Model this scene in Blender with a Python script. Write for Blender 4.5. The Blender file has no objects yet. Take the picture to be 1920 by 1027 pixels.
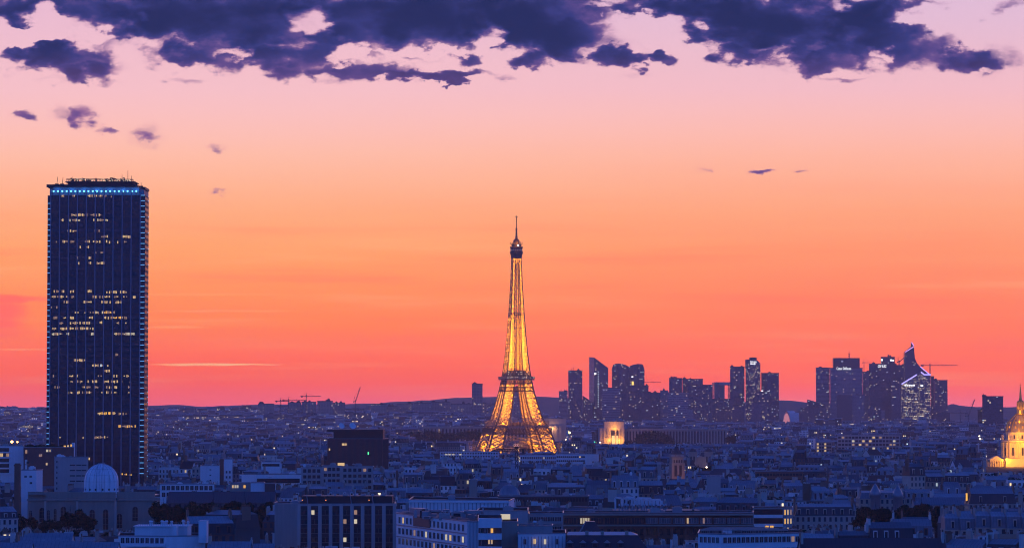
import bpy, math, random
from mathutils import Vector, Matrix, noise as mnoise
R = random.Random(7)
rad = math.radians
SC = bpy.context.scene
COL = SC.collection

# ------------------------------------------------------------------ camera
F = 6136.0                       # focal length in photograph pixels (1920 wide)
CZ = 69.0                        # eye height above the plain
P = math.atan(250.5 / F)
cp, sp = math.cos(P), math.sin(P)
cam = bpy.data.cameras.new('camera')
cam.sensor_width = 36.0
cam.lens = F / 1920 * 36
cam.clip_start = 1.0
cam.clip_end = 90000.0
camo = bpy.data.objects.new('camera', cam)
camo.location = (0, 0, CZ)
camo.rotation_euler = (math.pi / 2 + P, 0, 0)
COL.objects.link(camo)
SC.camera = camo

def at(px, py, Y):               # world point at depth Y seen at photo pixel (px, py)
    dx, dy = (px - 960) / F, (513.5 - py) / F
    d = Vector((dx, cp - dy * sp, sp + dy * cp))
    t = Y / d.y
    return Vector((d.x * t, Y, CZ + d.z * t))

def proj(x, y, z):
    z -= CZ
    w = y * cp + z * sp
    return 960 + F * x / w, 513.5 - F * (-y * sp + z * cp) / w

def S(r, g, b):                  # sRGB 0-255 to linear
    def f(c):
        c /= 255.0
        return c / 12.92 if c <= 0.04045 else ((c + 0.055) / 1.055) ** 2.4
    return (f(r), f(g), f(b), 1.0)

# ------------------------------------------------------------------ render look
SC.view_settings.view_transform = 'Standard'
SC.view_settings.look = 'None'
SC.view_settings.exposure = 0.0
SC.view_settings.gamma = 1.0
SC.render.engine = 'CYCLES'
SC.cycles.use_denoising = True
SC.cycles.filter_width = 1.1
SC.cycles.max_bounces = 5
SC.cycles.diffuse_bounces = 2
SC.cycles.glossy_bounces = 2
SC.cycles.transparent_max_bounces = 4
SC.cycles.volume_bounces = 0
SC.cycles.sample_clamp_indirect = 4.0
SC.cycles.use_light_tree = True

# ------------------------------------------------------------------ node helper
class NT:
    def __init__(s, tree):
        s.t = tree
        s.n = tree.nodes
        s.l = tree.links
    def new(s, typ, **kw):
        n = s.n.new(typ)
        for k, v in kw.items():
            setattr(n, k, v)
        return n
    def put(s, sock, v):
        if v is None:
            return
        if hasattr(v, 'is_output'):
            s.l.new(v, sock)
        else:
            sock.default_value = v
    def m(s, op, a, b=None, c=None, clamp=False):
        n = s.new('ShaderNodeMath', operation=op, use_clamp=clamp)
        s.put(n.inputs[0], a); s.put(n.inputs[1], b)
        if c is not None:
            s.put(n.inputs[2], c)
        return n.outputs[0]
    def v(s, op, a, b=None, c=None):
        n = s.new('ShaderNodeVectorMath', operation=op)
        s.put(n.inputs[0], a); s.put(n.inputs[1], b)
        if c is not None:
            s.put(n.inputs[2], c)
        return n.outputs['Value'] if op in ('DOT_PRODUCT', 'LENGTH') else n.outputs[0]
    def mix(s, f, a, b, blend='MIX'):
        n = s.new('ShaderNodeMix', data_type='RGBA', blend_type=blend)
        s.put(n.inputs[0], f); s.put(n.inputs[6], a); s.put(n.inputs[7], b)
        return n.outputs[2]
    def ss(s, x, lo, hi):
        n = s.new('ShaderNodeMapRange', interpolation_type='SMOOTHSTEP')
        s.put(n.inputs[0], x); n.inputs[1].default_value = lo; n.inputs[2].default_value = hi
        return n.outputs[0]
    def xyz(s, v):
        n = s.new('ShaderNodeSeparateXYZ'); s.put(n.inputs[0], v)
        return n.outputs
    def cxyz(s, x, y, z=0.0):
        n = s.new('ShaderNodeCombineXYZ')
        s.put(n.inputs[0], x); s.put(n.inputs[1], y); s.put(n.inputs[2], z)
        return n.outputs[0]
    def noise(s, vec, scale, detail=2.0, rough=0.5, lac=2.0):
        n = s.new('ShaderNodeTexNoise')
        s.put(n.inputs['Vector'], vec)
        n.inputs['Scale'].default_value = scale
        n.inputs['Detail'].default_value = detail
        n.inputs['Roughness'].default_value = rough
        n.inputs['Lacunarity'].default_value = lac
        return n.outputs[0]
    def ramp(s, x, stops):
        n = s.new('ShaderNodeValToRGB')
        s.put(n.inputs[0], x)
        e = n.color_ramp.elements
        while len(e) < len(stops):
            e.new(0.5)
        for i, (p, c) in enumerate(stops):
            e[i].position = p
            e[i].color = c
        return n.outputs[0]

# ------------------------------------------------------------------ dusk sky
W = bpy.data.worlds.new('World')
SC.world = W
W.use_nodes = True
nt = NT(W.node_tree)
W.node_tree.nodes.clear()
tc = nt.new('ShaderNodeTexCoord')
dirv = tc.outputs['Generated']
X, Y_, Z = nt.xyz(dirv)
hyp = nt.m('SQRT', nt.m('ADD', nt.m('MULTIPLY', X, X), nt.m('MULTIPLY', Y_, Y_)))
hyp = nt.m('MAXIMUM', hyp, 0.001)
el = nt.m('DIVIDE', Z, hyp)                         # tangent of the elevation
caz = nt.m('DIVIDE', Y_, hyp)                       # cosine of the bearing from west-north-west
fy = nt.m('MAXIMUM', Y_, 0.05)
U = nt.m('MULTIPLY', nt.m('DIVIDE', X, fy), 6.136)  # bearing and elevation in thousandths of a focal length
V = nt.m('MULTIPLY', nt.m('DIVIDE', Z, fy), 6.136)  # 0 at the horizon, 0.764 at the top of the view
# glow of the sunset by elevation, three bearings
HAZE, HTOP, HFAR = 0.000042, 345.0, 13200.0
AIR = (0.13, 0.09, 0.31)
GAIN = 0.3                       # ramps hold values below one; multiplied back below
def gl(r, g, b):
    c = S(r, g, b)
    return (c[0], c[1], c[2], 1)
def glow(stops):
    """sunset colours as seen through the evening haze, so each is the clear-air colour behind it"""
    stops = [(764 - y, gl(*c)) for y, c in reversed(stops)]
    out = []
    for k in range(30):
        h = 780.0 * (k / 29.0) ** 1.8
        for (a, ca), (b, cb) in zip(stops, stops[1:]):
            if a <= h <= b or b == stops[-1][0]:
                t = min(1.0, (h - a) / (b - a))
                c = [p + (q - p) * t for p, q in zip(ca, cb)]
                break
        L = min(HFAR, (HTOP - CZ) * F / max(h, 1.0))
        T = math.exp(-HAZE * L)
        out.append((h / 900.0, [max(0.0, (c[i] - AIR[i] * (1 - T)) / T) * GAIN for i in range(3)] + [1.0]))
    return nt.v('SCALE', nt.ramp(nt.m('DIVIDE', V, 0.9), out), None)
def glow_scaled(stops):
    o = glow(stops)
    o.node.inputs[3].default_value = 1.0 / GAIN
    return o
gA = glow_scaled([(0, (232, 186, 210)), (90, (240, 190, 205)), (170, (246, 192, 200)), (230, (252, 192, 188)), (300, (255, 188, 165)), (390, (255, 172, 132)),
           (470, (255, 162, 112)), (540, (255, 147, 102)), (610, (255, 130, 96)), (670, (253, 110, 98)), (715, (244, 100, 108)), (764, (228, 104, 140))])
gB = glow_scaled([(0, (224, 188, 216)), (90, (234, 188, 206)), (170, (244, 188, 198)), (230, (252, 188, 182)), (300, (255, 180, 158)), (390, (255, 165, 130)),
           (470, (255, 150, 115)), (540, (255, 136, 108)), (610, (255, 124, 105)), (670, (255, 114, 105)), (715, (252, 106, 110)), (764, (234, 112, 148))])
side = nt.ss(nt.m('ADD', U, nt.m('MULTIPLY', nt.m('SUBTRACT', nt.noise(nt.cxyz(U, nt.m('MULTIPLY', V, 6.0)), 2.2, 3), 0.5), 0.5)), -0.55, 0.75)
west = nt.mix(side, gA, gB)
# thin reddened veils low on the left and soft horizontal banding
band = nt.noise(nt.cxyz(nt.m('MULTIPLY', U, 0.7), nt.m('MULTIPLY', V, 14.0)), 2.0, 5, 0.55)
west = nt.mix(nt.m('MULTIPLY', nt.ss(band, 0.5, 0.78), nt.m('MULTIPLY', nt.ss(V, 0.5, 0.2), 0.45)), west, (1.45, 0.17, 0.09, 1))
west = nt.mix(nt.m('MULTIPLY', nt.ss(band, 0.5, 0.2), nt.m('MULTIPLY', nt.ss(V, 0.55, 0.15), 0.25)), west, (1.4, 0.72, 0.3, 1))

def px2(x, y):
    return ((x - 960) / 1000.0, (764 - y) / 1000.0)
wz = nt.noise(nt.cxyz(nt.m('MULTIPLY', U, 0.75), nt.m('MULTIPLY', V, 1.35)), 9.0, 6, 0.55)
wz2 = nt.noise(nt.cxyz(nt.m('ADD', nt.m('MULTIPLY', U, 0.75), 7.3), nt.m('MULTIPLY', V, 1.35)), 9.0, 6, 0.55)
fine = nt.noise(nt.cxyz(nt.m('MULTIPLY', U, 0.8), nt.m('MULTIPLY', V, 1.5), 3.1), 20.0, 7, 0.56)
Uw = nt.m('ADD', U, nt.m('MULTIPLY', nt.m('SUBTRACT', wz, 0.5), 0.12))
Vw = nt.m('ADD', V, nt.m('MULTIPLY', nt.m('SUBTRACT', wz2, 0.5), 0.06))
fine_b = nt.noise(nt.cxyz(nt.m('MULTIPLY', U, 0.8), nt.m('MULTIPLY', V, 1.3), 11.7), 24.0, 5, 0.55)
Uw = nt.m('ADD', Uw, nt.m('MULTIPLY', nt.m('SUBTRACT', fine, 0.5), 0.13))
Vw = nt.m('ADD', Vw, nt.m('MULTIPLY', nt.m('SUBTRACT', fine_b, 0.5), 0.085))
PW = nt.cxyz(Uw, Vw)
def blobs(lst, vec):
    acc = None
    for (x, y, rx, ry, w) in lst:
        cx, cy = px2(x, y)
        q = nt.v('MULTIPLY_ADD', vec, (1000.0 / rx, 1000.0 / ry, 0.0), (-cx * 1000.0 / rx, -cy * 1000.0 / ry, 0.0))
        d = nt.v('DOT_PRODUCT', q, q)
        k = nt.m('SUBTRACT', 1.0, d, clamp=True)
        acc = nt.m('MULTIPLY', k, w) if acc is None else nt.m('MULTIPLY_ADD', k, w, acc)
    return acc
deck = blobs([
    # x, y, rx, ry, weight
    (-20, 5, 130, 44, 1.3), (190, -10, 150, 60, 1.3), (110, 108, 115, 34, 1.5), (160, 135, 60, 20, 1.0), (60, 100, 70, 30, .8), (255, 60, 110, 40, 1.0),
    (420, 20, 230, 80, 1.8), (330, 108, 80, 30, 1.1), (430, 110, 130, 34, 1.3), (560, 118, 120, 36, 1.3), (700, 138, 130, 24, 1.3), (830, 146, 100, 14, 1.25),
    (700, 20, 180, 90, 1.8), (600, 80, 90, 40, .8), (870, 20, 170, 80, 1.7), (1010, 30, 150, 80, 1.8), (1080, 70, 100, 40, 1.2),
    (1010, 112, 52, 24, 1.2), (1160, 105, 62, 22, 1.2), (1240, 108, 38, 18, 1.1), (860, 108, 44, 24, 1.0), (795, 104, 30, 14, .7), (690, 105, 60, 16, .7),
    (1140, 10, 70, 26, .7), (1330, 20, 130, 62, 1.6), (1420, 60, 120, 70, 1.6), (1550, 40, 150, 80, 1.7), (1380, 108, 60, 28, 1.1), (1560, 112, 90, 28, 1.3),
    (1700, 92, 110, 52, 1.6), (1810, 112, 62, 34, 1.5), (1640, 20, 120, 40, 1.0), (1720, 12, 90, 16, .7), (1905, 8, 60, 22, .8), (1895, 105, 40, 28, .3),
    (60, 8, 120, 36, .8), (110, 84, 120, 24, .4), (1235, 8, 90, 24, .6), (1205, 92, 80, 26, .4), (960, 40, 120, 50, .4), (480, 70, 160, 50, .5), (300, 30, 150, 50, .8), (560, 10, 120, 40, .6), (960, 70, 80, 30, .6), (1300, 5, 160, 30, .7), (1480, 110, 90, 30, .5), (200, 95, 70, 20, .5), (150, 30, 60, 30, .5),
    (1010, 113, 50, 20, .7), (1160, 107, 62, 20, .8), (1240, 109, 40, 16, .8), (1100, 110, 40, 14, .4), (860, 110, 46, 20, .5), (800, 150, 110, 12, .5), (1850, 115, 40, 30, .6), (1620, 60, 100, 50, .6),
    # gaps in the deck
    (30, 66, 75, 26, -1.6), (75, 20, 46, 26, -1.5), (150, 62, 70, 12, -.9), (262, 30, 22, 22, -1.1), (232, 100, 46, 34, -.7), (585, 34, 52, 34, -1.9), (560, 58, 34, 18, -.6), (615, 55, 26, 20, -.6),
    (445, 98, 55, 13, -1.1), (640, 98, 36, 28, -1.3), (800, 92, 120, 11, -.9), (905, 68, 34, 34, -1.5), (1250, 58, 62, 40, -1.2), (1120, 6, 50, 12, -.9),
    (1575, 6, 26, 16, -1.3), (1460, 96, 80, 12, -.8), (1655, 98, 22, 15, -.9), (1760, 30, 120, 22, -1.1), (1530, 60, 40, 14, -.5),
], PW)
scud = blobs([
    (158, 216, 40, 26, .95), (195, 244, 30, 11, .62), (38, 212, 26, 11, .65), (115, 212, 40, 26, .42), (268, 252, 46, 28, .4), (270, 255, 26, 12, .25), (410, 272, 36, 8, .45),
    (418, 361, 24, 9, .85), (1418, 321, 30, 8, .95), (1325, 318, 24, 7, .55), (1500, 318, 22, 5, .4), (1300, 322, 20, 5, .2), (1580, 145, 60, 8, .5), (1850, 120, 30, 30, .2),
    (620, 150, 50, 10, .4), (350, 150, 60, 9, .4), (90, 148, 50, 10, .4), (200, 130, 60, 10, .5), (950, 145, 40, 7, .4), (1200, 140, 60, 8, .35), (1900, 105, 40, 30, .35)],
    nt.cxyz(nt.m('ADD', U, nt.m('MULTIPLY', nt.m('SUBTRACT', fine_b, 0.5), 0.09)), nt.m('ADD', V, nt.m('MULTIPLY', nt.m('SUBTRACT', fine, 0.5), 0.055))))
fz = nt.m('SUBTRACT', fine, 0.5)
fz2 = nt.m('SUBTRACT', nt.noise(nt.cxyz(nt.m('MULTIPLY', U, 0.7), nt.m('MULTIPLY', V, 1.6), 8.7), 10.0, 5, 0.5), 0.5)
fz = nt.m('MULTIPLY_ADD', fz2, 0.9, fz)
edge = nt.m('ADD', nt.m('MULTIPLY', nt.ss(deck, -0.2, 2.0), 2.0), nt.m('MULTIPLY', nt.ss(scud, 0.0, 1.0), 1.25))
dens = nt.m('MULTIPLY_ADD', nt.m('MULTIPLY', fz, nt.ss(edge, -0.02, 0.7)), 2.6, edge)
alpha = nt.ss(dens, 0.0, 1.2)
core = nt.ss(nt.m('MULTIPLY_ADD', fz, 2.4, nt.m('ADD', deck, nt.m('MULTIPLY', scud, 0.9))), 0.0, 2.7)
ccol = nt.ramp(core, [(0.0, S(172, 112, 160)), (0.25, S(100, 78, 142)), (0.55, S(46, 56, 124)), (1.0, (0.002, 0.017, 0.098, 1))])
# the undersides nearest the horizon catch a little of the sunset
ccol = nt.mix(nt.m('MULTIPLY', nt.ss(V, 0.68, 0.6), 0.3), ccol, S(132, 84, 138))
west = nt.mix(nt.m('MULTIPLY', alpha, 0.99), west, ccol)
# pale contrail and thin far streaks left of the lattice tower
st = blobs([(0, 585, 75, 34, 1.0), (20, 558, 130, 9, .7), (10, 620, 90, 22, .6)], nt.cxyz(nt.m('ADD', U, nt.m('MULTIPLY', nt.m('SUBTRACT', wz, .5), .1)), nt.m('ADD', V, nt.m('MULTIPLY', nt.m('SUBTRACT', wz2, .5), .04))))
west = nt.mix(nt.m('MULTIPLY', nt.ss(nt.m('MULTIPLY', st, nt.m('ADD', .35, band)), .1, .8), .75), west, (1.5, 0.15, 0.09, 1))
ct = blobs([(380, 683, 110, 3.2, 1.0), (470, 683, 70, 1.6, .8), (330, 613, 70, 3, .3), (420, 583, 170, 2.5, .25), (40, 655, 80, 2.2, .35), (380, 552, 200, 3, .15)], nt.cxyz(U, nt.m('ADD', V, nt.m('MULTIPLY', nt.m('SUBTRACT', fine, .5), .004))))
west = nt.mix(nt.m('MULTIPLY', ct, nt.m('ADD', .25, fine), clamp=True), west, (1.45, 0.78, 0.28, 1))
# the rest of the dome: blue hour
blue = nt.ramp(nt.m('DIVIDE', el, 2.0), [(0.0, (0.052, 0.20, 0.98, 1)), (0.12, (0.042, 0.18, 0.92, 1)), (0.35, (0.015, 0.08, 0.50, 1)), (1.0, (0.006, 0.036, 0.27, 1))])
wmask = nt.m('MULTIPLY', nt.ss(caz, 0.45, 0.985), nt.ss(el, 0.42, 0.13))
sky = nt.mix(wmask, blue, west)
bg = nt.new('ShaderNodeBackground')
nt.l.new(sky, bg.inputs[0]); bg.inputs[1].default_value = 1.0
out = nt.new('ShaderNodeOutputWorld')
nt.l.new(bg.outputs[0], out.inputs[0])
W.cycles.sampling_method = 'MANUAL'
W.cycles.sample_map_resolution = 512

# ------------------------------------------------------------------ object helpers
def tag(o, label=None, cat=None, group=None, kind=None):
    if label: o['label'] = label
    if cat: o['category'] = cat
    if group: o['group'] = group
    if kind: o['kind'] = kind
    return o

def thing(name, loc, rz=0.0, label=None, cat=None, group=None):
    o = bpy.data.objects.new(name, None)
    o.empty_display_size = 1.0
    COL.objects.link(o)
    o.location = loc
    o.rotation_euler = (0, 0, rz)
    return tag(o, label, cat, group)

def link(name, mesh, parent=None, loc=None, rz=0.0):
    o = bpy.data.objects.new(name, mesh)
    COL.objects.link(o)
    if parent is not None:
        o.parent = parent
    if loc is not None:
        o.location = loc
    if rz:
        o.rotation_euler = (0, 0, rz)
    return o

class MB:
    """collects faces; build() links them as ONE mesh object"""
    def __init__(s):
        s.v, s.f, s.m, s.uv, s.c, s.sm = [], [], [], [], [], []
        s.col = (0.5, 0.5, 0.5, 1.0)
        s.ox = s.oy = s.oz = 0.0
        s.cs, s.sn = 1.0, 0.0
    def frame(s, x=0, y=0, z=0, rz=0):
        s.ox, s.oy, s.oz, s.cs, s.sn = x, y, z, math.cos(rz), math.sin(rz)
        return s
    def pt(s, p):
        x, y, z = p
        s.v.append((s.ox + x * s.cs - y * s.sn, s.oy + x * s.sn + y * s.cs, s.oz + z))
        return len(s.v) - 1
    def face(s, pts, mi=0, uv=None, smooth=False):
        i = [s.pt(p) for p in pts]
        s.f.append(i); s.m.append(mi); s.c.append(s.col); s.sm.append(smooth)
        s.uv.append(uv or [(-0.99, -0.99)] * len(i))
    def box(s, x0, x1, y0, y1, z0, z1, mi=0, bottom=False):
        a, b, c, d = (x0, y0), (x1, y0), (x1, y1), (x0, y1)
        for p, q in ((a, b), (b, c), (c, d), (d, a)):
            s.face([(*p, z0), (*q, z0), (*q, z1), (*p, z1)], mi)
        s.face([(*a, z1), (*b, z1), (*c, z1), (*d, z1)], mi)
        if bottom:
            s.face([(*d, z0), (*c, z0), (*b, z0), (*a, z0)], mi)
    def bar(s, a, b, w, mi=0, w2=None):
        a, b = Vector(a), Vector(b)
        d = (b - a)
        if d.length < 1e-6: return
        d.normalize()
        u = d.cross(Vector((0, 0, 1)))
        if u.length < 1e-3: u = Vector((1, 0, 0))
        u.normalize(); v = d.cross(u)
        w2 = w if w2 is None else w2
        k = [(-1, -1), (1, -1), (1, 1), (-1, 1)]
        p = [a + (u * i + v * j) * (w / 2) for i, j in k]
        q = [b + (u * i + v * j) * (w2 / 2) for i, j in k]
        ip = [s.pt(x) for x in p]; iq = [s.pt(x) for x in q]
        def add(ix):
            s.f.append(ix); s.m.append(mi); s.c.append(s.col); s.uv.append([(-.99, -.99)] * 4); s.sm.append(False)
        for i in range(4):
            j = (i + 1) % 4
            add([ip[i], ip[j], iq[j], iq[i]])
        add([ip[3], ip[2], ip[1], ip[0]]); add(iq)
    def lathe(s, prof, n=16, mi=0, smooth=True, cx=0, cy=0, a0=0.0, a1=2 * math.pi):
        full = abs(a1 - a0 - 2 * math.pi) < 1e-6
        rings = []
        for (r, z) in prof:
            rings.append([s.pt((cx + r * math.cos(a0 + (a1 - a0) * k / n), cy + r * math.sin(a0 + (a1 - a0) * k / n), z)) for k in range(n if full else n + 1)])
        for i in range(len(prof) - 1):
            for k in range(n):
                k2 = (k + 1) % n if full else k + 1
                s.f.append([rings[i][k], rings[i][k2], rings[i + 1][k2], rings[i + 1][k]])
                s.m.append(mi); s.c.append(s.col); s.sm.append(smooth); s.uv.append([(-.99, -.99)] * 4)
        return s
    def build(s, name, mats, parent=None, loc=None, rz=0.0):
        return link(name, s.mesh(name, mats), parent, loc, rz)
    def mesh(s, name, mats):
        me = bpy.data.meshes.new(name)
        me.from_pydata(s.v, [], s.f)
        for m in (mats if isinstance(mats, (list, tuple)) else [mats]):
            me.materials.append(m)
        me.polygons.foreach_set('material_index', s.m)
        me.polygons.foreach_set('use_smooth', s.sm)
        uvl = me.uv_layers.new(name='UVMap')
        flat = [c for q in s.uv for uv in q for c in uv]
        uvl.data.foreach_set('uv', flat)
        at_ = me.attributes.new('Col', 'FLOAT_COLOR', 'FACE')
        at_.data.foreach_set('color', [c for q in s.c for c in q])
        me.update()
        return me
# ------------------------------------------------------------------ materials
def mat(name):
    m = bpy.data.materials.new(name)
    m.use_nodes = True
    m.node_tree.nodes.clear()
    t = NT(m.node_tree)
    o = t.new('ShaderNodeOutputMaterial')
    b = t.new('ShaderNodeBsdfPrincipled')
    t.l.new(b.outputs[0], o.inputs[0])
    return m, t, b

def plain(name, col, rough=0.7, metal=0.0, var=0.25, scale=0.6, spec=0.4, streak=False):
    """a real surface colour with weathering"""
    m, t, b = mat(name)
    tc = t.new('ShaderNodeTexCoord')
    vec = tc.outputs['Object']
    if streak:
        x, y, z = t.xyz(vec)
        vec = t.cxyz(x, y, t.m('MULTIPLY', z, 0.12))
    n = t.noise(vec, scale, 5, 0.6)
    k = t.m('MULTIPLY_ADD', t.m('SUBTRACT', n, 0.5), 2 * var, 1.0)
    c = t.v('SCALE', col[:3], None)
    t.put(c.node.inputs[3], k)
    t.l.new(c, b.inputs['Base Color'])
    b.inputs['Roughness'].default_value = rough
    b.inputs['Metallic'].default_value = metal
    b.inputs['Specular IOR Level'].default_value = spec
    return m

def attr_mat(name, rough=0.7, metal=0.0, spec=0.3, var=0.3, seams=0.0):
    m, t, b = mat(name)
    a = t.new('ShaderNodeAttribute', attribute_name='Col')
    geo = t.new('ShaderNodeTexCoord')
    n = t.noise(geo.outputs['Object'], 0.35, 6, 0.65)
    k = t.m('MULTIPLY_ADD', t.m('SUBTRACT', n, 0.5), 2 * var, 1.0)
    if seams:
        x, y, z = t.xyz(geo.outputs['Object'])
        w = t.m('FRACT', t.m('MULTIPLY', x, 0.9))
        k = t.m('MULTIPLY', k, t.m('MULTIPLY_ADD', t.m('LESS_THAN', w, 0.14), -seams, 1.0))
    c = t.v('SCALE', a.outputs['Color'], None)
    t.put(c.node.inputs[3], k)
    t.l.new(c, b.inputs['Base Color'])
    t.put(b.inputs['Roughness'], t.m('MULTIPLY_ADD', n, 0.3, rough - 0.15))
    b.inputs['Metallic'].default_value = metal
    b.inputs['Specular IOR Level'].default_value = spec
    return m

def lamp(name, col, e):
    m, t, b = mat(name)
    b.inputs['Base Color'].default_value = (0.02, 0.02, 0.02, 1)
    b.inputs['Emission Color'].default_value = (*col[:3], 1)
    b.inputs['Emission Strength'].default_value = e
    m.cycles.emission_sampling = 'NONE'
    return m

WARM, PALE, COOL, ORANGE = (1.0, 0.66, 0.30), (1.0, 0.86, 0.62), (0.75, 0.9, 1.0), (1.0, 0.5, 0.08)

def facade(name, wall, glass=(0.02, 0.025, 0.035), ww=0.42, wh=0.55, lit=0.02, es=2.0, rough=0.75, grough=0.15, vcol=True, cool=0.2, slab=None, clump=1.0, dark=0.0):
    """storeys and windows from UV: one UV unit is one window bay by one storey"""
    m, t, b = mat(name)
    uv = t.new('ShaderNodeUVMap', uv_map='UVMap')
    u, v, _ = t.xyz(uv.outputs[0])
    fu, fv = t.m('FRACT', u), t.m('FRACT', v)
    cu, cv = t.m('FLOOR', u), t.m('FLOOR', v)
    mu = t.m('LESS_THAN', t.m('ABSOLUTE', t.m('SUBTRACT', fu, 0.5)), ww / 2)
    mv = t.m('LESS_THAN', t.m('ABSOLUTE', t.m('SUBTRACT', fv, 0.52)), wh / 2)
    mask = t.m('MULTIPLY', t.m('MULTIPLY', mu, mv), t.m('GREATER_THAN', v, -0.5))
    wn = t.new('ShaderNodeTexWhiteNoise', noise_dimensions='2D')
    t.put(wn.inputs['Vector'], t.cxyz(cu, cv))
    r = wn.outputs['Value']
    r2, r3, r4 = t.xyz(wn.outputs['Color'])
    cl = t.noise(t.cxyz(t.m('MULTIPLY', cu, 0.13), t.m('MULTIPLY', cv, 0.41)), 1.0, 1)
    thr = t.m('MULTIPLY', t.m('POWER', t.m('MULTIPLY', cl, 1.75), 4.0 * clump), lit)
    on = t.m('LESS_THAN', r, thr)
    tc = t.new('ShaderNodeTexCoord')
    n = t.noise(tc.outputs['Object'], 0.25, 6, 0.65)
    k = t.m('MULTIPLY_ADD', t.m('SUBTRACT', n, 0.5), 0.5, 1.0)
    if vcol:
        a = t.new('ShaderNodeAttribute', attribute_name='Col')
        wc = a.outputs['Color']
    else:
        wc = t.new('ShaderNodeRGB').outputs[0]
        wc.default_value = (*wall[:3], 1)
    w = t.v('SCALE', wc, None); t.put(w.node.inputs[3], k)
    if slab is not None:      # a spandrel band at each storey
        sb = t.m('LESS_THAN', fv, 0.16)
        w = t.mix(sb, w, (*slab, 1))
    gl_ = t.mix(t.m('MULTIPLY', r2, 0.85), (*glass, 1), (glass[0] * 3 + .02, glass[1] * 3 + .02, glass[2] * 3 + .025, 1))
    t.put(b.inputs['Base Color'], t.mix(mask, w, gl_))
    t.put(b.inputs['Roughness'], t.m('MULTIPLY_ADD', mask, grough - rough, rough))
    b.inputs['Specular IOR Level'].default_value = 0.4
    t.put(b.inputs['Emission Color'], t.mix(t.m('LESS_THAN', r3, cool), t.mix(r4, (*WARM, 1), (*PALE, 1)), (*COOL, 1)))
    t.put(b.inputs['Emission Strength'], t.m('MULTIPLY', t.m('MULTIPLY', mask, on), t.m('MULTIPLY_ADD', t.m('MULTIPLY', r2, r2), es * 1.5, es * 0.3)))
    m.cycles.emission_sampling = 'NONE'
    return m

M = {}
M['house'] = facade('facade_house', None, ww=0.42, wh=0.58, lit=0.022, es=1.6)
M['houseplain'] = attr_mat('render_wall', 0.8, var=0.22)
M['far'] = facade('facade_far', None, ww=0.5, wh=0.5, lit=0.18, es=4.8, rough=0.8, cool=0.08)
M['roof'] = attr_mat('roof_zinc', 0.5, spec=0.45, var=0.55, seams=0.3)
M['roofflat'] = attr_mat('roof_flat', 0.75, spec=0.3, var=0.4)
M['glassw'] = plain('window_glass', (0.018, 0.022, 0.032), 0.12, var=0.3, spec=0.5)
M['frame'] = plain('window_frame', (0.42, 0.42, 0.42), 0.6)
M['dframe'] = plain('dark_frame', (0.05, 0.05, 0.055), 0.5)
M['litw'] = lamp('lit_warm', WARM, .72)
M['litp'] = lamp('lit_pale', PALE, .62)
M['lito'] = lamp('lit_amber', ORANGE, 1.05)
M['litd'] = lamp('lit_dim', (1.0, 0.6, 0.42), 0.32)
M['litc'] = lamp('lit_cool', COOL, 1.1)
M['stone'] = plain('stone', (0.34, 0.30, 0.25), 0.85, streak=True)
M['paleStone'] = plain('pale_stone', (0.52, 0.48, 0.42), 0.8, streak=True)
M['white'] = plain('white_paint', (0.78, 0.78, 0.78), 0.6, streak=True, var=0.15)
M['concrete'] = plain('concrete', (0.38, 0.37, 0.36), 0.85, streak=True)
M['dark'] = plain('dark_metal', (0.025, 0.025, 0.03), 0.5)
M['darkroof'] = plain('dark_roof', (0.05, 0.05, 0.055), 0.7)
M['zinc'] = plain('zinc', (0.24, 0.26, 0.29), 0.3, metal=0.35, spec=0.6, streak=True)
M['steel'] = plain('steel', (0.30, 0.31, 0.33), 0.35, metal=0.6)
M['brick'] = plain('brick', (0.20, 0.10, 0.07), 0.85)
M['bronze'] = plain('brown_cladding', (0.22, 0.075, 0.055), 0.5)
M['pot'] = plain('clay_pot', (0.22, 0.11, 0.07), 0.85)
M['bark'] = plain('bark', (0.06, 0.045, 0.035), 0.9)
M['ground'] = plain('asphalt', (0.05, 0.05, 0.052), 0.95, scale=0.02, spec=0.05)
M['red'] = lamp('red_beacon', (1.0, 0.05, 0.08), 5.0)
M['green'] = lamp('green_beacon', (0.1, 1.0, 0.35), 3.0)

def leaf_mat():
    m, t, b = mat('foliage')
    g = t.new('ShaderNodeTexCoord')
    n = t.noise(g.outputs['Object'], 0.9, 4)
    t.put(b.inputs['Base Color'], t.ramp(n, [(0.25, (0.004, 0.024, 0.012, 1)), (0.5, (0.008, 0.042, 0.018, 1)), (0.75, (0.018, 0.07, 0.026, 1))]))
    b.inputs['Roughness'].default_value = 0.9
    b.inputs['Specular IOR Level'].default_value = 0.03
    return m
M['leaf'] = leaf_mat()

# ------------------------------------------------------------------ ground, hills, haze
def sstep(x, a, b):
    t = max(0.0, min(1.0, (x - a) / (b - a)))
    return t * t * (3 - 2 * t)

def terrain(x, y):
    px = 960 + F * x / max(y, 100)
    left = 1 - sstep(px, 900, 1100)
    z = sstep(y, 5200, 8600) * (6 + 34 * left)
    z += sstep(y, 4500, 5000) * 8 * sstep(px, 700, 800) * (1 - sstep(y, 6500, 7500) * (1 - left))
    return z * (1 - sstep(y, 9500, 11500))

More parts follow.
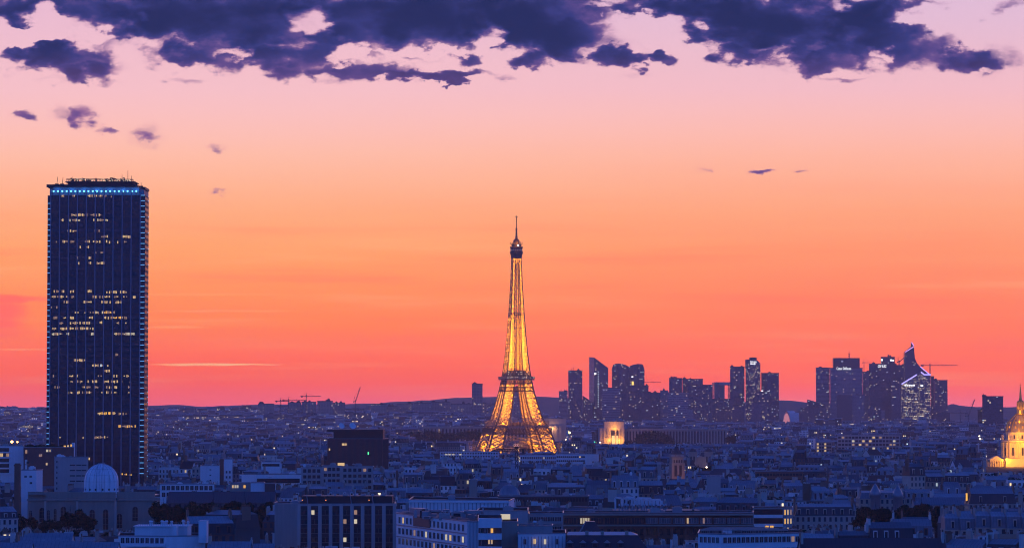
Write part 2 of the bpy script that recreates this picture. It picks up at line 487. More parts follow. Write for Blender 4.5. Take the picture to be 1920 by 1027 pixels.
def build_ground():
    b = MB()
    ys = [-390, 300] + [500 + 250 * i for i in range(46)] + [12300, 13190]
    xs = [-8990, -6000, -5000, -3500] + [-2600 + 200 * i for i in range(27)] + [3500, 5000, 6000, 8990]
    idx = {}
    for j, y in enumerate(ys):
        for i, x in enumerate(xs):
            idx[i, j] = b.pt((x, y, terrain(x, y)))
    for j in range(len(ys) - 1):
        for i in range(len(xs) - 1):
            b.f.append([idx[i, j], idx[i + 1, j], idx[i + 1, j + 1], idx[i, j + 1]])
            b.m.append(0); b.c.append(b.col); b.sm.append(True); b.uv.append([(0, 0)] * 4)
    o = b.build('ground', M['ground'])
    o['kind'] = 'structure'
build_ground()

M['wood'] = plain('wooded_hill', (0.12, 0.09, 0.08), 0.95, scale=0.01, var=0.5)
def hill(pts, Y, amp):
    """a wooded ridge with real depth: its crest follows pts, slopes fall 2.5 km to front and back"""
    b = MB()
    rows = [(-1500, 0.0), (-1000, 0.22), (-550, 0.6), (-220, 0.9), (0, 1.0), (300, 0.86), (900, 0.4), (1400, 0.0)]
    x0, x1 = pts[0][0], pts[-1][0]
    n = 420
    grid = []
    for (dy, k) in rows:
        row = []
        for i in range(n + 1):
            px = x0 + (x1 - x0) * i / n
            for (a, b_) in zip(pts, pts[1:]):
                if a[0] <= px <= b_[0]:
                    t = (px - a[0]) / (b_[0] - a[0]); t = t * t * (3 - 2 * t)
                    py = a[1] + (b_[1] - a[1]) * t
                    break
            p = at(px, py, Y)
            h = max(0.0, p.z) * k
            h += amp * k * (mnoise.fractal(Vector((px * 0.05, dy * 0.01, 1.0)), 1.0, 2.0, 5) * 0.8)
            h += amp * .5 * k * mnoise.noise(Vector((px * 0.31, dy * 0.02, 4.0)))
            row.append(b.pt((p.x, Y + dy, h - (2 if k == 0 else 0))))
        grid.append(row)
    for j in range(len(rows) - 1):
        for i in range(n):
            b.f.append([grid[j][i], grid[j][i + 1], grid[j + 1][i + 1], grid[j + 1][i]])
            b.m.append(0); b.c.append(b.col); b.sm.append(True); b.uv.append([(0, 0)] * 4)
    o = b.build('hills', M['wood'])
    o['kind'] = 'structure'
hill([(-2400, 764), (-300, 764), (-100, 763), (0, 762), (60, 764), (280, 760), (330, 758.5), (385, 762), (440, 759.5), (500, 757.5), (600, 758), (690, 756), (745, 753), (800, 750), (850, 745.5), (930, 743.5), (1010, 743),
      (1060, 745), (1120, 750), (1200, 754), (1300, 757), (1400, 753), (1452, 749.5), (1482, 750.5), (1513, 754), (1560, 757), (1700, 762), (2200, 764), (4200, 764)], 11600, 2.0)
hill([(1500, 770), (1600, 768), (1700, 762), (1770, 760.5), (1787, 757), (1800, 760), (1825, 762), (1840, 764), (1860, 766), (1900, 765), (1960, 766), (2200, 768)], 10700, 1.2)

def build_haze():
    b = MB()
    b.box(-9000, 9000, -400, HFAR, -8, HTOP, 0, bottom=True)
    m = bpy.data.materials.new('haze_air')
    m.use_nodes = True
    m.node_tree.nodes.clear()
    t = NT(m.node_tree)
    o = t.new('ShaderNodeOutputMaterial')
    v = t.new('ShaderNodeVolumePrincipled')
    v.inputs['Color'].default_value = (0.92, 0.86, 1.0, 1)
    v.inputs['Density'].default_value = HAZE
    v.inputs['Anisotropy'].default_value = 0.6
    t.l.new(v.outputs[0], o.inputs['Volume'])
    o = b.build('haze', m)
    o['kind'] = 'stuff'
    o['label'] = 'thin violet evening haze over the whole city'
build_haze()
# ------------------------------------------------------------------ slab tower, dark glass, left
def office_slab():
    Y = 2000.0
    c = at(178, 800, Y)
    zx = lambda px: at(px, 600, Y).x - c.x
    zz = lambda py: at(178, py, Y).z
    t = thing('skyscraper', (c.x, Y, 0), 0, 'tall dark glass office tower with blue light strips up its edges and a blue-lit crown', 'skyscraper')
    x0, x1, x2, x3, x4 = zx(87), zx(94), zx(262), zx(270.5), at(278, 600, Y + 24).x - c.x
    top, gl0 = zz(366), zz(352)
    n = 60
    fl = top / n
    m_dark = facade('tower_curtain_wall', (0.012, 0.013, 0.022), (0.010, 0.012, 0.022), 0.9, 0.62, lit=0.0, es=0, vcol=False, rough=0.3, grough=0.2)
    m_side = facade('tower_side_wall', (0.02, 0.02, 0.03), (0.015, 0.016, 0.025), 0.8, 0.5, lit=0.0, es=0, vcol=False, rough=0.6, grough=0.3)
    b = MB()
    def wall(p, q, mi, nu):
        b.face([(*p, 0), (*q, 0), (*q, top), (*p, top)], mi, [(0, 0), (nu, 0), (nu, n), (0, n)])
    fp = [(x0, 2.6), (x1, 2.2), (x1, 0.4)]
    seg = 10
    for k in range(1, seg):
        f = k / seg
        fp.append((x1 + (x2 - x1) * f, 0.4 - 1.3 * math.sin(math.pi * f)))
    fp += [(x2, 0.4), (x2, 2.2), (x3, 2.6), (x4, 24), (x4 - 6, 34), (x0 + 5, 34), (x0 - .2, 24)]
    for k in range(len(fp)):
        p, q = fp[k], fp[(k + 1) % len(fp)]
        wall(p, q, 1 if k in (13, 14, 16) else 0, max(1, round(math.dist(p, q) / 1.05)))
    b.face([(*p, top) for p in fp], 0)
    b.build('curtain_wall', [m_dark, m_side], t)
    rib = MB()
    rib.box(-0.28, 0.28, -0.55, 0.2, 0, top + 3.6, 0)
    rm = rib.mesh('rib', plain('tower_rib', (0.28, 0.27, 0.33), 0.45))
    for k in range(seg + 1):
        f = k / seg
        link('rib', rm, t, (x1 + (x2 - x1) * f, 0.4 - 1.3 * math.sin(math.pi * f), 0))
    # recessed blue-lit storey under the roof slab
    b = MB()
    b.box(x1 + 1, x2 - 1, 3.2, 30, top + 0.003, zz(351), 0)
    b.box(x0 + 1, x3 - 1, 4.5, 29, top + 0.003, zz(351.5), 0)
    b.build('crown_storey', plain('crown_wall', (0.18, 0.2, 0.26), 0.5), t)
    b = MB()
    b.box(x0 - .3, zx(256), -0.8, 34, zz(351), zz(346), 0, bottom=True)
    b.box(zx(262), x4 + .2, 2.0, 25, zz(354.5), zz(350), 0, bottom=True)
    b.build('roof_slab', M['dark'], t)
    sp = MB(); sp.lathe([(0, -.5), (.42, -.3), (.55, 0), (.42, .3), (0, .5)], 8)
    blue = lamp('blue_spot', (0.12, 0.55, 1.0), 4.0)
    sm = sp.mesh('spotlight', blue)
    for k in range(20):
        link('spotlight', sm, t, (zx(98.5 + k * 8.18), 1.4, zz(358.3)))
        if k % 3 == 1:
            l = bpy.data.lights.new('blue_crown_light', 'POINT')
            l.energy = 500; l.color = (0.05, 0.28, 1.0); l.shadow_soft_size = 0.5
            o = link('blue_crown_light', l, t, (zx(98.5 + k * 8.18), 0.6, zz(357)))
    # machine house and masts on the roof
    b = MB()
    b.box(zx(122), zx(246), 8, 26, zz(346) + .003, zz(338), 0)
    b.box(zx(118), zx(250), 6.5, 27, zz(340), zz(338.8), 0, bottom=True)
    for k in range(46):
        x = zx(121) + (zx(247) - zx(121)) * k / 45
        b.bar((x, 6.8, zz(346)), (x, 6.8, zz(335.5)), 0.22)
    for y in (335.5, 333.6):
        b.bar((zx(120), 6.8, zz(y)), (zx(246), 6.8, zz(y) - 0.4 * (y < 335)), 0.3)
    for k in range(26):
        x = zx(122) + (zx(246) - zx(122)) * R.random()
        h = R.uniform(.6, 2.2)
        b.box(x, x + R.uniform(.5, 2), 7.2, 7.8, zz(338), zz(338) + h, 0)
    b.build('machine_house', M['darkroof'], t)
    for (px, y0, y1) in ((131, 330, 346), (236, 318, 340), (102, 330, 346), (112, 331, 346), (225, 326, 338), (243, 328, 346), (261, 341, 350), (150, 331, 336), (210, 330, 336)):
        an = MB()
        an.bar((zx(px) + (0.6 if px in (102, 112) else 0), 7, zz(y0)), (zx(px), 7, zz(y1)), 0.22, w2=.34)
        an.bar((zx(px) - 1.2, 7, zz(y1) + .6), (zx(px) + 1.2, 7, zz(y1) + .6), .8)
        an.build('antenna', M['dark'], t)
    rl = MB()
    for k in range(70):
        px = 126 + 116 * R.random()
        py = R.uniform(334.5, 339)
        rl.box(zx(px), zx(px) + R.uniform(.2, .45), 6.4, 6.6, zz(py), zz(py) + .3, 0)
    o = rl.build('roof_lamp', lamp('roof_lamp_glow', (1, .75, .5), 1.2), t)
    o['kind'] = 'stuff'
    # blue light bars, one to a storey, in the two edge slots
    led = MB(); led.box(-1.25, 1.25, -.12, .12, -.17, .17, 0, bottom=True)
    ledm = led.mesh('light_bar', lamp('blue_bar', (0.14, 0.45, 1.0), 1.1))
    led2 = MB(); led2.box(-.95, .95, -.12, .12, -.17, .17, 0, bottom=True)
    ledm2 = led2.mesh('light_bar', ledm.materials[0])
    glowm = plain('slot_wall', (0.08, 0.12, 0.3), 0.5)
    far = MB()
    y = 381.0
    k = 0
    while y < 912:
        if y not in (0,):
            if k not in (14,):
                link('light_bar', ledm2, t, ((x0 + x1) / 2, 1.9, zz(y))) if y < 850 else None
                link('light_bar', ledm, t, ((x2 + x3) / 2, 1.5, zz(y - 15)))
            if k > 36 or k % 3 == 0:
                far.box(x4 - 1.0, x4 + .1, 20, 23.0, zz(y - 8) - .2, zz(y - 8) + .2, 0, bottom=True)
        y += 10.02
        k += 1
    far.build('side_light', ledm.materials[0], t)['kind'] = 'stuff'
    # lit office windows, in runs along the storeys as the photograph shows them
    runs1 = [(175,270,190,.9,0),(330,480,190,.8,0),(490,655,193,.5,1),(245,340,308,.8,0),(365,435,308,.6,0),(180,190,340,1,0),(225,300,340,.7,1),(365,490,340,.6,1),(220,285,407,.4,3),(390,430,407,.6,3),
        (390,480,442,.7,0),(565,630,442,.8,0),(140,155,475,.5,3),(190,265,472,.9,0),(330,410,473,.9,0),(420,465,472,.9,0),(480,545,478,.6,0),(565,590,475,.8,0),(290,350,508,.2,0),(395,460,542,.4,0),
        (280,295,573,.8,0),(355,365,573,1,0),(290,295,606,1,0),(355,365,606,1,0),(405,470,607,.9,0),(120,200,782,.3,3),(240,320,782,.6,0),(350,375,780,1,0),(465,525,786,.5,0),(550,600,786,.7,0),
        (125,195,815,.9,0),(215,265,815,.6,0),(380,490,815,.7,0),(515,540,815,.8,0),(570,590,815,.5,0),(630,645,818,.8,0),(200,275,847,.6,0),(325,375,848,1,0),(390,430,850,.9,0),(435,487,848,.95,0),
        (520,600,850,.6,0),(610,650,850,.4,0),(120,170,881,.7,2),(270,290,913,1,2),(330,400,913,.6,0),(405,440,913,.8,1),(445,515,912,1,2),(120,160,945,.4,3),(200,210,945,1,0),(240,260,945,.7,0),
        (350,430,945,.6,0),(450,500,945,.7,0),(500,557,945,1,2),(560,590,945,.4,3),(165,225,978,.7,0),(240,290,978,.8,0),(300,370,978,.7,0),(425,440,975,1,0),(530,540,978,1,2),(575,615,978,.6,3),
        (130,160,1012,.4,0),(180,240,1012,.7,0),(250,290,1012,.9,0),(305,370,1012,.9,0),(380,460,1012,.5,0)]
    runs2 = [(120,615,50,.5,1),(255,305,208,1,0),(310,358,208,.8,0),(365,400,240,1,0),(415,510,240,.7,4),(440,465,272,1,0),(120,145,303,.5,3),(220,245,303,.6,0),(272,280,302,1,0),(330,345,303,.5,0),
        (400,420,303,.7,3),(485,515,303,.8,0),(530,590,303,.6,0),(235,250,336,.9,0),(275,300,336,.7,0),(330,345,336,.9,0),(365,395,336,.8,0),(435,460,336,.4,0),(480,515,336,.7,0),(540,545,336,.8,0),
        (590,620,340,.4,0),(130,195,370,.6,3),(308,357,370,1,0),(380,410,370,.7,3),(450,485,370,.5,0),(500,510,370,1,0),(580,590,370,1,0),(215,245,402,.8,0),(268,290,402,.9,0),(305,357,402,.95,0),
        (420,435,402,1,0),(450,465,402,1,0),(480,505,402,.9,0),(550,590,402,.6,0),(400,410,528,1,0),(415,465,527,1,2),(470,520,527,.9,2),(525,570,530,.4,3),(525,575,605,1,2),(580,627,605,.9,2),
        (170,176,672,1,0),(310,315,672,1,0),(380,410,672,1,0),(415,460,670,.7,3),(545,570,892,1,2),(505,520,175,.5,3),(215,222,462,.8,2),(508,516,462,.9,0),(340,350,800,1,0),(590,600,897,.8,2)]
    runs = [(60 + a * .3019, 60 + b_ * .3019, 310 + y * .3019, d, c_) for (a, b_, y, d, c_) in runs1] + [(60 + a * .3117 + .8, 60 + b_ * .3117 + .8, 610 + y * .3117, d, c_) for (a, b_, y, d, c_) in runs2]
    mats = [M['litw'], M['litp'], M['lito'], M['litd'], M['litc']]
    wins = []
    for (a, b_, y, d, c_) in runs:
        x = a
        burst = True
        while x < b_:
            if R.random() < 0.25:
                burst = R.random() < d
            if burst and R.random() < 0.35 + d * .6:
                f = (x - 94) / 168.0
                wins.append((x, y + R.choice((0, 0, 0, .6)), R.uniform(1.3, 1.9), R.choice((1.5, 1.5, 1.0, .7)), c_ if R.random() < (.3 if y < 500 else .55) else R.choice((0, 3, 3, 3)), 0.4 - 1.3 * math.sin(math.pi * max(0, min(1, f)))))
            x += 2.55
    for (px, py) in ((195, 402), (181, 644), (194, 673)):
        wins.append((px, py, .8, .8, 5, -.6))
    mats.append(M['green'])
    wins.sort(key=lambda w: -w[2] * w[3] * (0.4 if w[4] == 3 else 1))
    cache = {}
    rest = MB()
    for k, (px, py, w, h, c_, fy_) in enumerate(wins):
        if k < 100:
            key = (round(w, 1), round(h, 1), c_)
            if key not in cache:
                q = MB(); q.box(-key[0] * .19, key[0] * .19, -.1, .04, -key[1] / 2, key[1] / 2, 0, bottom=True)
                cache[key] = q.mesh('lit_window', mats[c_])
            link('lit_window', cache[key], t, (zx(px), fy_ - .1, zz(py)))
        else:
            rest.frame(zx(px), fy_ - .1, zz(py))
            rest.box(-w * .19, w * .19, -.1, .04, -h / 2, h / 2, c_, bottom=True)
    rest.frame()
    rest.build('lit_window', mats, t)['kind'] = 'stuff'
office_slab()

# ------------------------------------------------------------------ iron lattice tower
M['iron'] = plain('iron_paint', (0.34, 0.28, 0.20), 0.6, var=0.15)
M['ironshade'] = plain('iron_shade', (0.07, 0.05, 0.045), 0.6)  # darker copy of the iron paint: shade of unlit members put into the colour
GOLD = (1.0, 0.335, 0.008)
TWY = 4291.0
def lattice_tower():
    c = at(968.3, 800, TWY)
    s_ = TWY / F
    zz = lambda py: at(968, py, TWY).z
    TH = rad(11)
    t = thing('lattice_tower', (c.x, TWY, 0), TH, 'tall golden floodlit iron lattice tower with four splayed legs and a needle mast', 'tower')
    k11 = math.cos(TH) + math.sin(TH)
    # half width across (photo pixels of the turned tower) against photo row
    prof = [(863, 84), (848, 78.5), (822, 68.5), (807, 62.5), (787, 49.5), (760, 40), (731, 31.8), (712, 28), (691, 24.3), (660, 20.4), (620, 16.8), (585, 14.2), (536, 11.2), (487, 9.2), (470, 8.8)]
    def hw(z):
        pts = [(zz(y), h * s_ / k11) for y, h in prof]
        for (a, ha), (b, hb) in zip(pts, pts[1:]):
            if z <= b: return ha + (hb - ha) * (z - a) / (b - a)
        return pts[-1][1]
    def lw(z):                     # width of one leg
        z2 = zz(706)
        if z < z2: return 19.5 - 9.0 * z / z2
        return max(3.1, 10.0 - 6.4 * (z - z2) / 90) if z < z2 + 90 else max(2.9, 3.6 - .7 * (z - z2 - 90) / 70)
    def corners(z, sx, sy):
        o = hw(z); i = max(o - lw(z), 0.5)
        return [Vector((sx * a, sy * b_, z)) for a, b_ in ((o, o), (i, o), (i, i), (o, i))]
    z1, z2, z3 = zz(797), zz(708), zz(470)
    def lattice(b, z0, z1_, sx, sy, chord, diag, fine, n):
        for k in range(n):
            za, zb = z0 + (z1_ - z0) * k / n, z0 + (z1_ - z0) * (k + 1) / n
            A, B = corners(za, sx, sy), corners(zb, sx, sy)
            for j in range(4):
                j2 = (j + 1) % 4
                b.bar(A[j], B[j], chord, 1)
                dw = diag if j in (0, 3) else diag * .8
                b.bar(A[j], B[j2], dw); b.bar(A[j2], B[j], dw)
                b.bar(B[j], B[j2], dw)
                if fine and j in (1, 2):
                    # secondary lattice: quarter-panel crosses
                    def P_(u, v): return A[j].lerp(A[j2], u).lerp(B[j].lerp(B[j2], u), v)
                    for u in (0, .5):
                        for v in (0, .5):
                            b.bar(P_(u, v), P_(u + .5, v + .5), fine); b.bar(P_(u + .5, v), P_(u, v + .5), fine)
                    b.bar(P_(.5, 0), P_(.5, 1), fine)
    lights = []
    for sx in (-1, 1):
        for sy in (-1, 1):
            b = MB()
            lattice(b, 0, z1 - 2, sx, sy, 1.6, .95, .5, 6)
            lattice(b, z1 + 8, z2 - 6, sx, sy, 1.4, .85, .48, 7)
            # solid column between the decks
            lattice(b, z1 - 2, z1 + 8, sx, sy, 1.6, 1.0, .4, 1)
            lattice(b, z2 - 6, z2 + 12, sx, sy, 1.1, .7, 0, 1)
            f = MB()
            A = corners(0, sx, sy)
            cx, cy = sum(p.x for p in A) / 4, sum(p.y for p in A) / 4
            leg = b.build('leg', [M['iron'], M['ironshade']], t)
            f.box(cx - 13, cx + 13, cy - 13, cy + 13, -.5, 2.6, 0)
            f.build('footing', M['paleStone'], leg)
            for z in (4, 10, 16, 22, 28, 34, 40, z1 + 10, z1 + 16, z1 + 22, z1 + 28, z1 + 34, z1 + 40, z1 + 46, z1 + 51):
                A = corners(z, sx, sy)
                lights.append(((sum(p.x for p in A) / 4, sum(p.y for p in A) / 4, z), LEGW * (.62 if z > z1 else .8 if z < 26 else .3)))
    sh = MB()
    ns = 17
    zs = [z2 + 12 + (z3 - z2 - 14) * (1 - (1 - k / ns) ** 1.22) for k in range(ns + 1)]
    for (za, zb) in zip(zs, zs[1:]):
        for sx in (-1, 1):
            for sy in (-1, 1):
                q_ = min(1.0, hw(za) / 15)
                lattice(sh, za, zb, sx, sy, .45 + .75 * q_, .32 + .42 * q_, .27 + .16 * q_, 1)
        o = hw(zb); i = max(o - lw(zb), .5)
        for sx in (-1, 1):
            sh.bar((sx * o, -i, zb), (sx * o, i, zb), .6); sh.bar((-i, sx * o, zb), (i, sx * o, zb), .6)
            if i > 1.5:
                oa = hw(za); ia = max(oa - lw(za), .5)
                for q in (-1, 1):
                    sh.bar((q * ia, sx * oa, za), (-q * i, sx * o, zb), .4); sh.bar((sx * oa, q * ia, za), (sx * o, -q * i, zb), .4)
    sh.bar((0, 0, z2), (0, 0, z3), .9, 1)
    for sx, sy in ((-.9, -1.2), (.9, 1.2)):
        sh.bar((sx * 2, sy * 2, z2), (sx, sy, z3), .5)
    zi = zz(590)
    oi = hw(zi) * 1.06
    sh.box(-oi, oi, -oi, oi, zi - .6, zi + .5, 1, bottom=True)
    sh.build('shaft', [M['iron'], M['ironshade']], t)
    for k in range(22):
        z = z2 + 15 + (z3 - z2 - 19) * k / 21.5
        lights.append(((0, 0, z), SHAFTW * .5 * hw(z) ** 2 / 120))
    z = z2 + 13
    while z < z3 - 6:
        q = hw(z) - lw(z) / 2
        for sx in (-1, 1):
            for sy in (-1, 1):
                lights.append(((sx * q, sy * q, z), (3600 + 2600 * (z - z2) / (z3 - z2)) * (lw(z) / 4) ** 1.5))
        z += 6.2
    # decks
    def deck(name, py0, py1, half, rail, arcade=None):
        d = MB()
        za, zb = zz(py1), zz(py0)
        h = half * s_ / k11
        i = h * .45
        for (a, b_, c_, e) in ((-h, h, -h, -i), (-h, h, i, h), (-h, -i, -i, i), (i, h, -i, i)):
            d.box(a, b_, c_, e, za, za + 1.2, 0, bottom=True)
        n = 16
        for k in range(n + 1):
            u = -h + 2 * h * k / n
            for s in (-1, 1):
                d.bar((u, s * h, za), (u, s * h, zb), .42 if k % 2 else .7, 1); d.bar((s * h, u, za), (s * h, u, zb), .42 if k % 2 else .7, 1)
        for z in (zb, za + 1.5, za - 1.2):
            for s in (-1, 1):
                d.bar((-h, s * h, z), (h, s * h, z), .7, 1); d.bar((s * h, -h, z), (s * h, h, z), .7, 1)
        return d, za, zb, h
    d, za, zb, h = deck('d', 788, 800, 60, 1)
    for s in (-1, 1):               # deep lattice girder under the deck
        zl = zz(813)
        hh = hw(zl) + .2
        for k in range(22):
            u0, u1 = -hh + 2 * hh * k / 22, -hh + 2 * hh * (k + 1) / 22
            for (pa, pb) in (((u0, zl), (u1, za - 1)), ((u1, zl), (u0, za - 1)), ((u0, zl), (u0, za - 1))):
                d.bar((pa[0], s * hh, pa[1]), (pb[0], s * hh, pb[1]), .5); d.bar((s * hh, pa[0], pa[1]), (s * hh, pb[0], pb[1]), .5)
        d.bar((-hh, s * hh, zl), (hh, s * hh, zl), .9); d.bar((s * hh, -hh, zl), (s * hh, hh, zl), .9)
    for (x, y) in ((-16, -12), (14, -13), (0, 18)):
        d.box(x - 9, x + 9, y - 5, y + 5, za + 1.2, za + 6.2, 0)
    d.build('first_deck', [M['ironshade'], M['iron']], t)
    lights += [((x, y, za + 4.5), 4500) for x in (-24, -8, 8, 24) for y in (-h + 2.5,)]
    d, za, zb, h = deck('d', 706, 711, 33.5, 1)
    z9 = zz(733)
    for s in (-1, 1):
        for z in (zz(719), zz(726), z9):
            q = hw(z) + .3
            d.bar((-q, s * q, z), (q, s * q, z), 1.5); d.bar((s * q, -q, z), (s * q, q, z), 1.5)
        for k in range(12):
            for (ya, yb) in ((733, 726), (719, 711)):
                a_, b_ = zz(ya), zz(yb)
                qa, qb = hw(a_) + .2, hw(b_) + .2
                u0, u1 = -1 + 2 * k / 12, -1 + 2 * (k + 1) / 12
                d.bar((u0 * qa, s * qa, a_), (u1 * qb, s * qb, b_), .5); d.bar((u1 * qa, s * qa, a_), (u0 * qb, s * qb, b_), .5)
                d.bar((s * qa, u0 * qa, a_), (s * qb, u1 * qb, b_), .5)
    d.box(-14, 14, -14, 14, za + 1.2, zz(700), 0)
    d.box(-11, 11, -11, 11, zz(700) + .003, zz(694), 0)
    d.build('second_deck', [M['ironshade'], M['iron']], t)
    b = MB()
    for k in range(34):
        a = R.random() * 2 - 1
        z = zz(R.choice((707.5, 708.3, 702, 698)))
        q = 14.4 if z > zz(704) else h + .3
        b.box(a * q - .3, a * q + .3, -q - .2, -q, z, z + .5, 0, bottom=True)
    b.build('deck_lamp', lamp('deck_glow', (1, .8, .55), 2.2), t)['kind'] = 'stuff'
    # arches between the legs
    for s in range(4):
        a = MB()
        n = 22
        zt = zz(806)
        half = 37.0
        R1, R2 = [], []
        for k in range(n + 1):
            th = math.pi * k / n
            x, z = half * math.cos(th), 3 + (zz(824) - 3) * math.sin(th)
            x2, z2_ = (half + 4.0) * math.cos(th), 3 + (zz(818) - 3) * math.sin(th)
            w = hw(z)
            R1.append((x, w + .4, z)); R2.append((x2, hw(z2_) + .4, z2_))
        for k in range(n):
            a.bar(R1[k], R1[k + 1], .9, 0); a.bar(R2[k], R2[k + 1], .9, 0)
            a.bar(R1[k], R2[k], .4, 0); a.bar(R1[k], R2[k + 1], .35, 0)
            a.bar((R1[k][0], R1[k][1] - 3.5, R1[k][2]), (R1[k + 1][0], R1[k + 1][1] - 3.5, R1[k + 1][2]), 1.1, 0)
        a.build('arch', [M['iron']], t, rz=s * math.pi / 2)
    for x in (-24, -8, 8, 24):
        lights.append(((x, 40, 24), 3500)); lights.append(((x, -34, 22), 2500))
    # cabin, dome and mast
    b = MB()
    za, zb = zz(475), zz(465)
    h = 13.2 * s_ / k11
    b.box(-h * .8, h * .8, -h * .8, h * .8, za - 6, za, 0)
    b.lathe([(h * .78, za - 7), (h * 1.05, za - .5), (h * 1.12, za), (h * 1.12, za + 2.2), (h * 1.02, za + 2.2), (h * 1.02, zb), (h * 1.1, zb), (h * 1.1, zb + .7), (h * .8, zb + .7), (h * .8, zz(459)), (h * .95, zz(459)), (h * .95, zz(457.8)),
             (h * .55, zz(457.6)), (h * .55, zz(453)), (h * .5, zz(450.5)), (h * .25, zz(447.6)), (0.5, zz(446.5))], 12, 0, smooth=False)
    for k in range(12):
        a = 2 * math.pi * k / 12
        r = h * .98
        hgt = R.uniform(1.5, 4.5)
        b.bar((r * math.cos(a), r * math.sin(a), zz(458)), (r * math.cos(a), r * math.sin(a), zz(458) + hgt), .45)
        b.box(r * math.cos(a) - .6, r * math.cos(a) + .6, r * math.sin(a) - .6, r * math.sin(a) + .6, zz(464), zz(464) + 1.6, 0)
    b.build('top_cabin', [M['ironshade']], t)
    b = MB()
    b.lathe([(1.6, zz(447)), (1.6, zz(443)), (.9, zz(442)), (.9, zz(428)), (.55, zz(427)), (.5, zz(406.5)), (2.2, zz(406.5)), (2.2, zz(405.8)), (.3, zz(405.4)), (.2, zz(403.5))], 8, 0)
    for k in range(7):
        z = zz(443 - k * 2.2)
        b.lathe([(.9, z), (1.5, z), (1.5, z + .6), (.9, z + .6)], 8, 0)
    b.build('mast', M['ironshade'], t)
    b = MB()
    b.lathe([(0, -.9), (.8, -.5), (1.0, 0), (.8, .5), (0, .9)], 10, 0)
    b.build('beacon', lamp('beacon_glow', (.9, .95, 1), 5.0), t, (0.8, -h * 1.0, zz(460.5)))
    b = MB()
    for k in range(9):
        a = math.pi + math.pi * (k + .5) / 9
        b.box(h * 1.15 * math.cos(a) - .35, h * 1.15 * math.cos(a) + .35, h * 1.15 * math.sin(a) - .3, h * 1.15 * math.sin(a) + .3, zz(469.5) - .2, zz(469.5) + .35, 0, bottom=True)
    b.build('cabin_lamp', lamp('cabin_glow', (.75, .6, .8), .8), t)['kind'] = 'stuff'
    lights.append(((1.5, -h * 1.35, zz(456)), 4000)); lights.append(((-2.5, -h * 1.35, zz(456)), 3500)); lights.append(((0, -4, za - 9), 9000))
    for (p, w) in lights:
        l = bpy.data.lights.new('floodlight', 'POINT')
        l.energy = w; l.color = GOLD; l.shadow_soft_size = 1.2
        link('floodlight', l, t, p)
LEGW, SHAFTW = 24000.0, 26000.0
lattice_tower()
# ------------------------------------------------------------------ office towers far behind
def prism_geo(b, fp, base, tops, cx, Y, mi=0, cw=3.0, ch=3.6, mis=None, cap=1, u0=None):
    """fp: [(x, y)] counter-clockwise seen from above, nearest edge first; tops: height at each corner"""
    n = len(fp)
    for k in range(n):
        p, q = fp[k], fp[(k + 1) % n]
        h0, h1 = tops[k], tops[(k + 1) % n]
        L = math.dist(p, q)
        nu = max(1, round(L / cw))
        uo = (u0 if u0 is not None else R.randrange(1000)); vo = R.randrange(200)
        v0, v1 = (h0 - base) / ch, (h1 - base) / ch
        b.face([(*p, base), (*q, base), (*q, h1), (*p, h0)], (mis[k] if mis else mi), [(uo, vo), (uo + nu, vo), (uo + nu, vo + v1), (uo, vo + v0)])
    b.face([(*p, h) for p, h in zip(fp, tops)], cap)

def px_fp(pts, Y, row=750):
    """footprint corners given as (photo column, depth offset)"""
    return [(at(px, row, Y + dy).x, dy) for px, dy in pts]

OFFICE = {}
def office_mat(kind):
    if kind in OFFICE: return OFFICE[kind]
    wall, glass, ww, wh, lit, es, cool, g = {
        'glass': ((.06, .065, .08), (.03, .035, .05), .85, .6, .08, 2.4, .4, .12),
        'busy': ((.05, .055, .07), (.03, .035, .05), .8, .5, .10, 1.9, .35, .12),
        'full': ((.08, .08, .1), (.04, .045, .06), .85, .42, .8, 1.1, .1, .12),
        'half': ((.05, .055, .07), (.03, .035, .05), .85, .45, .32, 1.6, .15, .12),
        'band': ((.26, .26, .28), (.03, .035, .05), .96, .45, .07, 2.4, .3, .2),
        'grid': ((.22, .21, .22), (.03, .035, .05), .55, .5, .10, 2.6, .2, .2),
        'pale': ((.20, .20, .22), (.06, .065, .08), .96, .4, .05, 2.0, .3, .25),
        'dark': ((.03, .03, .04), (.015, .018, .028), .85, .6, .05, 2.0, .4, .12),
        'flats': ((.30, .27, .25), (.04, .04, .05), .45, .45, .12, 2.6, .05, .3),
        'pink': ((.12, .08, .1), (.07, .06, .08), .96, .5, .02, 2.0, .2, .2),
    }[kind]
    OFFICE[kind] = facade('office_' + kind, wall, glass, ww, wh, lit=lit, es=es, vcol=False, rough=.5, grough=g, cool=cool)
    return OFFICE[kind]
M['sign'] = lamp('sign_white', (.95, .97, 1.0), 1.8)
M['signblue'] = lamp('sign_blue', (.25, .5, 1.0), 3.0)
M['violet'] = lamp('violet_edge', (.42, .36, 1.0), 2.0)
M['violetp'] = lamp('violet_pink', (.75, .35, .9), 1.4)

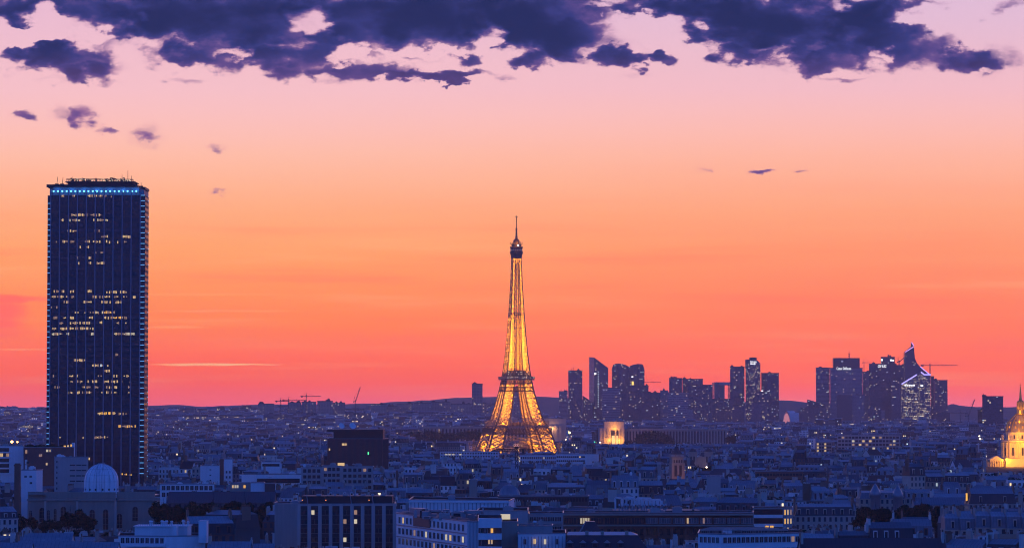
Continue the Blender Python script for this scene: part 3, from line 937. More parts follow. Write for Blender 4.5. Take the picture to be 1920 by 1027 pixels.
def text(word, px, py, wpx, Y, parent, m=None, dy=-1.5, hpx=None):
    if word is None:            # a lit sign too far off to read
        b = MB()
        w, h = wpx * Y / F, (hpx or wpx * .8) * Y / F * .7
        n = max(1, round(w / h * .7))
        for k in range(n):
            x0 = -w / 2 + w * k / n
            b.box(x0, x0 + w / n * .82, -.3, .3, -h / 2, h / 2 * (1 if k % 2 == 0 else .55), 0, bottom=True)
        return b.build('sign', m or M['sign'], parent, at(px, py, Y + dy) - parent.location)
    cu = bpy.data.curves.new('sign', 'FONT')
    cu.body = word
    cu.align_x = 'CENTER'; cu.align_y = 'CENTER'
    cu.extrude = .25
    cu.offset = .012
    cu.size = 10
    cu.materials.append(m or M['sign'])
    tmp = bpy.data.objects.new('sign', cu)
    COL.objects.link(tmp)
    bpy.context.view_layer.update()
    me = bpy.data.meshes.new_from_object(tmp.evaluated_get(bpy.context.evaluated_depsgraph_get()))
    bpy.data.objects.remove(tmp)
    o = link('sign', me, parent, at(px, py, Y + dy) - parent.location)
    o.rotation_euler = (math.pi / 2, 0, 0)
    xs = [v.co.x for v in me.vertices]
    w = max(max(xs) - min(xs), .1)
    k = wpx * Y / F / w
    ky = k if hpx is None else hpx * Y / F / 7.2
    o.scale = (k, ky, 1)
    return o

def roof_bits(t, fp, z, n, parent=None, size=(4, 9), h=(2, 5)):
    xs = [p[0] for p in fp]; ys = [p[1] for p in fp]
    for _ in range(n):
        w, d, hh = R.uniform(*size), R.uniform(*size), R.uniform(*h)
        x = R.uniform(min(xs) + w / 2, max(min(xs) + w / 2 + .1, max(xs) - w / 2)); y = R.uniform(min(ys) + d / 2 + 1, max(min(ys) + d / 2 + 1.1, max(ys) - d / 2))
        b = MB(); b.box(x - w / 2, x + w / 2, y - d / 2, y + d / 2, z + .003, z + hh, 0)
        b.box(x - w / 4, x + w / 4, y - d / 4, y + d / 4, z + hh + .003, z + hh * 1.4, 0)
        b.build('plant_room', M['darkroof'], t)

def mast(t, px, py0, py1, Y, dy=8, w=1.2):
    a, b_ = at(px, py0, Y + dy), at(px, py1, Y + dy)
    b = MB()
    o = a - t.location
    hgt = a.z - b_.z
    b.bar((0, 0, 0), (0, 0, hgt), w, w2=w * .5)
    for k in (.35, .6):
        b.bar((-w, 0, hgt * k), (w, 0, hgt * k), w * .5)
    b.build('antenna', M['dark'], t, (o.x, o.y, b_.z))

def tower(label, pts, tops, Y, kind, side=None, sidek=None, cw=3.2, ch=3.6, bits=1, cat='office tower', name='office_tower', group='office towers of the far business district', base=None, mats=None):
    """pts: [(photo column, depth)]; tops: photo row of the roof at each corner"""
    cx = sum(p[0] for p in pts[:2]) / 2
    c = at(cx, 790, Y)
    g = base if base is not None else terrain(c.x, Y)
    t = thing(name, (c.x, Y, 0), 0, label, cat, group)
    fp = [(x - c.x, y) for x, y in px_fp(pts, Y)]
    if not isinstance(tops, (list, tuple)): tops = [tops] * len(pts)
    hs = [at(px, py, Y + dy).z for (px, dy), py in zip(pts, tops)]
    if len(set(tops)) == 1: hs = [hs[0]] * len(hs)
    b = MB()
    mis = [2 if (side and k in side) else 0 for k in range(len(fp))]
    prism_geo(b, fp, g, hs, 0, 0, cw=cw, ch=ch, mis=mis)
    b.build('facade', [office_mat(kind), M['darkroof'], office_mat(sidek or kind)], t)
    if len(set(hs)) == 1:
        q = MB()
        n = len(fp)
        for k in range(n):
            p, r = Vector((*fp[k], 0)), Vector((*fp[(k + 1) % n], 0))
            q.bar((p.x, p.y, hs[0] + .5), (r.x, r.y, hs[0] + .5), 1.3)
        q.build('parapet', M['dark'], t)
        if bits: roof_bits(t, fp, hs[0], bits)
    return t
def rect(a, b_, d=45, y=0):
    return [(a, y), (b_, y), (b_, y + d), (a, y + d)]

YD = 9000.0
t = tower('pale banded mid-rise at the left end of the far business district', rect(1048, 1064.5, 60), 733.6, YD, 'band')
for x in (1052, 1058, 1063): mast(t, x, 728, 733, YD)
t = tower('slim dark slab tower with three masts, left in the far business district', rect(1065.5, 1092, 45, -60), 694.6, YD - 60, 'busy', cw=4, ch=4.2)
for x in (1071, 1074.8, 1085.5): mast(t, x, 686 if x == 1074.8 else 689, 694, YD)
t = tower('low tower with a slanted dark roof beside the slim slab', [(1092.5, 0), (1112, 0), (1112, 50), (1092.5, 50)], [741, 754, 754, 741], YD, 'busy', bits=0)
t = tower('glass tower cut to a sharp sloping top', [(1104.7, 40), (1114, 0), (1140.5, 14), (1140.5, 60), (1106, 75)], [669, 669.6, 689.5, 690, 669.4], YD + 40, 'glass', side=(0,), sidek='pale', bits=0)
b = MB()
for k in range(16):
    p = at(1121.5, 697 + k * 4.3, YD + 38) - t.location
    b.box(p.x - .9, p.x + .9, p.y - 4, p.y - 3, p.z - 1.6, p.z + 1.2, 0, bottom=True)
b.build('stair_light', M['litc'], t)['kind'] = 'stuff'
text(None, 1116.5, 700, 5, YD + 38, t, dy=-6)
t = tower('pale horizontal-banded slab in front of the sloping glass tower', rect(1129, 1163, 50, -140), 727, YD - 140, 'band', ch=4.5)
def round_tower(label, x0, x1, ytop, ycut, notch, Y):
    """twin office tower whose roof curves down like a shell"""
    n = 10
    left = notch < (x0 + x1) / 2
    top = []
    for k in range(n + 1):
        f = k / n
        px = x0 + (x1 - x0) * f
        e = 1 - f if left else f
        # quarter ellipse on the outer shoulder, long fall to the inner side
        yo = ytop
        if e > .80: yo = ytop + 10 * (1 - math.sqrt(max(0, 1 - ((e - .80) / .20) ** 2)))
        if e < .5: yo = ytop + (ycut - ytop) * ((.5 - e) / .5) ** 1.8
        top.append((px, yo))
    c = at((x0 + x1) / 2, 790, Y)
    g = terrain(c.x, Y)
    t = thing('office_tower', (c.x, Y, 0), 0, label, 'office tower', 'office towers of the far business district')
    b = MB()
    D = 46
    W_ = [(at(px, y, Y).x - c.x, at(px, y, Y).z) for px, y in top]
    u0 = R.randrange(900)
    def P_(i): return W_[i]
    for k in range(n):
        (xa, za), (xb, zb) = W_[k], W_[k + 1]
        bow = lambda i: -10 * math.sin(math.pi * i / n)
        ua, ub = u0 + k * 1.5, u0 + k * 1.5 + 1.5
        b.face([(xa, bow(k), g), (xb, bow(k + 1), g), (xb, bow(k + 1), zb), (xa, bow(k), za)], 0, [(ua, 0), (ub, 0), (ub, (zb - g) / 3.8), (ua, (za - g) / 3.8)])
        b.face([(xa, bow(k), za), (xb, bow(k + 1), zb), (xb, D, zb), (xa, D, za)], 1)
        b.face([(xb, D, g), (xa, D, g), (xa, D, za), (xb, D, zb)], 0, [(ub, 0), (ua, 0), (ua, (za - g) / 3.8), (ub, (zb - g) / 3.8)])
    for (x, z), s in ((W_[0], 0), (W_[-1], 1)):
        b.face([(x, 0, g), (x, D, g), (x, D, z), (x, 0, z)], 0, [(u0 + 40, 0), (u0 + 52, 0), (u0 + 52, (z - g) / 3.8), (u0 + 40, (z - g) / 3.8)])
    b.build('facade', [office_mat('glass'), M['darkroof']], t)
    q = MB()
    p = at(notch, ytop, Y) - t.location
    q.box(p.x - 1.6, p.x + 1.6, -12.5, -8, p.z - 60, p.z + 1, 0, bottom=True)
    q.build('notch', M['dark'], t)
    return t
t = round_tower('left of twin rounded-top glass towers, dark notch near its outer shoulder', 1147.7, 1179, 681.5, 687, 1159.5, YD + 120)
t = round_tower('right of twin rounded-top glass towers, amber light low on its inner side', 1179.2, 1208.5, 682.2, 687, 1196, YD + 120)
b = MB(); p = at(1186, 718, YD + 105) - t.location
b.box(p.x - 2.6, p.x + 2.6, p.y - 12, p.y - 11, p.z - 5, p.z + 5, 0, bottom=True)
b.build('atrium_light', lamp('atrium', (1, .6, .1), 2.0), t)
text(None, 1186, 706, 4, YD + 100, t, dy=-12)
tower('stepped dark block under the twin rounded towers, with one bright office storey', rect(1176, 1216, 40, -40), 723, YD - 40, 'busy', bits=2)
tower('wide dim slab below the twin rounded towers', rect(1166, 1220, 40, -200), 734.5, YD - 200, 'dark')
tower('plain dim block right of the wide dim slab', rect(1220, 1238, 50, -160), 736, YD - 160, 'dark')
tower('thin-roofed pale block with a few lit storeys', rect(1238, 1253, 50, -100), 732, YD - 100, 'grid')
t = tower('broad dark block with rooftop masts and a lit corner sign', rect(1254.6, 1279, 60, 0), 709, YD, 'glass', bits=2)
for x in (1263, 1269): mast(t, x, 704, 710, YD)
tower('broad dark block stepping up at its right end', rect(1279.5, 1318, 55, 20), 710.5, YD + 20, 'busy', bits=3)
tower('lower dark block with lit storeys at the right shoulder of the broad pair', rect(1290, 1336, 45, -120), 721.5, YD - 120, 'busy')
tower('white-banded mid-rise in front of the broad dark pair', rect(1252, 1290.5, 40, -260), 735.5, YD - 260, 'band', ch=4.6)
tower('small pale block at the foot of the banded mid-rise', rect(1288, 1300, 30, -400), 766, YD - 400, 'pale')
# hollow cube arch
def cube_arch():
    Y = YD + 700
    c = at(1358, 780, Y)
    g = terrain(c.x, Y)
    t = thing('arch_building', (c.x, Y, 0), 0, 'huge hollow square arch building with the pink sky through its opening', 'arch building', 'office towers of the far business district')
    X_ = lambda px: at(px, 740, Y).x - c.x
    zt, zb = at(1358, 716, Y).z, at(1358, 721.5, Y).z
    for nm, (a, d) in (('leg', (1339.5, 1348.5)), ('leg', (1369, 1378))):
        b = MB()
        prism_geo(b, [(X_(a), 0), (X_(d), 0), (X_(d), 110), (X_(a), 110)], g, [zt] * 4, 0, 0)
        b.build(nm, [office_mat('pink'), M['darkroof']], t)  # pinkish facade colour stands in for sky reflected in the glazing
    b = MB()
    b.box(X_(1348.5) + .02, X_(1369) - .02, 2, 108, zb, zt - .02, 0, bottom=True)
    b.build('roof_beam', M['concrete'], t)
    b = MB()
    b.box(X_(1348.5) + .02, X_(1360), 30, 100, g, zb - .02, 0)
    b.build('inner_wall', M['concrete'], t)
cube_arch()
tower('dark flat-topped tower right of the hollow arch', rect(1369, 1396, 40, 0), 687.5, YD, 'glass', bits=2)
t = tower('dark tower full of lit storeys with a curved shoulder and a glowing sign', [(1398, 0), (1420, 0), (1426, 14), (1426, 45), (1398, 45)], [675, 675, 681, 681, 675], YD - 60, 'half', bits=0)
b = MB()
for (a, d, y) in ((1399, 1407, 673.5), (1406.5, 1419, 669.6)):
    pa, pb = at(a, y, YD - 60) - t.location, at(d, 690, YD - 60) - t.location
    b.box(pa.x, pb.x, 3, 38, pb.z, pa.z + 0, 0)
b.build('crown', M['dark'], t)
text('Deloitte.', 1413, 678, 12.5, YD - 60, t, dy=-3, hpx=4.2)
text(None, 1412, 681.6, 10, YD - 60, t, dy=-3, hpx=3)
t = tower('slate-grey tower with a flat crown, third of the close trio', [(1427.5, 0), (1438, -8), (1460.5, 0), (1460.5, 45), (1427.5, 45)], 699.5, YD + 60, 'busy', bits=1)
t = tower('dim shorter tower with a round white sign in front of the close trio', rect(1418, 1443, 40, -160), 734, YD - 160, 'glass')
text('Total', 1438, 733.6, 10, YD - 160, t, dy=-3, hpx=5)
b = MB(); b.lathe([(0, -1), (3.2, -1), (3.2, 1), (0, 1)], 12)
o = b.build('sign_disc', M['sign'], t, at(1429, 733.4, YD - 163) - t.location); o.rotation_euler = (math.pi / 2, 0, 0)
t = tower('reddish-banded low tower with a small white sign', rect(1409, 1429, 40, -260), 754.5, YD - 260, 'pink')
text(None, 1420, 755.5, 13, YD - 260, t, dy=-3, hpx=3.4)
tower('low lit block under the round white sign', rect(1440, 1458, 30, -300), 764, YD - 300, 'busy')
tower('dim block between the hollow arch and the lit tower', rect(1336, 1369, 40, -60), 748, YD - 60, 'busy')
tower('broad dim block at the foot of the flat-topped tower', rect(1372, 1396, 30, -240), 760, YD - 240, 'busy')
# low concrete shell hall
def shell_hall():
    Y = YD - 400
    c = at(1480, 790, Y)
    g = terrain(c.x, Y)
    t = thing('exhibition_hall', (c.x, Y, 0), 0, 'low white shell-vaulted hall with one pink arched end', 'hall')
    w = 46.0
    h = at(1480, 770, Y).z - g
    b = MB()
    n = 14
    L0, L1 = at(1467, 780, Y).x - c.x, at(1500, 780, Y).x - c.x
    arc = [(-math.cos(math.pi * k / n), math.sin(math.pi * k / n)) for k in range(n + 1)]
    r = (L1 - L0) * .24
    cx = L0 + r
    for k in range(n):
        (a, za), (d, zd) = arc[k], arc[k + 1]
        pa, pd = (cx + a * r, 0, g + za * h), (cx + d * r, 0, g + zd * h)
        qa, qd = (cx + a * r + (L1 - L0 - 2 * r), 60, g + za * h), (cx + d * r + (L1 - L0 - 2 * r), 60, g + zd * h)
        b.face([pa, pd, qd, qa], 0)
    b.box(cx + r * .9, L1, 30, 60, g, g + h * .92, 0)
    b.build('vault', M['white'], t)
    q = MB()
    q.face([(cx + a * r * .92, .6, g + z * h * .9) for a, z in arc], 0)
    q.build('glazed_end', lamp('pink_arch_end', (1, .35, .42), .6), t)  # the opening's pink is put in as even emission
shell_hall()
t = tower('dark wedge-topped block left of the great pale slab', [(1513.5, 0), (1548, 0), (1548, 40), (1513.5, 40)], [748, 758, 758, 748], YD - 100, 'dark', bits=0)
tower('low lit block at the foot of the wedge-topped block', rect(1501, 1552, 30, -260), 764, YD - 260, 'busy', bits=2)
t = tower('left wing of the great pale slab tower', rect(1530, 1556, 45, 30), 689.3, YD + 30, 'band', bits=1)
t = tower('great pale slab tower with a tall dark roof block and glowing rooftop name', rect(1556.5, 1617.5, 60, 0), 690, YD, 'pale', bits=0)
b = MB()
pa, pb = at(1564.5, 670.6, YD) - t.location, at(1613, 690, YD) - t.location
b.box(pa.x, pb.x, 14, 50, pb.z + .2, pa.z, 0)
b.build('roof_block', office_mat('dark'), t)
mast(t, 1592, 659, 671, YD, dy=25, w=2.6)
b = MB(); pa, pb = at(1569, 740, YD) - t.location, at(1598, 800, YD) - t.location
b.box(pa.x, pb.x, -2.5, -.3, pb.z, pa.z, 0)
b.build('dark_inset', office_mat('busy'), t)
text('Cœur Défense', 1582, 690.6, 27, YD, t, dy=-3, hpx=5)
text(None, 1579.5, 677, 5, YD, t, lamp('faint_sign', (.5, .5, .8), .5), dy=12)
tower('narrow paler tower at the right foot of the great slab', rect(1603.5, 1621, 40, -150), 740, YD - 150, 'pale')
tower('pale tower half hidden behind the tall dark twin-signed tower', rect(1617.7, 1631, 40, 80), 697, YD + 80, 'grid')
t = tower('tall dark tower with a glowing name near its flat top', rect(1629.7, 1671, 50, 0), 682.3, YD, 'dark', bits=2)
text('GDF SUEZ', 1654, 686.6, 16, YD, t, dy=-3, hpx=5)
t = tower('dark tower with a stepped top and glowing signs on two corners', rect(1652, 1678, 45, 90), 669.3, YD + 90, 'dark', bits=1)
mast(t, 1666, 664, 669, YD + 90, w=3)
text(None, 1653.8, 674.6, 4, YD + 90, t, dy=-3, hpx=5)
text(None, 1673, 675, 8, YD + 90, t, dy=-3, hpx=5)
tower('dark tower under construction with a bare top storey', rect(1671, 1698.5, 45, 140), 684.5, YD + 140, 'dark', bits=4)
tower('small lit block at the foot of the glowing-name tower', rect(1628, 1652, 30, -260), 762, YD - 260, 'busy')
tower('tiny pale block between dark tower feet', rect(1652, 1659, 30, -300), 768, YD - 300, 'grid')
tower('dim tower left behind the brightly lit blade tower', rect(1671, 1690, 40, -60), 712, YD - 60, 'glass')
def blade_tower():
    Y = YD - 40
    c = at(1715, 790, Y)
    g = terrain(c.x, Y)
    t = thing('office_tower', (c.x, Y, 0), 0, 'blade-topped tower edged in violet light, its lower storeys all lit', 'office tower', 'office towers of the far business district')
    X_ = lambda px: at(px, 740, Y).x - c.x
    Z_ = lambda py: at(1715, py, Y).z
    b = MB()
    fr = [(1699, 660), (1714, 648), (1715.6, 648), (1717.5, 671), (1721.5, 680), (1726, 685.5), (1733, 693), (1745, 702)]
    n = len(fr)
    u0 = 100
    for (a, d) in zip(fr, fr[1:]):
        xa, xd = X_(a[0]), X_(d[0])
        b.face([(xa, 20, g), (xd, 20, g), (xd, 20, Z_(d[1])), (xa, 20, Z_(a[1]))], 0, [(u0 + xa / 3, 0), (u0 + xd / 3, 0), (u0 + xd / 3, (Z_(d[1]) - g) / 3.8), (u0 + xa / 3, (Z_(a[1]) - g) / 3.8)])
        b.face([(xa, 20, Z_(a[1])), (xd, 20, Z_(d[1])), (xd, 55, Z_(d[1])), (xa, 55, Z_(a[1]))], 1)
    b.face([(X_(1699), 55, g), (X_(1699), 20, g), (X_(1699), 20, Z_(660)), (X_(1699), 55, Z_(660))], 0, [(300, 0), (312, 0), (312, 50), (300, 50)])
    b.face([(X_(1745), 20, g), (X_(1745), 55, g), (X_(1745), 55, Z_(702)), (X_(1745), 20, Z_(702))], 0, [(330, 0), (342, 0), (342, 30), (330, 30)])
    b.face([(X_(1745), 55, g), (X_(1699), 55, g)] + [(X_(a), 55, Z_(y)) for a, y in fr], 1)
    b.build('blade', [office_mat('dark'), M['darkroof']], t)
    for (a, d, ya, yd, mk) in ((1690.5, 1723.5, 720, 702, 'full'), (1724.5, 1745, 702, 702, 'full')):
        q = MB()
        prism_geo(q, [(X_(a), 0), (X_(d), 0), (X_(d), 19.9), (X_(a), 19.9)], g, [Z_(ya), Z_(yd), Z_(yd), Z_(ya)], 0, 0, cw=2.6, ch=4.2)
        q.build('lit_wing', [office_mat(mk), M['darkroof']], t)
    for (pts, w, m) in (([(1690.5, 719.6), (1719, 702)], 3.0, 'violet'), ([(1727, 697), (1733, 702), (1745, 702)], 3.0, 'violet'), ([(1727.5, 687), (1744, 701)], 1.8, 'violet'),
                        ([(1699.2, 659.5), (1715, 649.5)], 2.2, 'violetp'), ([(1711, 641), (1715.5, 648)], 2.2, 'violetp')):
        q = MB()
        for (p, r) in zip(pts, pts[1:]):
            q.bar((X_(p[0]), -1.5 if p[0] < 1746 and p[1] > 690 else 18, Z_(p[1])), (X_(r[0]), -1.5 if p[1] > 690 else 18, Z_(r[1])), w)
        q.build('light_edge', M[m], t)
    q = MB()
    q.face([(X_(1711), 22, Z_(640.5)), (X_(1710.6), 22, Z_(651.5)), (X_(1715.6), 22, Z_(648))], 0)
    q.face([(X_(1711), 30, Z_(640.5)), (X_(1715.6), 30, Z_(648)), (X_(1710.6), 30, Z_(651.5))], 0)
    q.face([(X_(1711), 22, Z_(640.5)), (X_(1711), 30, Z_(640.5)), (X_(1710.6), 30, Z_(651.5)), (X_(1710.6), 22, Z_(651.5))], 0)
    q.face([(X_(1715.6), 22, Z_(648)), (X_(1715.6), 30, Z_(648)), (X_(1711), 30, Z_(640.5)), (X_(1711), 22, Z_(640.5))], 0)
    q.build('fin', M['dark'], t)
    text(None, 1706, 722, 20, Y, t, dy=-2.5, hpx=4)
    text(None, 1729, 722.5, 6, Y, t, dy=-2.5, hpx=4)
blade_tower()
tower('narrow dark tower touching the blade tower on its right', rect(1745.5, 1751.5, 40, 60), 705.5, YD + 60, 'dark', bits=0)
tower('right-hand dark block beside the blade tower with scattered lights', rect(1751.6, 1776.7, 45, 0), 712.7, YD, 'busy', bits=1)
t = tower('low dark block with red beacons at the foot of the blade tower', rect(1750, 1781, 30, -300), 774, YD - 300, 'dark', bits=3)
t = tower('small shop block with a blue glowing sign near the blade tower', rect(1694, 1712, 30, -420), 790, YD - 420, 'grid')
text(None, 1703, 793.5, 12, YD - 420, t, M['signblue'], dy=-2.5, hpx=3.4)
t = tower('lone dark tower with a glowing name, right of the violet-edged tower', rect(1841.7, 1881, 50, -1500), 743.2, YD - 1500, 'glass', bits=2, group='single towers')
text('Allianz', 1870, 746.3, 10, YD - 1500, t, dy=-3, hpx=3.6)
b = MB(); b.lathe([(1.4, -.6), (2.3, -.6), (2.3, .6), (1.4, .6)], 12)
o = b.build('sign_ring', M['sign'], t, at(1877.5, 746.2, YD - 1503) - t.location); o.rotation_euler = (math.pi / 2, 0, 0)
tower('stepped dark annex left of the lone dark tower', rect(1833, 1841.5, 40, -1450), 769, YD - 1450, 'dark', group='single towers')
tower('slim grey housing tower left of the lattice tower', [(884.8, 0), (904.8, 0), (904.8, 30), (884.8, 30)], 719.5, 7000, 'grid', bits=1, group='single towers', cw=3.2, ch=3.2)
tower('grey tower seen between the legs of the lattice tower', rect(960.5, 977, 30), 726, 7000, 'grid', bits=1, group='single towers', cw=3.2, ch=3.2)
tower('low annex to the right of the slim grey housing tower', rect(905, 911.5, 30, 40), 755, 7040, 'grid', bits=0, group='single towers')
G = 'blocks of flats along the far ridge'
for (a, d, y, lab) in ((484, 514, 757, 'ridge flats left of the twin crane pair, flat roofed and dim'), (540, 565, 754.5, 'ridge flats right under the high crane, square and grey'), (566, 593, 753.5, 'ridge flats just right of the high crane, with two roof huts'),
        (595, 624, 752, 'tall block of ridge flats with three lit rows'), (624.6, 647, 755, 'ridge flats left of the leaning crane'), (695.6, 725, 758, 'flat-topped ridge flats right of the leaning crane'), (725, 744, 762, 'low ridge flats in a dip right of the leaning crane'),
        (744, 774, 757, 'pale ridge flats midway between the leaning crane and the slim tower'), (776, 808, 755.5, 'wide ridge flats with a stepped roof midway to the slim tower'), (809, 844, 753.5, 'highest wide ridge flats below the wooded hill'), (845, 884, 757, 'ridge flats touching the slim housing tower')):
    tower(lab, rect(a, d, 25, R.uniform(-60, 60)), y, 7400, 'flats', cat='block of flats', name='flats_block', group=G, bits=2, cw=3.4, ch=3.0)

# ------------------------------------------------------------------ cranes
def crane(label, px, ytop, ybase, Y, jib, counter, luff=None, w=1.6, m='dark', name='tower_crane'):
    c = at(px, ybase, Y)
    top = at(px, ytop, Y).z - c.z
    t = thing(name, (c.x, Y, c.z), 0, label, 'crane', 'tower cranes')
    s = Y / F
    b = MB()
    def truss(a, d, wd, th, n):
        a, d = Vector(a), Vector(d)
        up = Vector((0, 0, wd)) if abs((d - a).normalized().z) < .9 else Vector((wd, 0, 0))
        sd = Vector((0, wd / 2, 0))
        ch = [(-up / 2 - sd), (-up / 2 + sd), (up / 2 - sd), (up / 2 + sd)]
        for o in ch: b.bar(a + o, d + o, th)
        for k in range(n):
            p, q = a.lerp(d, k / n), a.lerp(d, (k + 1) / n)
            b.bar(p + ch[0], q + ch[2], th * .7); b.bar(p + ch[1], q + ch[3], th * .7); b.bar(p + ch[2], q + ch[2] - up, th * .6); b.bar(p + ch[0], q + ch[1], th * .5)
    truss((0, 0, 0), (0, 0, top), w, w * .26, max(6, int(top / (w * 1.6))))
    b.build('mast', M[m], t)
    b = MB()
    if luff:
        a = Vector((0, 0, top))
        d = a + Vector((luff[0] * s, 0, -luff[1] * s))
        truss(a, d, w * .8, w * .25, 14)
    else:
        truss((jib[0] * s, 0, top), (jib[1] * s, 0, top), w * .8, w * .24, 26)
    b.build('jib', M[m], t)
    b = MB()
    b.box(-w * .8, w * .8, -w, w, top + w * .4 + .02, top + w * 1.4, 0, bottom=True)
    b.build('cab', M[m], t)
    b = MB()
    cs = counter * s
    b.box(min(cs, cs * .7), max(cs, cs * .7), -w * .6, w * .6, top - w * 1.2, top + w * .5, 0, bottom=True)
    if luff: b.bar((0, 0, top), (cs, 0, top), w * .7)
    b.build('counterweight', M[m], t)
    b = MB()
    apex = Vector((0, 0, top + 6 * s)) if not luff else Vector((counter * .5 * s, 0, top + 9 * s))
    b.bar((0, 0, top), apex, w * .3)
    if luff:
        b.bar(apex, d, w * .16); b.bar(apex, (cs, 0, top), w * .16)
    else:
        for e in (jib[0], jib[1] * .62):
            b.bar(apex, (e * s, 0, top + w * .4), w * .16)
    b.build('stay', M[m], t)
    return t
crane('left of two low cranes over the ridge flats', 526, 751.5, 775, 7000, (-10, 17), -9, w=1.9)
crane('low crane with a long level arm over the ridge flats, right of the pair', 541, 750, 775, 7000, (-12, 34), -11, w=1.9)
crane('highest level crane over the ridge flats', 574.5, 742.5, 770, 7000, (-11, 27), -10, w=1.9)
crane('leaning-arm crane standing alone on the ridge', 666.5, 752.5, 780, 7000, None, -4, luff=(9, -27), w=2.0)
crane('long-armed crane over the right end of the business district', 1744, 684.5, 735, 9000, (-18, 52), -17, w=2.4)
crane('leaning crane on the tower under construction', 1686, 678, 690, 9140, None, -4, luff=(13, -11), w=2.6)
crane('leaning crane in the gap right of the business district', 1816, 779, 800, 8400, None, -7, luff=(12, -31), w=2.4)
crane('low level crane left of the leaning crane in the gap', 1801, 774, 800, 8500, (-20, 14), 12, w=2.2)
crane('faint level crane beside the twin rounded towers', 1206, 716, 735, 9200, (0, 33), -5, w=1.6)
crane('faint level crane behind the great pale slab tower', 1620, 679.5, 700, 9300, (-3, 18), -3, w=1.4)
crane('tall near tower crane crossing in front of the lattice tower arch', 968.5, 843, 935, 1900, (-46, 34), 15, w=1.5)
crane('small dark crane in front of the wide dim slab', 1189, 776, 792, 8300, (-4, 6), -3, w=3.2)
# ------------------------------------------------------------------ trees
def make_tree_meshes(seed, h=11.0, w=9.0, leaves=5200, conifer=False):
    q = random.Random(seed)
    tr = MB()
    tr.lathe([(.42, 0), (.3, h * .25), (.22, h * .45), (.1, h * .75)], 7, 0)
    tips = []
    for k in range(9):
        z0 = h * q.uniform(.22, .5)
        a = q.uniform(0, 6.28)
        r = w * q.uniform(.2, .38)
        e = (r * math.cos(a), r * math.sin(a), h * q.uniform(.5, .85))
        tr.bar((0, 0, z0), e, .26, w2=.08)
        tips.append(e)
    cr = MB()
    clumps = []
    for k in range(26):
        a, u = q.uniform(0, 6.28), q.uniform(-1, 1)
        rr = q.uniform(.35, 1.0)
        rad_ = math.sqrt(1 - u * u)
        cx, cy = rad_ * math.cos(a) * w * .44 * rr, rad_ * math.sin(a) * w * .44 * rr
        cz = h * .58 + u * h * .36 * rr
        if conifer:
            z = q.uniform(.15, 1.0); cx, cy, cz = math.cos(a) * w * .35 * (1 - z) , math.sin(a) * w * .35 * (1 - z), h * z
        clumps.append((cx, cy, cz, q.uniform(.9, 1.9) * w / 9))
    for k in range(leaves):
        cx, cy, cz, r = q.choice(clumps)
        d = Vector((q.gauss(0, 1), q.gauss(0, 1), q.gauss(0, .8)))
        d.normalize(); d *= r * q.uniform(.45, 1.15)
        p = Vector((cx, cy, cz)) + d
        s = q.uniform(.22, .48) * w / 9
        u = Vector((q.gauss(0, 1), q.gauss(0, 1), q.gauss(0, 1))).normalized()
        v = u.cross(Vector((q.gauss(0, 1), q.gauss(0, 1), q.gauss(0, 1)))).normalized()
        cr.face([p - u * s - v * s * .6, p + u * s - v * s * .6, p + u * s + v * s * .6, p - u * s + v * s * .6], 0)
    return tr.mesh('trunk', M['bark']), cr.mesh('crown', M['leaf'])
TREES = [make_tree_meshes(11), make_tree_meshes(12, 12, 8), make_tree_meshes(13, 9.5, 9.5), make_tree_meshes(14, 13, 7)]
TREES_FAR = [make_tree_meshes(21, 11, 10, 700), make_tree_meshes(22, 12, 10, 700)]
for a in TREES_FAR:          # bigger leaf clumps read at that distance
    pass
tree_n = [0]
def tree(px, py, Y, hpx, label, group, far=False, base=None, wide=1.0):
    p = at(px, py, Y)          # py: top of the crown
    g = terrain(p.x, Y) if base is None else base
    hh = hpx * Y / F
    src = TREES_FAR if far else TREES
    tm, cm = src[tree_n[0] % len(src)]
    tree_n[0] += 1
    h0 = max(v.co.z for v in cm.vertices) if 'h' not in cm else cm['h']
    cm['h'] = h0
    top = p.z - g
    t = thing('tree', (p.x, Y, g), R.uniform(0, 6.28), label, 'tree', group)
    k = hh / h0
    c = link('crown', cm, t); c.scale = (k * wide, k * wide, k); c.location = (0, 0, top - hh)
    kk = (top - hh * .25) / (h0 * .75)
    s = link('trunk', tm, t); s.scale = (k * 1.0, k * 1.0, max(.1, kk))
    return t

# ------------------------------------------------------------------ windows as objects
WCACHE = {}
def win_mesh(w, h, m, fr='frame', bars=1):
    key = (round(w, 2), round(h, 2), m, fr, bars)
    if key not in WCACHE:
        b = MB()
        t = .09
        b.box(-w / 2, w / 2, -.02, .05, 0, h, 1)                    # pane
        for (a, d, e, f) in ((-w / 2 - t, w / 2 + t, h, h + t), (-w / 2 - t, w / 2 + t, -t, 0), (-w / 2 - t, -w / 2, 0, h), (w / 2, w / 2 + t, 0, h)):
            b.box(a, d, -.09, .05, e, f, 0, bottom=True)
        for k in range(bars):
            x = -w / 2 + w * (k + 1) / (bars + 1)
            b.box(x - .05, x + .05, -.06, -.021, 0, h, 0)
        WCACHE[key] = b.mesh('window', [M[fr], M[m]])
    return WCACHE[key]

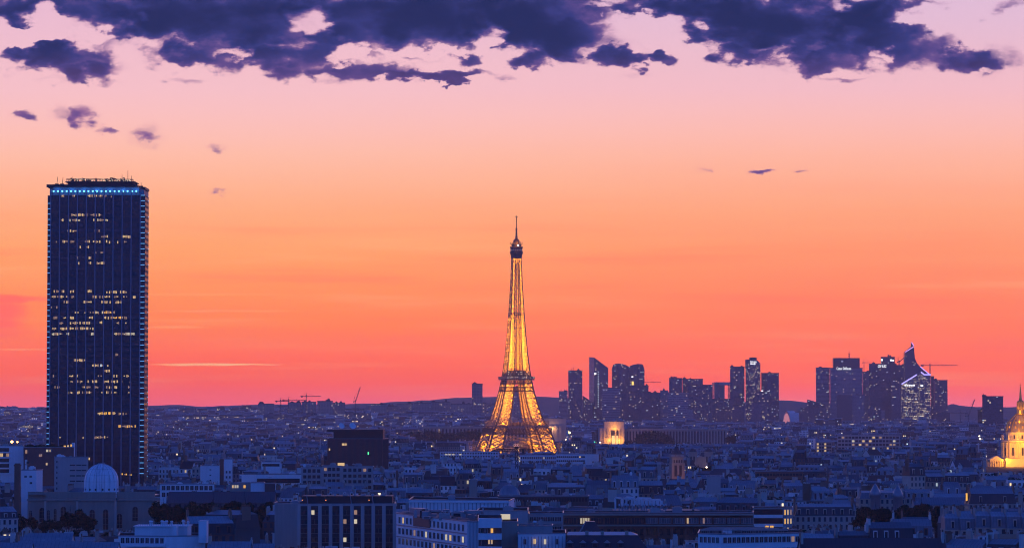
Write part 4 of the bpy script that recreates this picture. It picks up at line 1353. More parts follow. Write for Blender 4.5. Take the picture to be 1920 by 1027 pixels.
def windows_on(t, p, q, ztop, rows, n, w, h, floor, first=1.0, margin=.6, lit={}, fr='frame', bars=1, cap=[None], skip=0.0, litp=0.0, lits=('litw', 'litp')):
    """rows of separate windows on the wall from p to q (local x, y); the outside is on the right hand of p->q"""
    p, q = Vector((*p, 0)), Vector((*q, 0))
    d = q - p
    L = d.length
    d.normalize()
    rz = math.atan2(d.y, d.x)
    nrm = Vector((d.y, -d.x, 0))
    for r in range(rows):
        z = ztop - first - r * floor - h
        for k in range(n):
            if R.random() < skip: continue
            u = margin + (L - 2 * margin) * (k + .5) / n
            pos = p + d * u + nrm * .04
            m = lit.get((r, k))
            if m is None:
                m = R.choice(lits) if R.random() < litp else 'glassw'
            o = link('window', win_mesh(w, h, m, fr, bars), t, (pos.x, pos.y, z), rz)

def block(label, pts, ytop, Y, wall, name='office_building', cat='office building', group=None, roof='darkroof', parapet=.9, base=0.0, bits=0, copings=True, facade_m=None, cw=2.4, ch=3.1):
    """a flat-roofed building from its footprint; pts: [(photo column, depth)] nearest edge first, left to right. Returns thing, local footprint, roof height"""
    px0 = pts[0][0]
    c = at(sum(p[0] for p in pts[:2]) / 2, ytop, Y)
    t = thing(name, (c.x, Y, base), 0, label, cat, group)
    fp = [(x - c.x, y) for x, y in px_fp(pts, Y, ytop)]
    z = at(pts[1][0] if len(pts) > 1 else px0, ytop, Y + min(p[1] for p in pts)).z - base
    b = MB()
    n = len(fp)
    b.col = (.4, .4, .4, 1)
    for k in range(n):
        p, q = fp[k], fp[(k + 1) % n]
        L = math.dist(p, q); nu = max(1, round(L / cw)); uo, vo = R.randrange(900), R.randrange(90)
        b.face([(*p, 0), (*q, 0), (*q, z), (*p, z)], 0, [(uo, vo), (uo + nu, vo), (uo + nu, vo + z / ch), (uo, vo + z / ch)])
    b.build('wall', [facade_m or M[wall]], t)
    b = MB()
    b.face([(*p, z - parapet) for p in fp], 0)
    # parapet inner faces
    cx, cy = sum(p[0] for p in fp) / n, sum(p[1] for p in fp) / n
    ins = [(p[0] + (cx - p[0]) * .02, p[1] + (cy - p[1]) * .02) for p in fp]
    for k in range(n):
        p, q = ins[k], ins[(k + 1) % n]
        b.face([(*q, z - parapet), (*p, z - parapet), (*p, z), (*q, z)], 0)
    rf = b.build('roof', M[roof], t)
    if copings:
        b = MB()
        for k in range(n):
            p, q = fp[k], fp[(k + 1) % n]
            b.bar((*p, z + .06), (*q, z + .06), .34)
        b.build('coping', M['zinc'], rf)
    for _ in range(bits):
        roof_unit(t, fp, z - parapet)
    return t, fp, z

def roof_unit(t, fp, z, big=1.0):
    xs = [p[0] for p in fp]; ys = [p[1] for p in fp]
    kind = R.random()
    w, d, h = R.uniform(1.2, 4) * big, R.uniform(1.2, 3.5) * big, R.uniform(1, 2.6) * big
    x = R.uniform(min(xs) + w, max(min(xs) + w + .1, max(xs) - w)); y = R.uniform(min(ys) + d, max(min(ys) + d + .1, max(ys) - d))
    b = MB()
    if kind < .5:
        b.box(x - w / 2, x + w / 2, y - d / 2, y + d / 2, z + .003, z + h, 0)
        b.box(x - w * .3, x + w * .3, y - d * .3, y + d * .3, z + h + .003, z + h + .35, 0)
        nm, m = 'roof_unit', R.choice(['zinc', 'concrete', 'white', 'steel'])
    elif kind < .75:
        b.lathe([(.35, z), (.35, z + h * .7), (.6, z + h * .7), (.6, z + h * .9), (0, z + h)], 8, 0, cx=x, cy=y)
        nm, m = 'vent', R.choice(['zinc', 'steel', 'white'])
    else:
        b.bar((x, y, z), (x, y, z + h * 1.6), .12); b.bar((x - .8, y, z + h * 1.5), (x + .8, y, z + h * 1.5), .1); b.bar((x - .6, y, z + h * 1.2), (x + .6, y, z + h * 1.2), .08)
        nm, m = 'aerial', 'dark'
    b.build(nm, M[m], t)

# ------------------------------------------------------------------ houses of the old city
WALLS = [('cream', (.46, .41, .34)), ('cream', (.36, .32, .27)), ('white', (.70, .69, .67)), ('grey', (.18, .175, .17)), ('buff', (.30, .24, .19)), ('pale', (.56, .53, .49)), ('white', (.80, .79, .78)), ('brick', (.14, .07, .055)), ('tan', (.24, .19, .15)), ('dark', (.09, .085, .085))]
ROOFS = [('zinc', (.15, .165, .19)), ('zinc', (.24, .255, .28)), ('zinc', (.085, .095, .115)), ('slate', (.03, .033, .04)), ('slate', (.05, .055, .065)), ('slate', (.022, .024, .03)), ('tile', (.13, .05, .035))]
FLATR = [('gravel', (.14, .14, .14)), ('dark', (.04, .04, .045)), ('pale', (.24, .24, .25)), ('gravel', (.09, .09, .10))]

class Parts:
    """hands out the collector for a part: one shared collector per material slot for the far mass, a fresh mesh per part for a single house"""
    def __init__(s, shared=None, pos=(0, 0, 0, 0)):
        s.shared = shared; s.pos = pos; s.list = []
    def get(s, name, slot, parent=None):
        if s.shared is not None:
            s.shared.frame(*s.pos)
            s.slot = slot
            return s.shared, slot
        b = MB()
        s.list.append((name, b, slot, parent))
        return b, 0

def house_geo(P_, h, detail):
    """h: dict with w, d, z (eaves), kind, wall, roof, q (its own random), mats: wall 0, roof 1, pot 2, flat 3, plain wall 4, leaf 5"""
    q = h['q']
    w, d, z = h['w'], h['d'], h['z']
    hw, hd = w / 2, d / 2
    b, s = P_.get('wall', 0)
    b.col = (*h['wall'], 1)
    fh = 3.1
    def wallq(p, r, zt, mi, z0=0):
        L = math.dist(p, r); nu = max(1, round(L / 2.3)); uo, vo = q.randrange(900), q.randrange(90)
        b.face([(*p, z0), (*r, z0), (*r, zt), (*p, zt)], mi, [(uo, vo - (zt - z0) / fh), (uo + nu, vo - (zt - z0) / fh), (uo + nu, vo - .05), (uo, vo - .05)])
    base = [(-hw, -hd), (hw, -hd), (hw, hd), (-hw, hd)]
    vo = 100
    for k in range(4):
        p, r = base[k], base[(k + 1) % 4]
        L = math.dist(p, r); nu = max(1, round(L / 2.3)); uo = q.randrange(900)
        blank = k in (1, 3) and h['blank']
        if blank:
            b.face([(*p, 0), (*r, 0), (*r, z), (*p, z)], s)
        else:
            v1 = 100 + q.randrange(50)
            b.face([(*p, 0), (*r, 0), (*r, z), (*p, z)], s, [(uo, v1 - z / fh), (uo + nu, v1 - z / fh), (uo + nu, v1 - .02), (uo, v1 - .02)])
    top = z
    if h['kind'] == 'mansard':
        i1, hm, hr = 1.3, h['hm'], h['hr']
        if detail:
            c, cs = P_.get('cornice', 4)
            c.col = (*h['wall'], 1)
            c.box(-hw - .25, hw + .25, -hd - .3, hd + .3, z - .35, z, cs, bottom=True)
        r_, rs = P_.get('roof', 1)
        r_.col = (*h['roof'], 1)
        z0 = z + .003
        lo = [(-hw, -hd), (hw, -hd), (hw, hd), (-hw, hd)]
        i2 = 0.05 if h['blank'] else i1
        mid = [(-hw + i2, -hd + i1), (hw - i2, -hd + i1), (hw - i2, hd - i1), (-hw + i2, hd - i1)]
        for k in range(4):
            k2 = (k + 1) % 4
            r_.face([(*lo[k], z0), (*lo[k2], z0), (*mid[k2], z0 + hm), (*mid[k], z0 + hm)], rs)
        r_.col = (*[c * 1.15 for c in h['roof2']], 1)
        y0 = hd - i1
        a, bb = (-hw + i2, 0, z0 + hm + hr), (hw - i2, 0, z0 + hm + hr)
        r_.face([(*mid[0], z0 + hm), (*mid[1], z0 + hm), bb, a], rs); r_.face([(*mid[2], z0 + hm), (*mid[3], z0 + hm), a, bb], rs)
        r_.face([(*mid[1], z0 + hm), (*mid[2], z0 + hm), bb], rs); r_.face([(*mid[3], z0 + hm), (*mid[0], z0 + hm), a], rs)
        top = z0 + hm + hr
        nd = max(1, int(w / 3.2))
        for k in range(nd):
            if q.random() < .15: continue
            x = -hw + w * (k + .5) / nd
            m, ms = P_.get('dormer', 4, 'roof')
            m.col = (*[min(.7, c * 1.15) for c in h['wall']], 1)
            m.box(x - .65, x + .65, -hd + .25, -hd + i1 + .4, z0 + .25, z0 + hm * .80, ms)
            m.col = (.02, .022, .03, 1)
            m.box(x - .42, x + .42, -hd + .18, -hd + .26, z0 + .5, z0 + hm * .70, ms, bottom=True)
    elif h['kind'] == 'gable':
        r_, rs = P_.get('roof', 1)
        r_.col = (*h['roof'], 1)
        o = .3
        zr = z + h['hr'] + hd * .45
        z0 = z + .003
        r_.face([(-hw - o, -hd - o, z0 - .1), (hw + o, -hd - o, z0 - .1), (hw + o, 0, zr), (-hw - o, 0, zr)], rs)
        r_.face([(hw + o, hd + o, z0 - .1), (-hw - o, hd + o, z0 - .1), (-hw - o, 0, zr), (hw + o, 0, zr)], rs)
        g_, gs = P_.get('gable', 4)
        g_.col = (*h['wall'], 1)
        g_.face([(hw, -hd, z0), (hw, hd, z0), (hw, 0, zr - .15)], gs); g_.face([(-hw, hd, z0), (-hw, -hd, z0), (-hw, 0, zr - .15)], gs)
        for k in range(q.randrange(0, 3)):
            x = q.uniform(-hw + 1, hw - 1)
            m, ms = P_.get('skylight', 3, 'roof')
            f = q.uniform(.3, .6)
            yy, zz_ = -hd - o + (hd + o) * f, z0 + (zr - z0) * f
            sl = (zr - z0) / (hd + o)
            m.col = (.30, .33, .36, 1)
            m.face([(x - .5, yy - .6, zz_ - .6 * sl + .06), (x + .5, yy - .6, zz_ - .6 * sl + .06), (x + .5, yy + .6, zz_ + .6 * sl + .06), (x - .5, yy + .6, zz_ + .6 * sl + .06)], ms)
        top = zr
    else:
        r_, rs = P_.get('roof', 3)
        r_.col = (*h['flat'], 1)
        r_.face([(-hw, -hd, z), (hw, -hd, z), (hw, hd, z), (-hw, hd, z)], rs)
        m, ms = P_.get('parapet', 4)
        m.col = (*[min(.75, c * 1.1) for c in h['wall']], 1)
        e = .3
        for (a, bb, c, dd) in ((-hw, hw, -hd, -hd + e), (-hw, hw, hd - e, hd), (-hw, -hw + e, -hd + e, hd - e), (hw - e, hw, -hd + e, hd - e)):
            m.box(a, bb, c, dd, z + .003, z + .95, ms)
        if h['pent']:
            m, ms = P_.get('penthouse', 0)
            m.col = (*h['wall2'], 1)
            f0, f1 = q.uniform(.05, .35), q.uniform(.6, .95)
            x0, x1 = -hw + w * f0, -hw + w * f1
            y0, y1 = -hd + d * .28, hd - .6
            hp = 2.8
            uo = q.randrange(900); nu = max(1, round((x1 - x0) / 2.3))
            m.face([(x0, y0, z + .01), (x1, y0, z + .01), (x1, y0, z + hp), (x0, y0, z + hp)], ms, [(uo, 7), (uo + nu, 7), (uo + nu, 7.95), (uo, 7.95)])
            m.face([(x1, y0, z + .01), (x1, y1, z + .01), (x1, y1, z + hp), (x1, y0, z + hp)], ms); m.face([(x0, y1, z + .01), (x0, y0, z + .01), (x0, y0, z + hp), (x0, y1, z + hp)], ms)
            m.face([(x1, y1, z + .01), (x0, y1, z + .01), (x0, y1, z + hp), (x1, y1, z + hp)], ms)
            m.col = (*h['flat'], 1)
            m.face([(x0 - .3, y0 - .4, z + hp), (x1 + .3, y0 - .4, z + hp), (x1 + .3, y1, z + hp), (x0 - .3, y1, z + hp)], ms)
            top = z + hp
        for k in range(h['units']):
            x, y = q.uniform(-hw + 1.5, hw - 1.5), q.uniform(-hd + 1.5, hd - 1.5)
            ww, hh = q.uniform(.5, 1.6), q.uniform(.8, 2.6)
            m, ms = P_.get('roof_unit', 4)
            g = q.choice((.12, .3, .5, .65))
            m.col = (g, g, g * 1.03, 1)
            m.box(x - ww, x + ww, y - ww * .7, y + ww * .7, z + .01, z + hh, ms)
        if h['bands'] and detail:
            n = int(z / fh)
            for k in range(min(n, 5)):
                m, ms = P_.get('balcony', 4)
                m.col = (*[min(.75, c * 1.25) for c in h['wall']], 1)
                zb = z - .2 - (k + 1) * fh
                m.box(-hw + .4, hw - .4, -hd - 1.1, -hd - .003, zb, zb + 1.0, ms, bottom=True)
        if h['garden']:
            m, ms = P_.get('roof_garden', 5)
            m.col = (.03, .05, .02, 1)
            for k in range(h['garden'] * 14):
                x, y, zz_ = q.uniform(-hw, hw) * .9, -hd + q.uniform(.4, 1.4), z + .6 + q.random() * 1.6
                a = q.uniform(0, 3.1); s_ = q.uniform(.3, .6)
                u = (math.cos(a) * s_, math.sin(a) * s_)
                m.face([(x - u[0], y - u[1], zz_ - s_ * .6), (x + u[0], y + u[1], zz_ - s_ * .5), (x + u[0] * .8, y + u[1] * .8, zz_ + s_ * .6), (x - u[0], y - u[1], zz_ + s_ * .4)], ms)
    for k in range(h['chim']):
        side = -1 if (k % 2 == 0) else 1
        x = side * (hw - .35) if h['kind'] != 'flat' or k < 2 else q.uniform(-hw + 1, hw - 1)
        L = q.uniform(1.6, min(5.5, d * .45))
        y = q.uniform(-hd * .3, hd * .3)
        zt = top + q.uniform(.9, 2.0)
        m, ms = P_.get('chimney', 4)
        m.col = (*h['chimc'], 1)
        m.box(x - .32, x + .32, y - L / 2, y + L / 2, (z - 1 if h['kind'] != 'flat' else z + .01), zt, ms)
        m, ms = P_.get('pots', 2, 'chimney')
        m.col = (.22, .11, .07, 1) if q.random() < .7 else (.5, .48, .45, 1)
        npot = max(2, int(L / (.55 if detail else 1.0)))
        for j in range(npot):
            yy = y - L / 2 + L * (j + .5) / npot
            m.box(x - .14, x + .14, yy - .14, yy + .14, zt + .003, zt + q.uniform(.45, .9), ms)
    return top

def new_house(Y, kind=None, w=None):
    q = random.Random(R.random())
    h = {'q': q}
    r = q.random()
    h['kind'] = kind or ('mansard' if r < .46 else 'flat' if r < .82 else 'gable')
    h['w'] = w or (q.uniform(7.5, 14) if q.random() < .8 else q.uniform(13, 20))
    h['d'] = q.uniform(10, 14)
    h['wn'], h['wall'] = q.choice(WALLS)
    if h['kind'] == 'flat' and q.random() < .5: h['wn'], h['wall'] = WALLS[q.choice((2, 6, 3, 5))]
    h['rn'], h['roof'] = q.choice(ROOFS)
    if h['kind'] == 'mansard' and h['rn'] == 'tile': h['rn'], h['roof'] = ROOFS[3]
    h['roof2'] = ROOFS[q.randrange(3)][1]
    h['fn'], h['flat'] = q.choice(FLATR)
    h['wall2'] = q.choice(WALLS)[1]
    h['hm'] = q.uniform(2.6, 5.0); h['hr'] = q.uniform(.9, 2.2)
    h['blank'] = q.random() < .75
    h['chim'] = q.choice((1, 2, 2, 2, 3)) if h['kind'] != 'flat' else q.choice((0, 0, 1, 1, 2))
    h['chimc'] = q.choice(((.40, .36, .30), (.48, .45, .40), (.24, .14, .10), (.60, .58, .55), (.3, .28, .26)))
    h['pent'] = q.random() < .55
    h['units'] = q.randrange(0, 5)
    h['bands'] = q.random() < .45
    h['garden'] = q.choice((0, 0, 0, 1, 3))
    h['z'] = q.uniform(16, 24)
    return h
HMATS = lambda: [M['house'], M['roof'], M['houseplain'], M['roofflat'], M['houseplain'], M['leaf']]
FMATS = lambda: [M['far'], M['roof'], M['houseplain'], M['roofflat'], M['houseplain'], M['leaf']]

def house_thing(h, x, y, g, rz, label, name='house', cat='house', group=None):
    t = thing(name, (x, y, g), rz, label, cat, group)
    P_ = Parts()
    house_geo(P_, h, True)
    mats = HMATS()
    last = {}
    for (nm, b, slot, parent) in P_.list:
        if not b.f: continue
        o = b.build(nm, mats[slot], last.get(parent, t))
        if parent is None: last[nm] = o
    return t
LAND = []       # (photo column, photo row, how to say it): things a label can point to
def mark(px, py, word): LAND.append((px, py, word))
CLEAR = []      # (x0, x1, depth, lowest row that must stay visible)
FOOT = []       # (x, y, radius) no filler house stands here
def foot(px0, px1, Y, d=20):
    a, b_ = at(px0, 850, Y).x, at(px1, 850, Y).x
    n = max(1, int((b_ - a) / 12))
    for k in range(n + 1):
        for dd in range(0, max(1, int(d)), 10):
            FOOT.append((a + (b_ - a) * k / n, Y + dd, 13))
def glow_light(t, p, w, col=(1, .5, .12), soft=.4, name='floodlight'):
    l = bpy.data.lights.new(name, 'POINT')
    l.energy = w; l.color = col; l.shadow_soft_size = soft
    return link(name, l, t, p)

# ------------------------------------------------------------------ observatory
def observatory():
    Y = 1600.0
    c = at(170, 925, Y)
    t = thing('observatory', (c.x, Y, 0), 0, 'pale stone observatory with a white metal dome on its flat roof', 'observatory')
    X_ = lambda px: at(px, 930, Y).x - c.x
    Z_ = lambda py: at(170, py, Y).z
    zt, zc = Z_(923), Z_(938.5)
    b = MB()
    vols = [(49, 84, 5, 26), (84, 146, 1.5, 26), (146, 218, -2.5, 26), (218, 290, 1.5, 26)]
    for k, (a, d, y0, y1) in enumerate(vols):
        b.box(X_(a) + .004 * k, X_(d) - .003, y0, y1 + .01 * k, 0, zc, 0)
    b.build('wall', M['stone'], t)
    b = MB()
    for k, (a, d, y0, y1) in enumerate(vols):
        b.box(X_(a) - .3 + .004 * k, X_(d) + .2, y0 - .7, y1 + .3 + .01 * k, zc + .003, zc + .8, 0, bottom=True)
        b.box(X_(a) + .1 + .004 * k, X_(d) - .1, y0 + .3, y0 + 1.0, zc + .803, zt, 0)
        for j in range(int((d - a) / 7)):
            x = X_(a + 4 + 7 * j)
            b.box(x - .5, x + .5, y0 + .18, y0 + .297, zc + 1.4, zt - .6, 0)
        b.box(X_(a) + .05 + .004 * k, X_(d) - .05, y0 + .15, y0 + 1.15, zt + .003, zt + .35, 0, bottom=True)
    b.build('parapet', M['stone'], t)
    b = MB(); b.face([(X_(49), 3, zt - 1.2), (X_(290), 3, zt - 1.2), (X_(290), 26, zt - 1.2), (X_(49), 26, zt - 1.2)], 0)
    b.build('roof', M['zinc'], t)
    def arched(w, h):
        m = MB()
        n = 8
        arc = [(-w / 2, 0), (w / 2, 0)] + [(w / 2 * math.cos(math.pi * k / n), h + w / 2 * math.sin(math.pi * k / n)) for k in range(n + 1)]
        m.face([(x, -.03, z) for x, z in arc], 1)
        out_ = [(x * 1.22, z if z <= 0 else z + .25) for x, z in arc]
        for k in range(1, len(arc)):
            i, j = arc[k], arc[(k + 1) % len(arc)]
            o, p = out_[k], out_[(k + 1) % len(arc)]
            if k == len(arc) - 1: continue
            m.face([(i[0], -.12, i[1]), (o[0], -.12, o[1]), (p[0], -.12, p[1]), (j[0], -.12, j[1])], 0)
        m.box(-.07, .07, -.1, -.04, 0, h + w * .4, 0)
        for z in (h * .3, h * .62, h * .95):
            m.box(-w / 2, w / 2, -.095, -.041, z - .06, z + .06, 0)
        return m.mesh('window', [M['stone'], M['glassw']])
    small, wide, tall = arched(1.3, 5.2), arched(2.6, 5.6), arched(2.5, 8.5)
    for zx, me, zy in ((228, small, 830), (318, wide, 825), (375, small, 825), (428, small, 815), (492, wide, 815), (725, tall, 882), (830, tall, 880), (930, wide, 870), (1052, wide, 815)):
        px = zx / 4.16
        y0 = next(v[2] for v in vols if v[0] <= px <= v[1])
        link('window', me, t, (X_(px), y0 - .02, Z_(780 + zy / 4.16)))
    for px in (84, 146, 218):
        b = MB(); y0 = -2.6 if px > 100 else 1.3
        b.box(X_(px) - .5, X_(px) + .5, y0 - .25, y0 + .5, 0, zc - .02, 0)
        b.build('pilaster', M['paleStone'], t)
    # dome
    r = 32.5 * Y / F
    zb, ztop = zt - .3, Z_(869.5)
    hs = Z_(903) - zb
    b = MB()
    prof = [(r, 0), (r, hs)] + [(r * math.cos(a * math.pi / 2 / 12), hs + (ztop - zb - hs) * math.sin(a * math.pi / 2 / 12)) for a in range(1, 13)]
    b.lathe(prof, 40, 0)
    d = b.build('dome', plain('dome_metal', (.78, .80, .82), .42, var=.5, scale=.8, spec=.5, streak=True), t, (X_(184), 12, zb))
    b = MB()
    for k in range(20):
        a = 2 * math.pi * k / 20
        pr = [(rr * 1.006 * math.cos(a), rr * 1.006 * math.sin(a), z) for rr, z in prof]
        for p, q in zip(pr, pr[1:]): b.bar(p, q, .13)
    for kk in (1, 4, 7):
        b.lathe([(prof[kk][0] * 1.008, prof[kk][1] - .06), (prof[kk][0] * 1.012, prof[kk][1]), (prof[kk][0] * 1.004, prof[kk][1] + .06)], 40, 0)
    b.build('seam', plain('dome_seam', (.35, .37, .4), .5), d)
    b = MB()
    for s in (-1, 1):
        pr = [(s * 1.3, -math.sqrt(max(0, (rr * 1.02) ** 2 - 1.69)), z) for rr, z in prof[:-1]]
        for p, q in zip(pr, pr[1:]): b.bar(p, q, .16)
    b.bar((-1.6, 0, ztop - zb + .1), (1.6, 0, ztop - zb + .3), .5)
    b.build('shutter', M['zinc'], d)
    for k in range(14):
        a = -math.pi / 2 + (k - 6.5) * .39
        b = MB(); b.lathe([(0, .02), (.42, .02), (.55, .06), (.55, 0)], 10, 0, smooth=False)
        o = b.build('porthole', M['dark'], d, (r * 1.004 * math.cos(a), r * 1.004 * math.sin(a), 1.7))
        o.rotation_euler = (math.pi / 2, 0, a + math.pi / 2)
    b = MB(); b.lathe([(r + .5, -.2), (r + .5, .4), (r, .45)], 40, 0); b.build('base_ring', M['white'], d)
    CLEAR.append((46, 292, 1590, 996)); foot(40, 298, Y, 30)
    mark(184, 890, 'the white dome')
observatory()

# ------------------------------------------------------------------ golden domed church, right edge
def golden_dome():
    Y = 3860.0
    s = Y / F
    c = at(1914, 860, Y)
    t = thing('domed_church', (c.x, Y, 0), 0, 'golden floodlit domed church with a needle spire and columned front', 'church')
    Z_ = lambda py: at(1914, py, Y).z
    M['limestone'] = plain('limestone', (.56, .47, .30), .8, streak=True, var=.2)
    M['lead'] = plain('lead_dome', (.18, .15, .13), .45, spec=.6)
    M['gilt'] = plain('gilding', (.55, .36, .08), .35, metal=.7)
    b = MB()
    b.lathe([(34.7 * s, Z_(884)), (34.7 * s, Z_(858)), (34.7 * s, Z_(829)), (36.5 * s, Z_(828)), (36.8 * s, Z_(825)), (30 * s, Z_(824.6)), (28 * s, Z_(823)), (28 * s, Z_(812)), (29.3 * s, Z_(811.5)), (29.3 * s, Z_(809.6)), (27 * s, Z_(809.4))], 24, 0, smooth=False)
    b.build('drum', M['limestone'], t)
    b = MB()
    pr = [(27.2, 809.8), (26.9, 803), (24.6, 794), (21.4, 789), (17.6, 785.2), (13, 780.5), (9, 777.2), (8, 776)]
    b.lathe([(r * s, Z_(y)) for r, y in pr], 36, 0)
    d = b.build('dome', M['lead'], t)
    b = MB()
    for k in range(12):
        a = 2 * math.pi * (k + .5) / 12
        pts = [(r * s * 1.015 * math.cos(a), r * s * 1.015 * math.sin(a), Z_(y)) for r, y in pr[:-1]]
        for p, q in zip(pts, pts[1:]): b.bar(p, q, 1.1)
        for f in (1.6,):
            for (y, r) in ((800, 26.4), (792, 23.8)):
                a2 = 2 * math.pi * k / 12
                b.box(r * s * math.cos(a2) - .9, r * s * math.cos(a2) + .9, r * s * math.sin(a2) - .9, r * s * math.sin(a2) + .9, Z_(y) - 1.4, Z_(y) + 1.4, 0, bottom=True)
    b.build('gilded_rib', M['gilt'], d)
    b = MB()
    b.lathe([(10 * s, Z_(777)), (10.6 * s, Z_(775)), (7.4 * s, Z_(774.6)), (7 * s, Z_(768)), (8 * s, Z_(767)), (4.2 * s, Z_(766.5)), (4.2 * s, Z_(755)), (6.4 * s, Z_(754.5)), (6.4 * s, Z_(752)), (3.4 * s, Z_(750)), (2.4 * s, Z_(745)), (1.6 * s, Z_(735)), (.9 * s, Z_(727)), (1.4 * s, Z_(726)), (.3 * s, Z_(724.5)), (.3 * s, Z_(718))], 12, 0, smooth=False)
    b.bar((-2.2 * s, 0, Z_(721)), (2.2 * s, 0, Z_(721)), .5)
    for k in range(8):
        a = 2 * math.pi * k / 8
        b.bar((6.2 * s * math.cos(a), 6.2 * s * math.sin(a), Z_(767)), (6.2 * s * math.cos(a), 6.2 * s * math.sin(a), Z_(754)), 1.1)
    b.build('lantern', M['gilt'], t)
    # windows and columns of the drum
    for k in range(12):
        a = -math.pi / 2 + 2 * math.pi * (k - .1) / 12
        for (r, y0, y1, w) in ((34.75, 853, 838.5, 3.4), (28.05, 822, 815, 2.6)):
            b = MB()
            b.box(-w * s / 2, w * s / 2, -.25, .6, Z_(y0), Z_(y1), 0, bottom=True)
            b.build('window', M['glassw'], t, (r * s * math.cos(a), r * s * math.sin(a), 0), a + math.pi / 2)
        for off in (-.16, .16):
            a2 = a + 2 * math.pi / 24 + off * .62
            b = MB(); b.lathe([(.95, Z_(857)), (.8, Z_(832)), (1.15, Z_(830)), (1.2, Z_(829.2))], 8, 0, cx=36.2 * s * math.cos(a2), cy=36.2 * s * math.sin(a2)); b.build('column', M['limestone'], t)
        a3 = a + 2 * math.pi / 24
        b = MB(); b.lathe([(1.4, Z_(824)), (.4, Z_(819)), (1.0, Z_(817)), (.2, Z_(814))], 6, 0, cx=35 * s * math.cos(a3), cy=35 * s * math.sin(a3)); b.build('finial', M['limestone'], t)
    # lower church
    x0, x1 = at(1847, 870, Y).x - c.x, at(1990, 870, Y).x - c.x
    b = MB()
    b.box(x0, x1, -16, 40, 0, Z_(863), 0)
    b.box(x0 - .8, x1 + .8, -16.8, 41, Z_(863) + .003, Z_(861), 0, bottom=True)
    b.box(at(1880, 870, Y).x - c.x, x1 - 4, -26, 38, 0, Z_(860), 0)
    b.box(at(1879, 870, Y).x - c.x, x1 - 3.5, -26.6, 38.5, Z_(860) + .003, Z_(858.4), 0, bottom=True)
    b.build('nave_wall', M['limestone'], t)
    for px, y0, y1 in ((1897.5, 882, 873.5), (1919, 884, 872)):
        b = MB(); x = at(px, 870, Y).x - c.x
        b.box(x - 1.6, x + 1.6, -26.4, -25.5, Z_(y0), Z_(y1), 0, bottom=True); b.build('window', M['glassw'], t)
    p0, p1 = at(1850, 870, Y).x - c.x, at(1875, 870, Y).x - c.x
    b = MB()
    zt = Z_(863.5)
    b.box(p0, p1, -26, -16.02, zt, Z_(860.6), 0, bottom=True)
    za = Z_(860.6) + .003
    m_ = (p0 + p1) / 2
    for y in (-26.4,):
        b.face([(p0 - .6, y, za), (p1 + .6, y, za), (m_, y, Z_(853.5))], 0)
        b.face([(p0 - .6, y, za), (m_, y, Z_(853.5)), (m_, -10, Z_(853.5)), (p0 - .6, -10, za)], 0); b.face([(p1 + .6, y, za), (p1 + .6, -10, za), (m_, -10, Z_(853.5)), (m_, y, Z_(853.5))], 0)
    b.build('pediment', M['limestone'], t)
    for k in range(6):
        x = p0 + 1 + (p1 - p0 - 2) * k / 5
        b = MB(); b.lathe([(.95, 0), (.8, zt - 1), (1.1, zt - .01)], 8, 0, cx=x, cy=-25); b.build('column', M['limestone'], t)
    g = (1, .38, .008)
    for (px, py, dy, w) in ((1882, 861, -50, 13000), (1893, 861, -56, 13000), (1906, 861, -58, 13000), (1922, 861, -58, 13000), (1880, 861, -28, 5000), (1890, 826, -34, 4500), (1901, 826, -36, 4500), (1913, 826, -38, 4500), (1924, 826, -36, 4500),
                            (1906, 772, -18, 3600), (1920, 772, -18, 3600), (1890, 808, -26, 2200), (1900, 808, -32, 2600), (1914, 808, -34, 2600)):
        p = at(px, py, Y) - t.location
        glow_light(t, (p.x, dy, p.z), w * 2.1, g, .8)
    for (px, w) in ((1856, 3500), (1866, 6000), (1878, 9000), (1890, 8000), (1902, 8000), (1914, 8000)):
        p = at(px, 882, Y) - t.location
        glow_light(t, (p.x, -40, p.z), w * 1.5, (1, .40, .05), .8)
    CLEAR.append((1846, 1990, 3870, 884)); foot(1830, 2000, Y - 75, 150)
    mark(1905, 850, 'the golden domed church')
golden_dome()

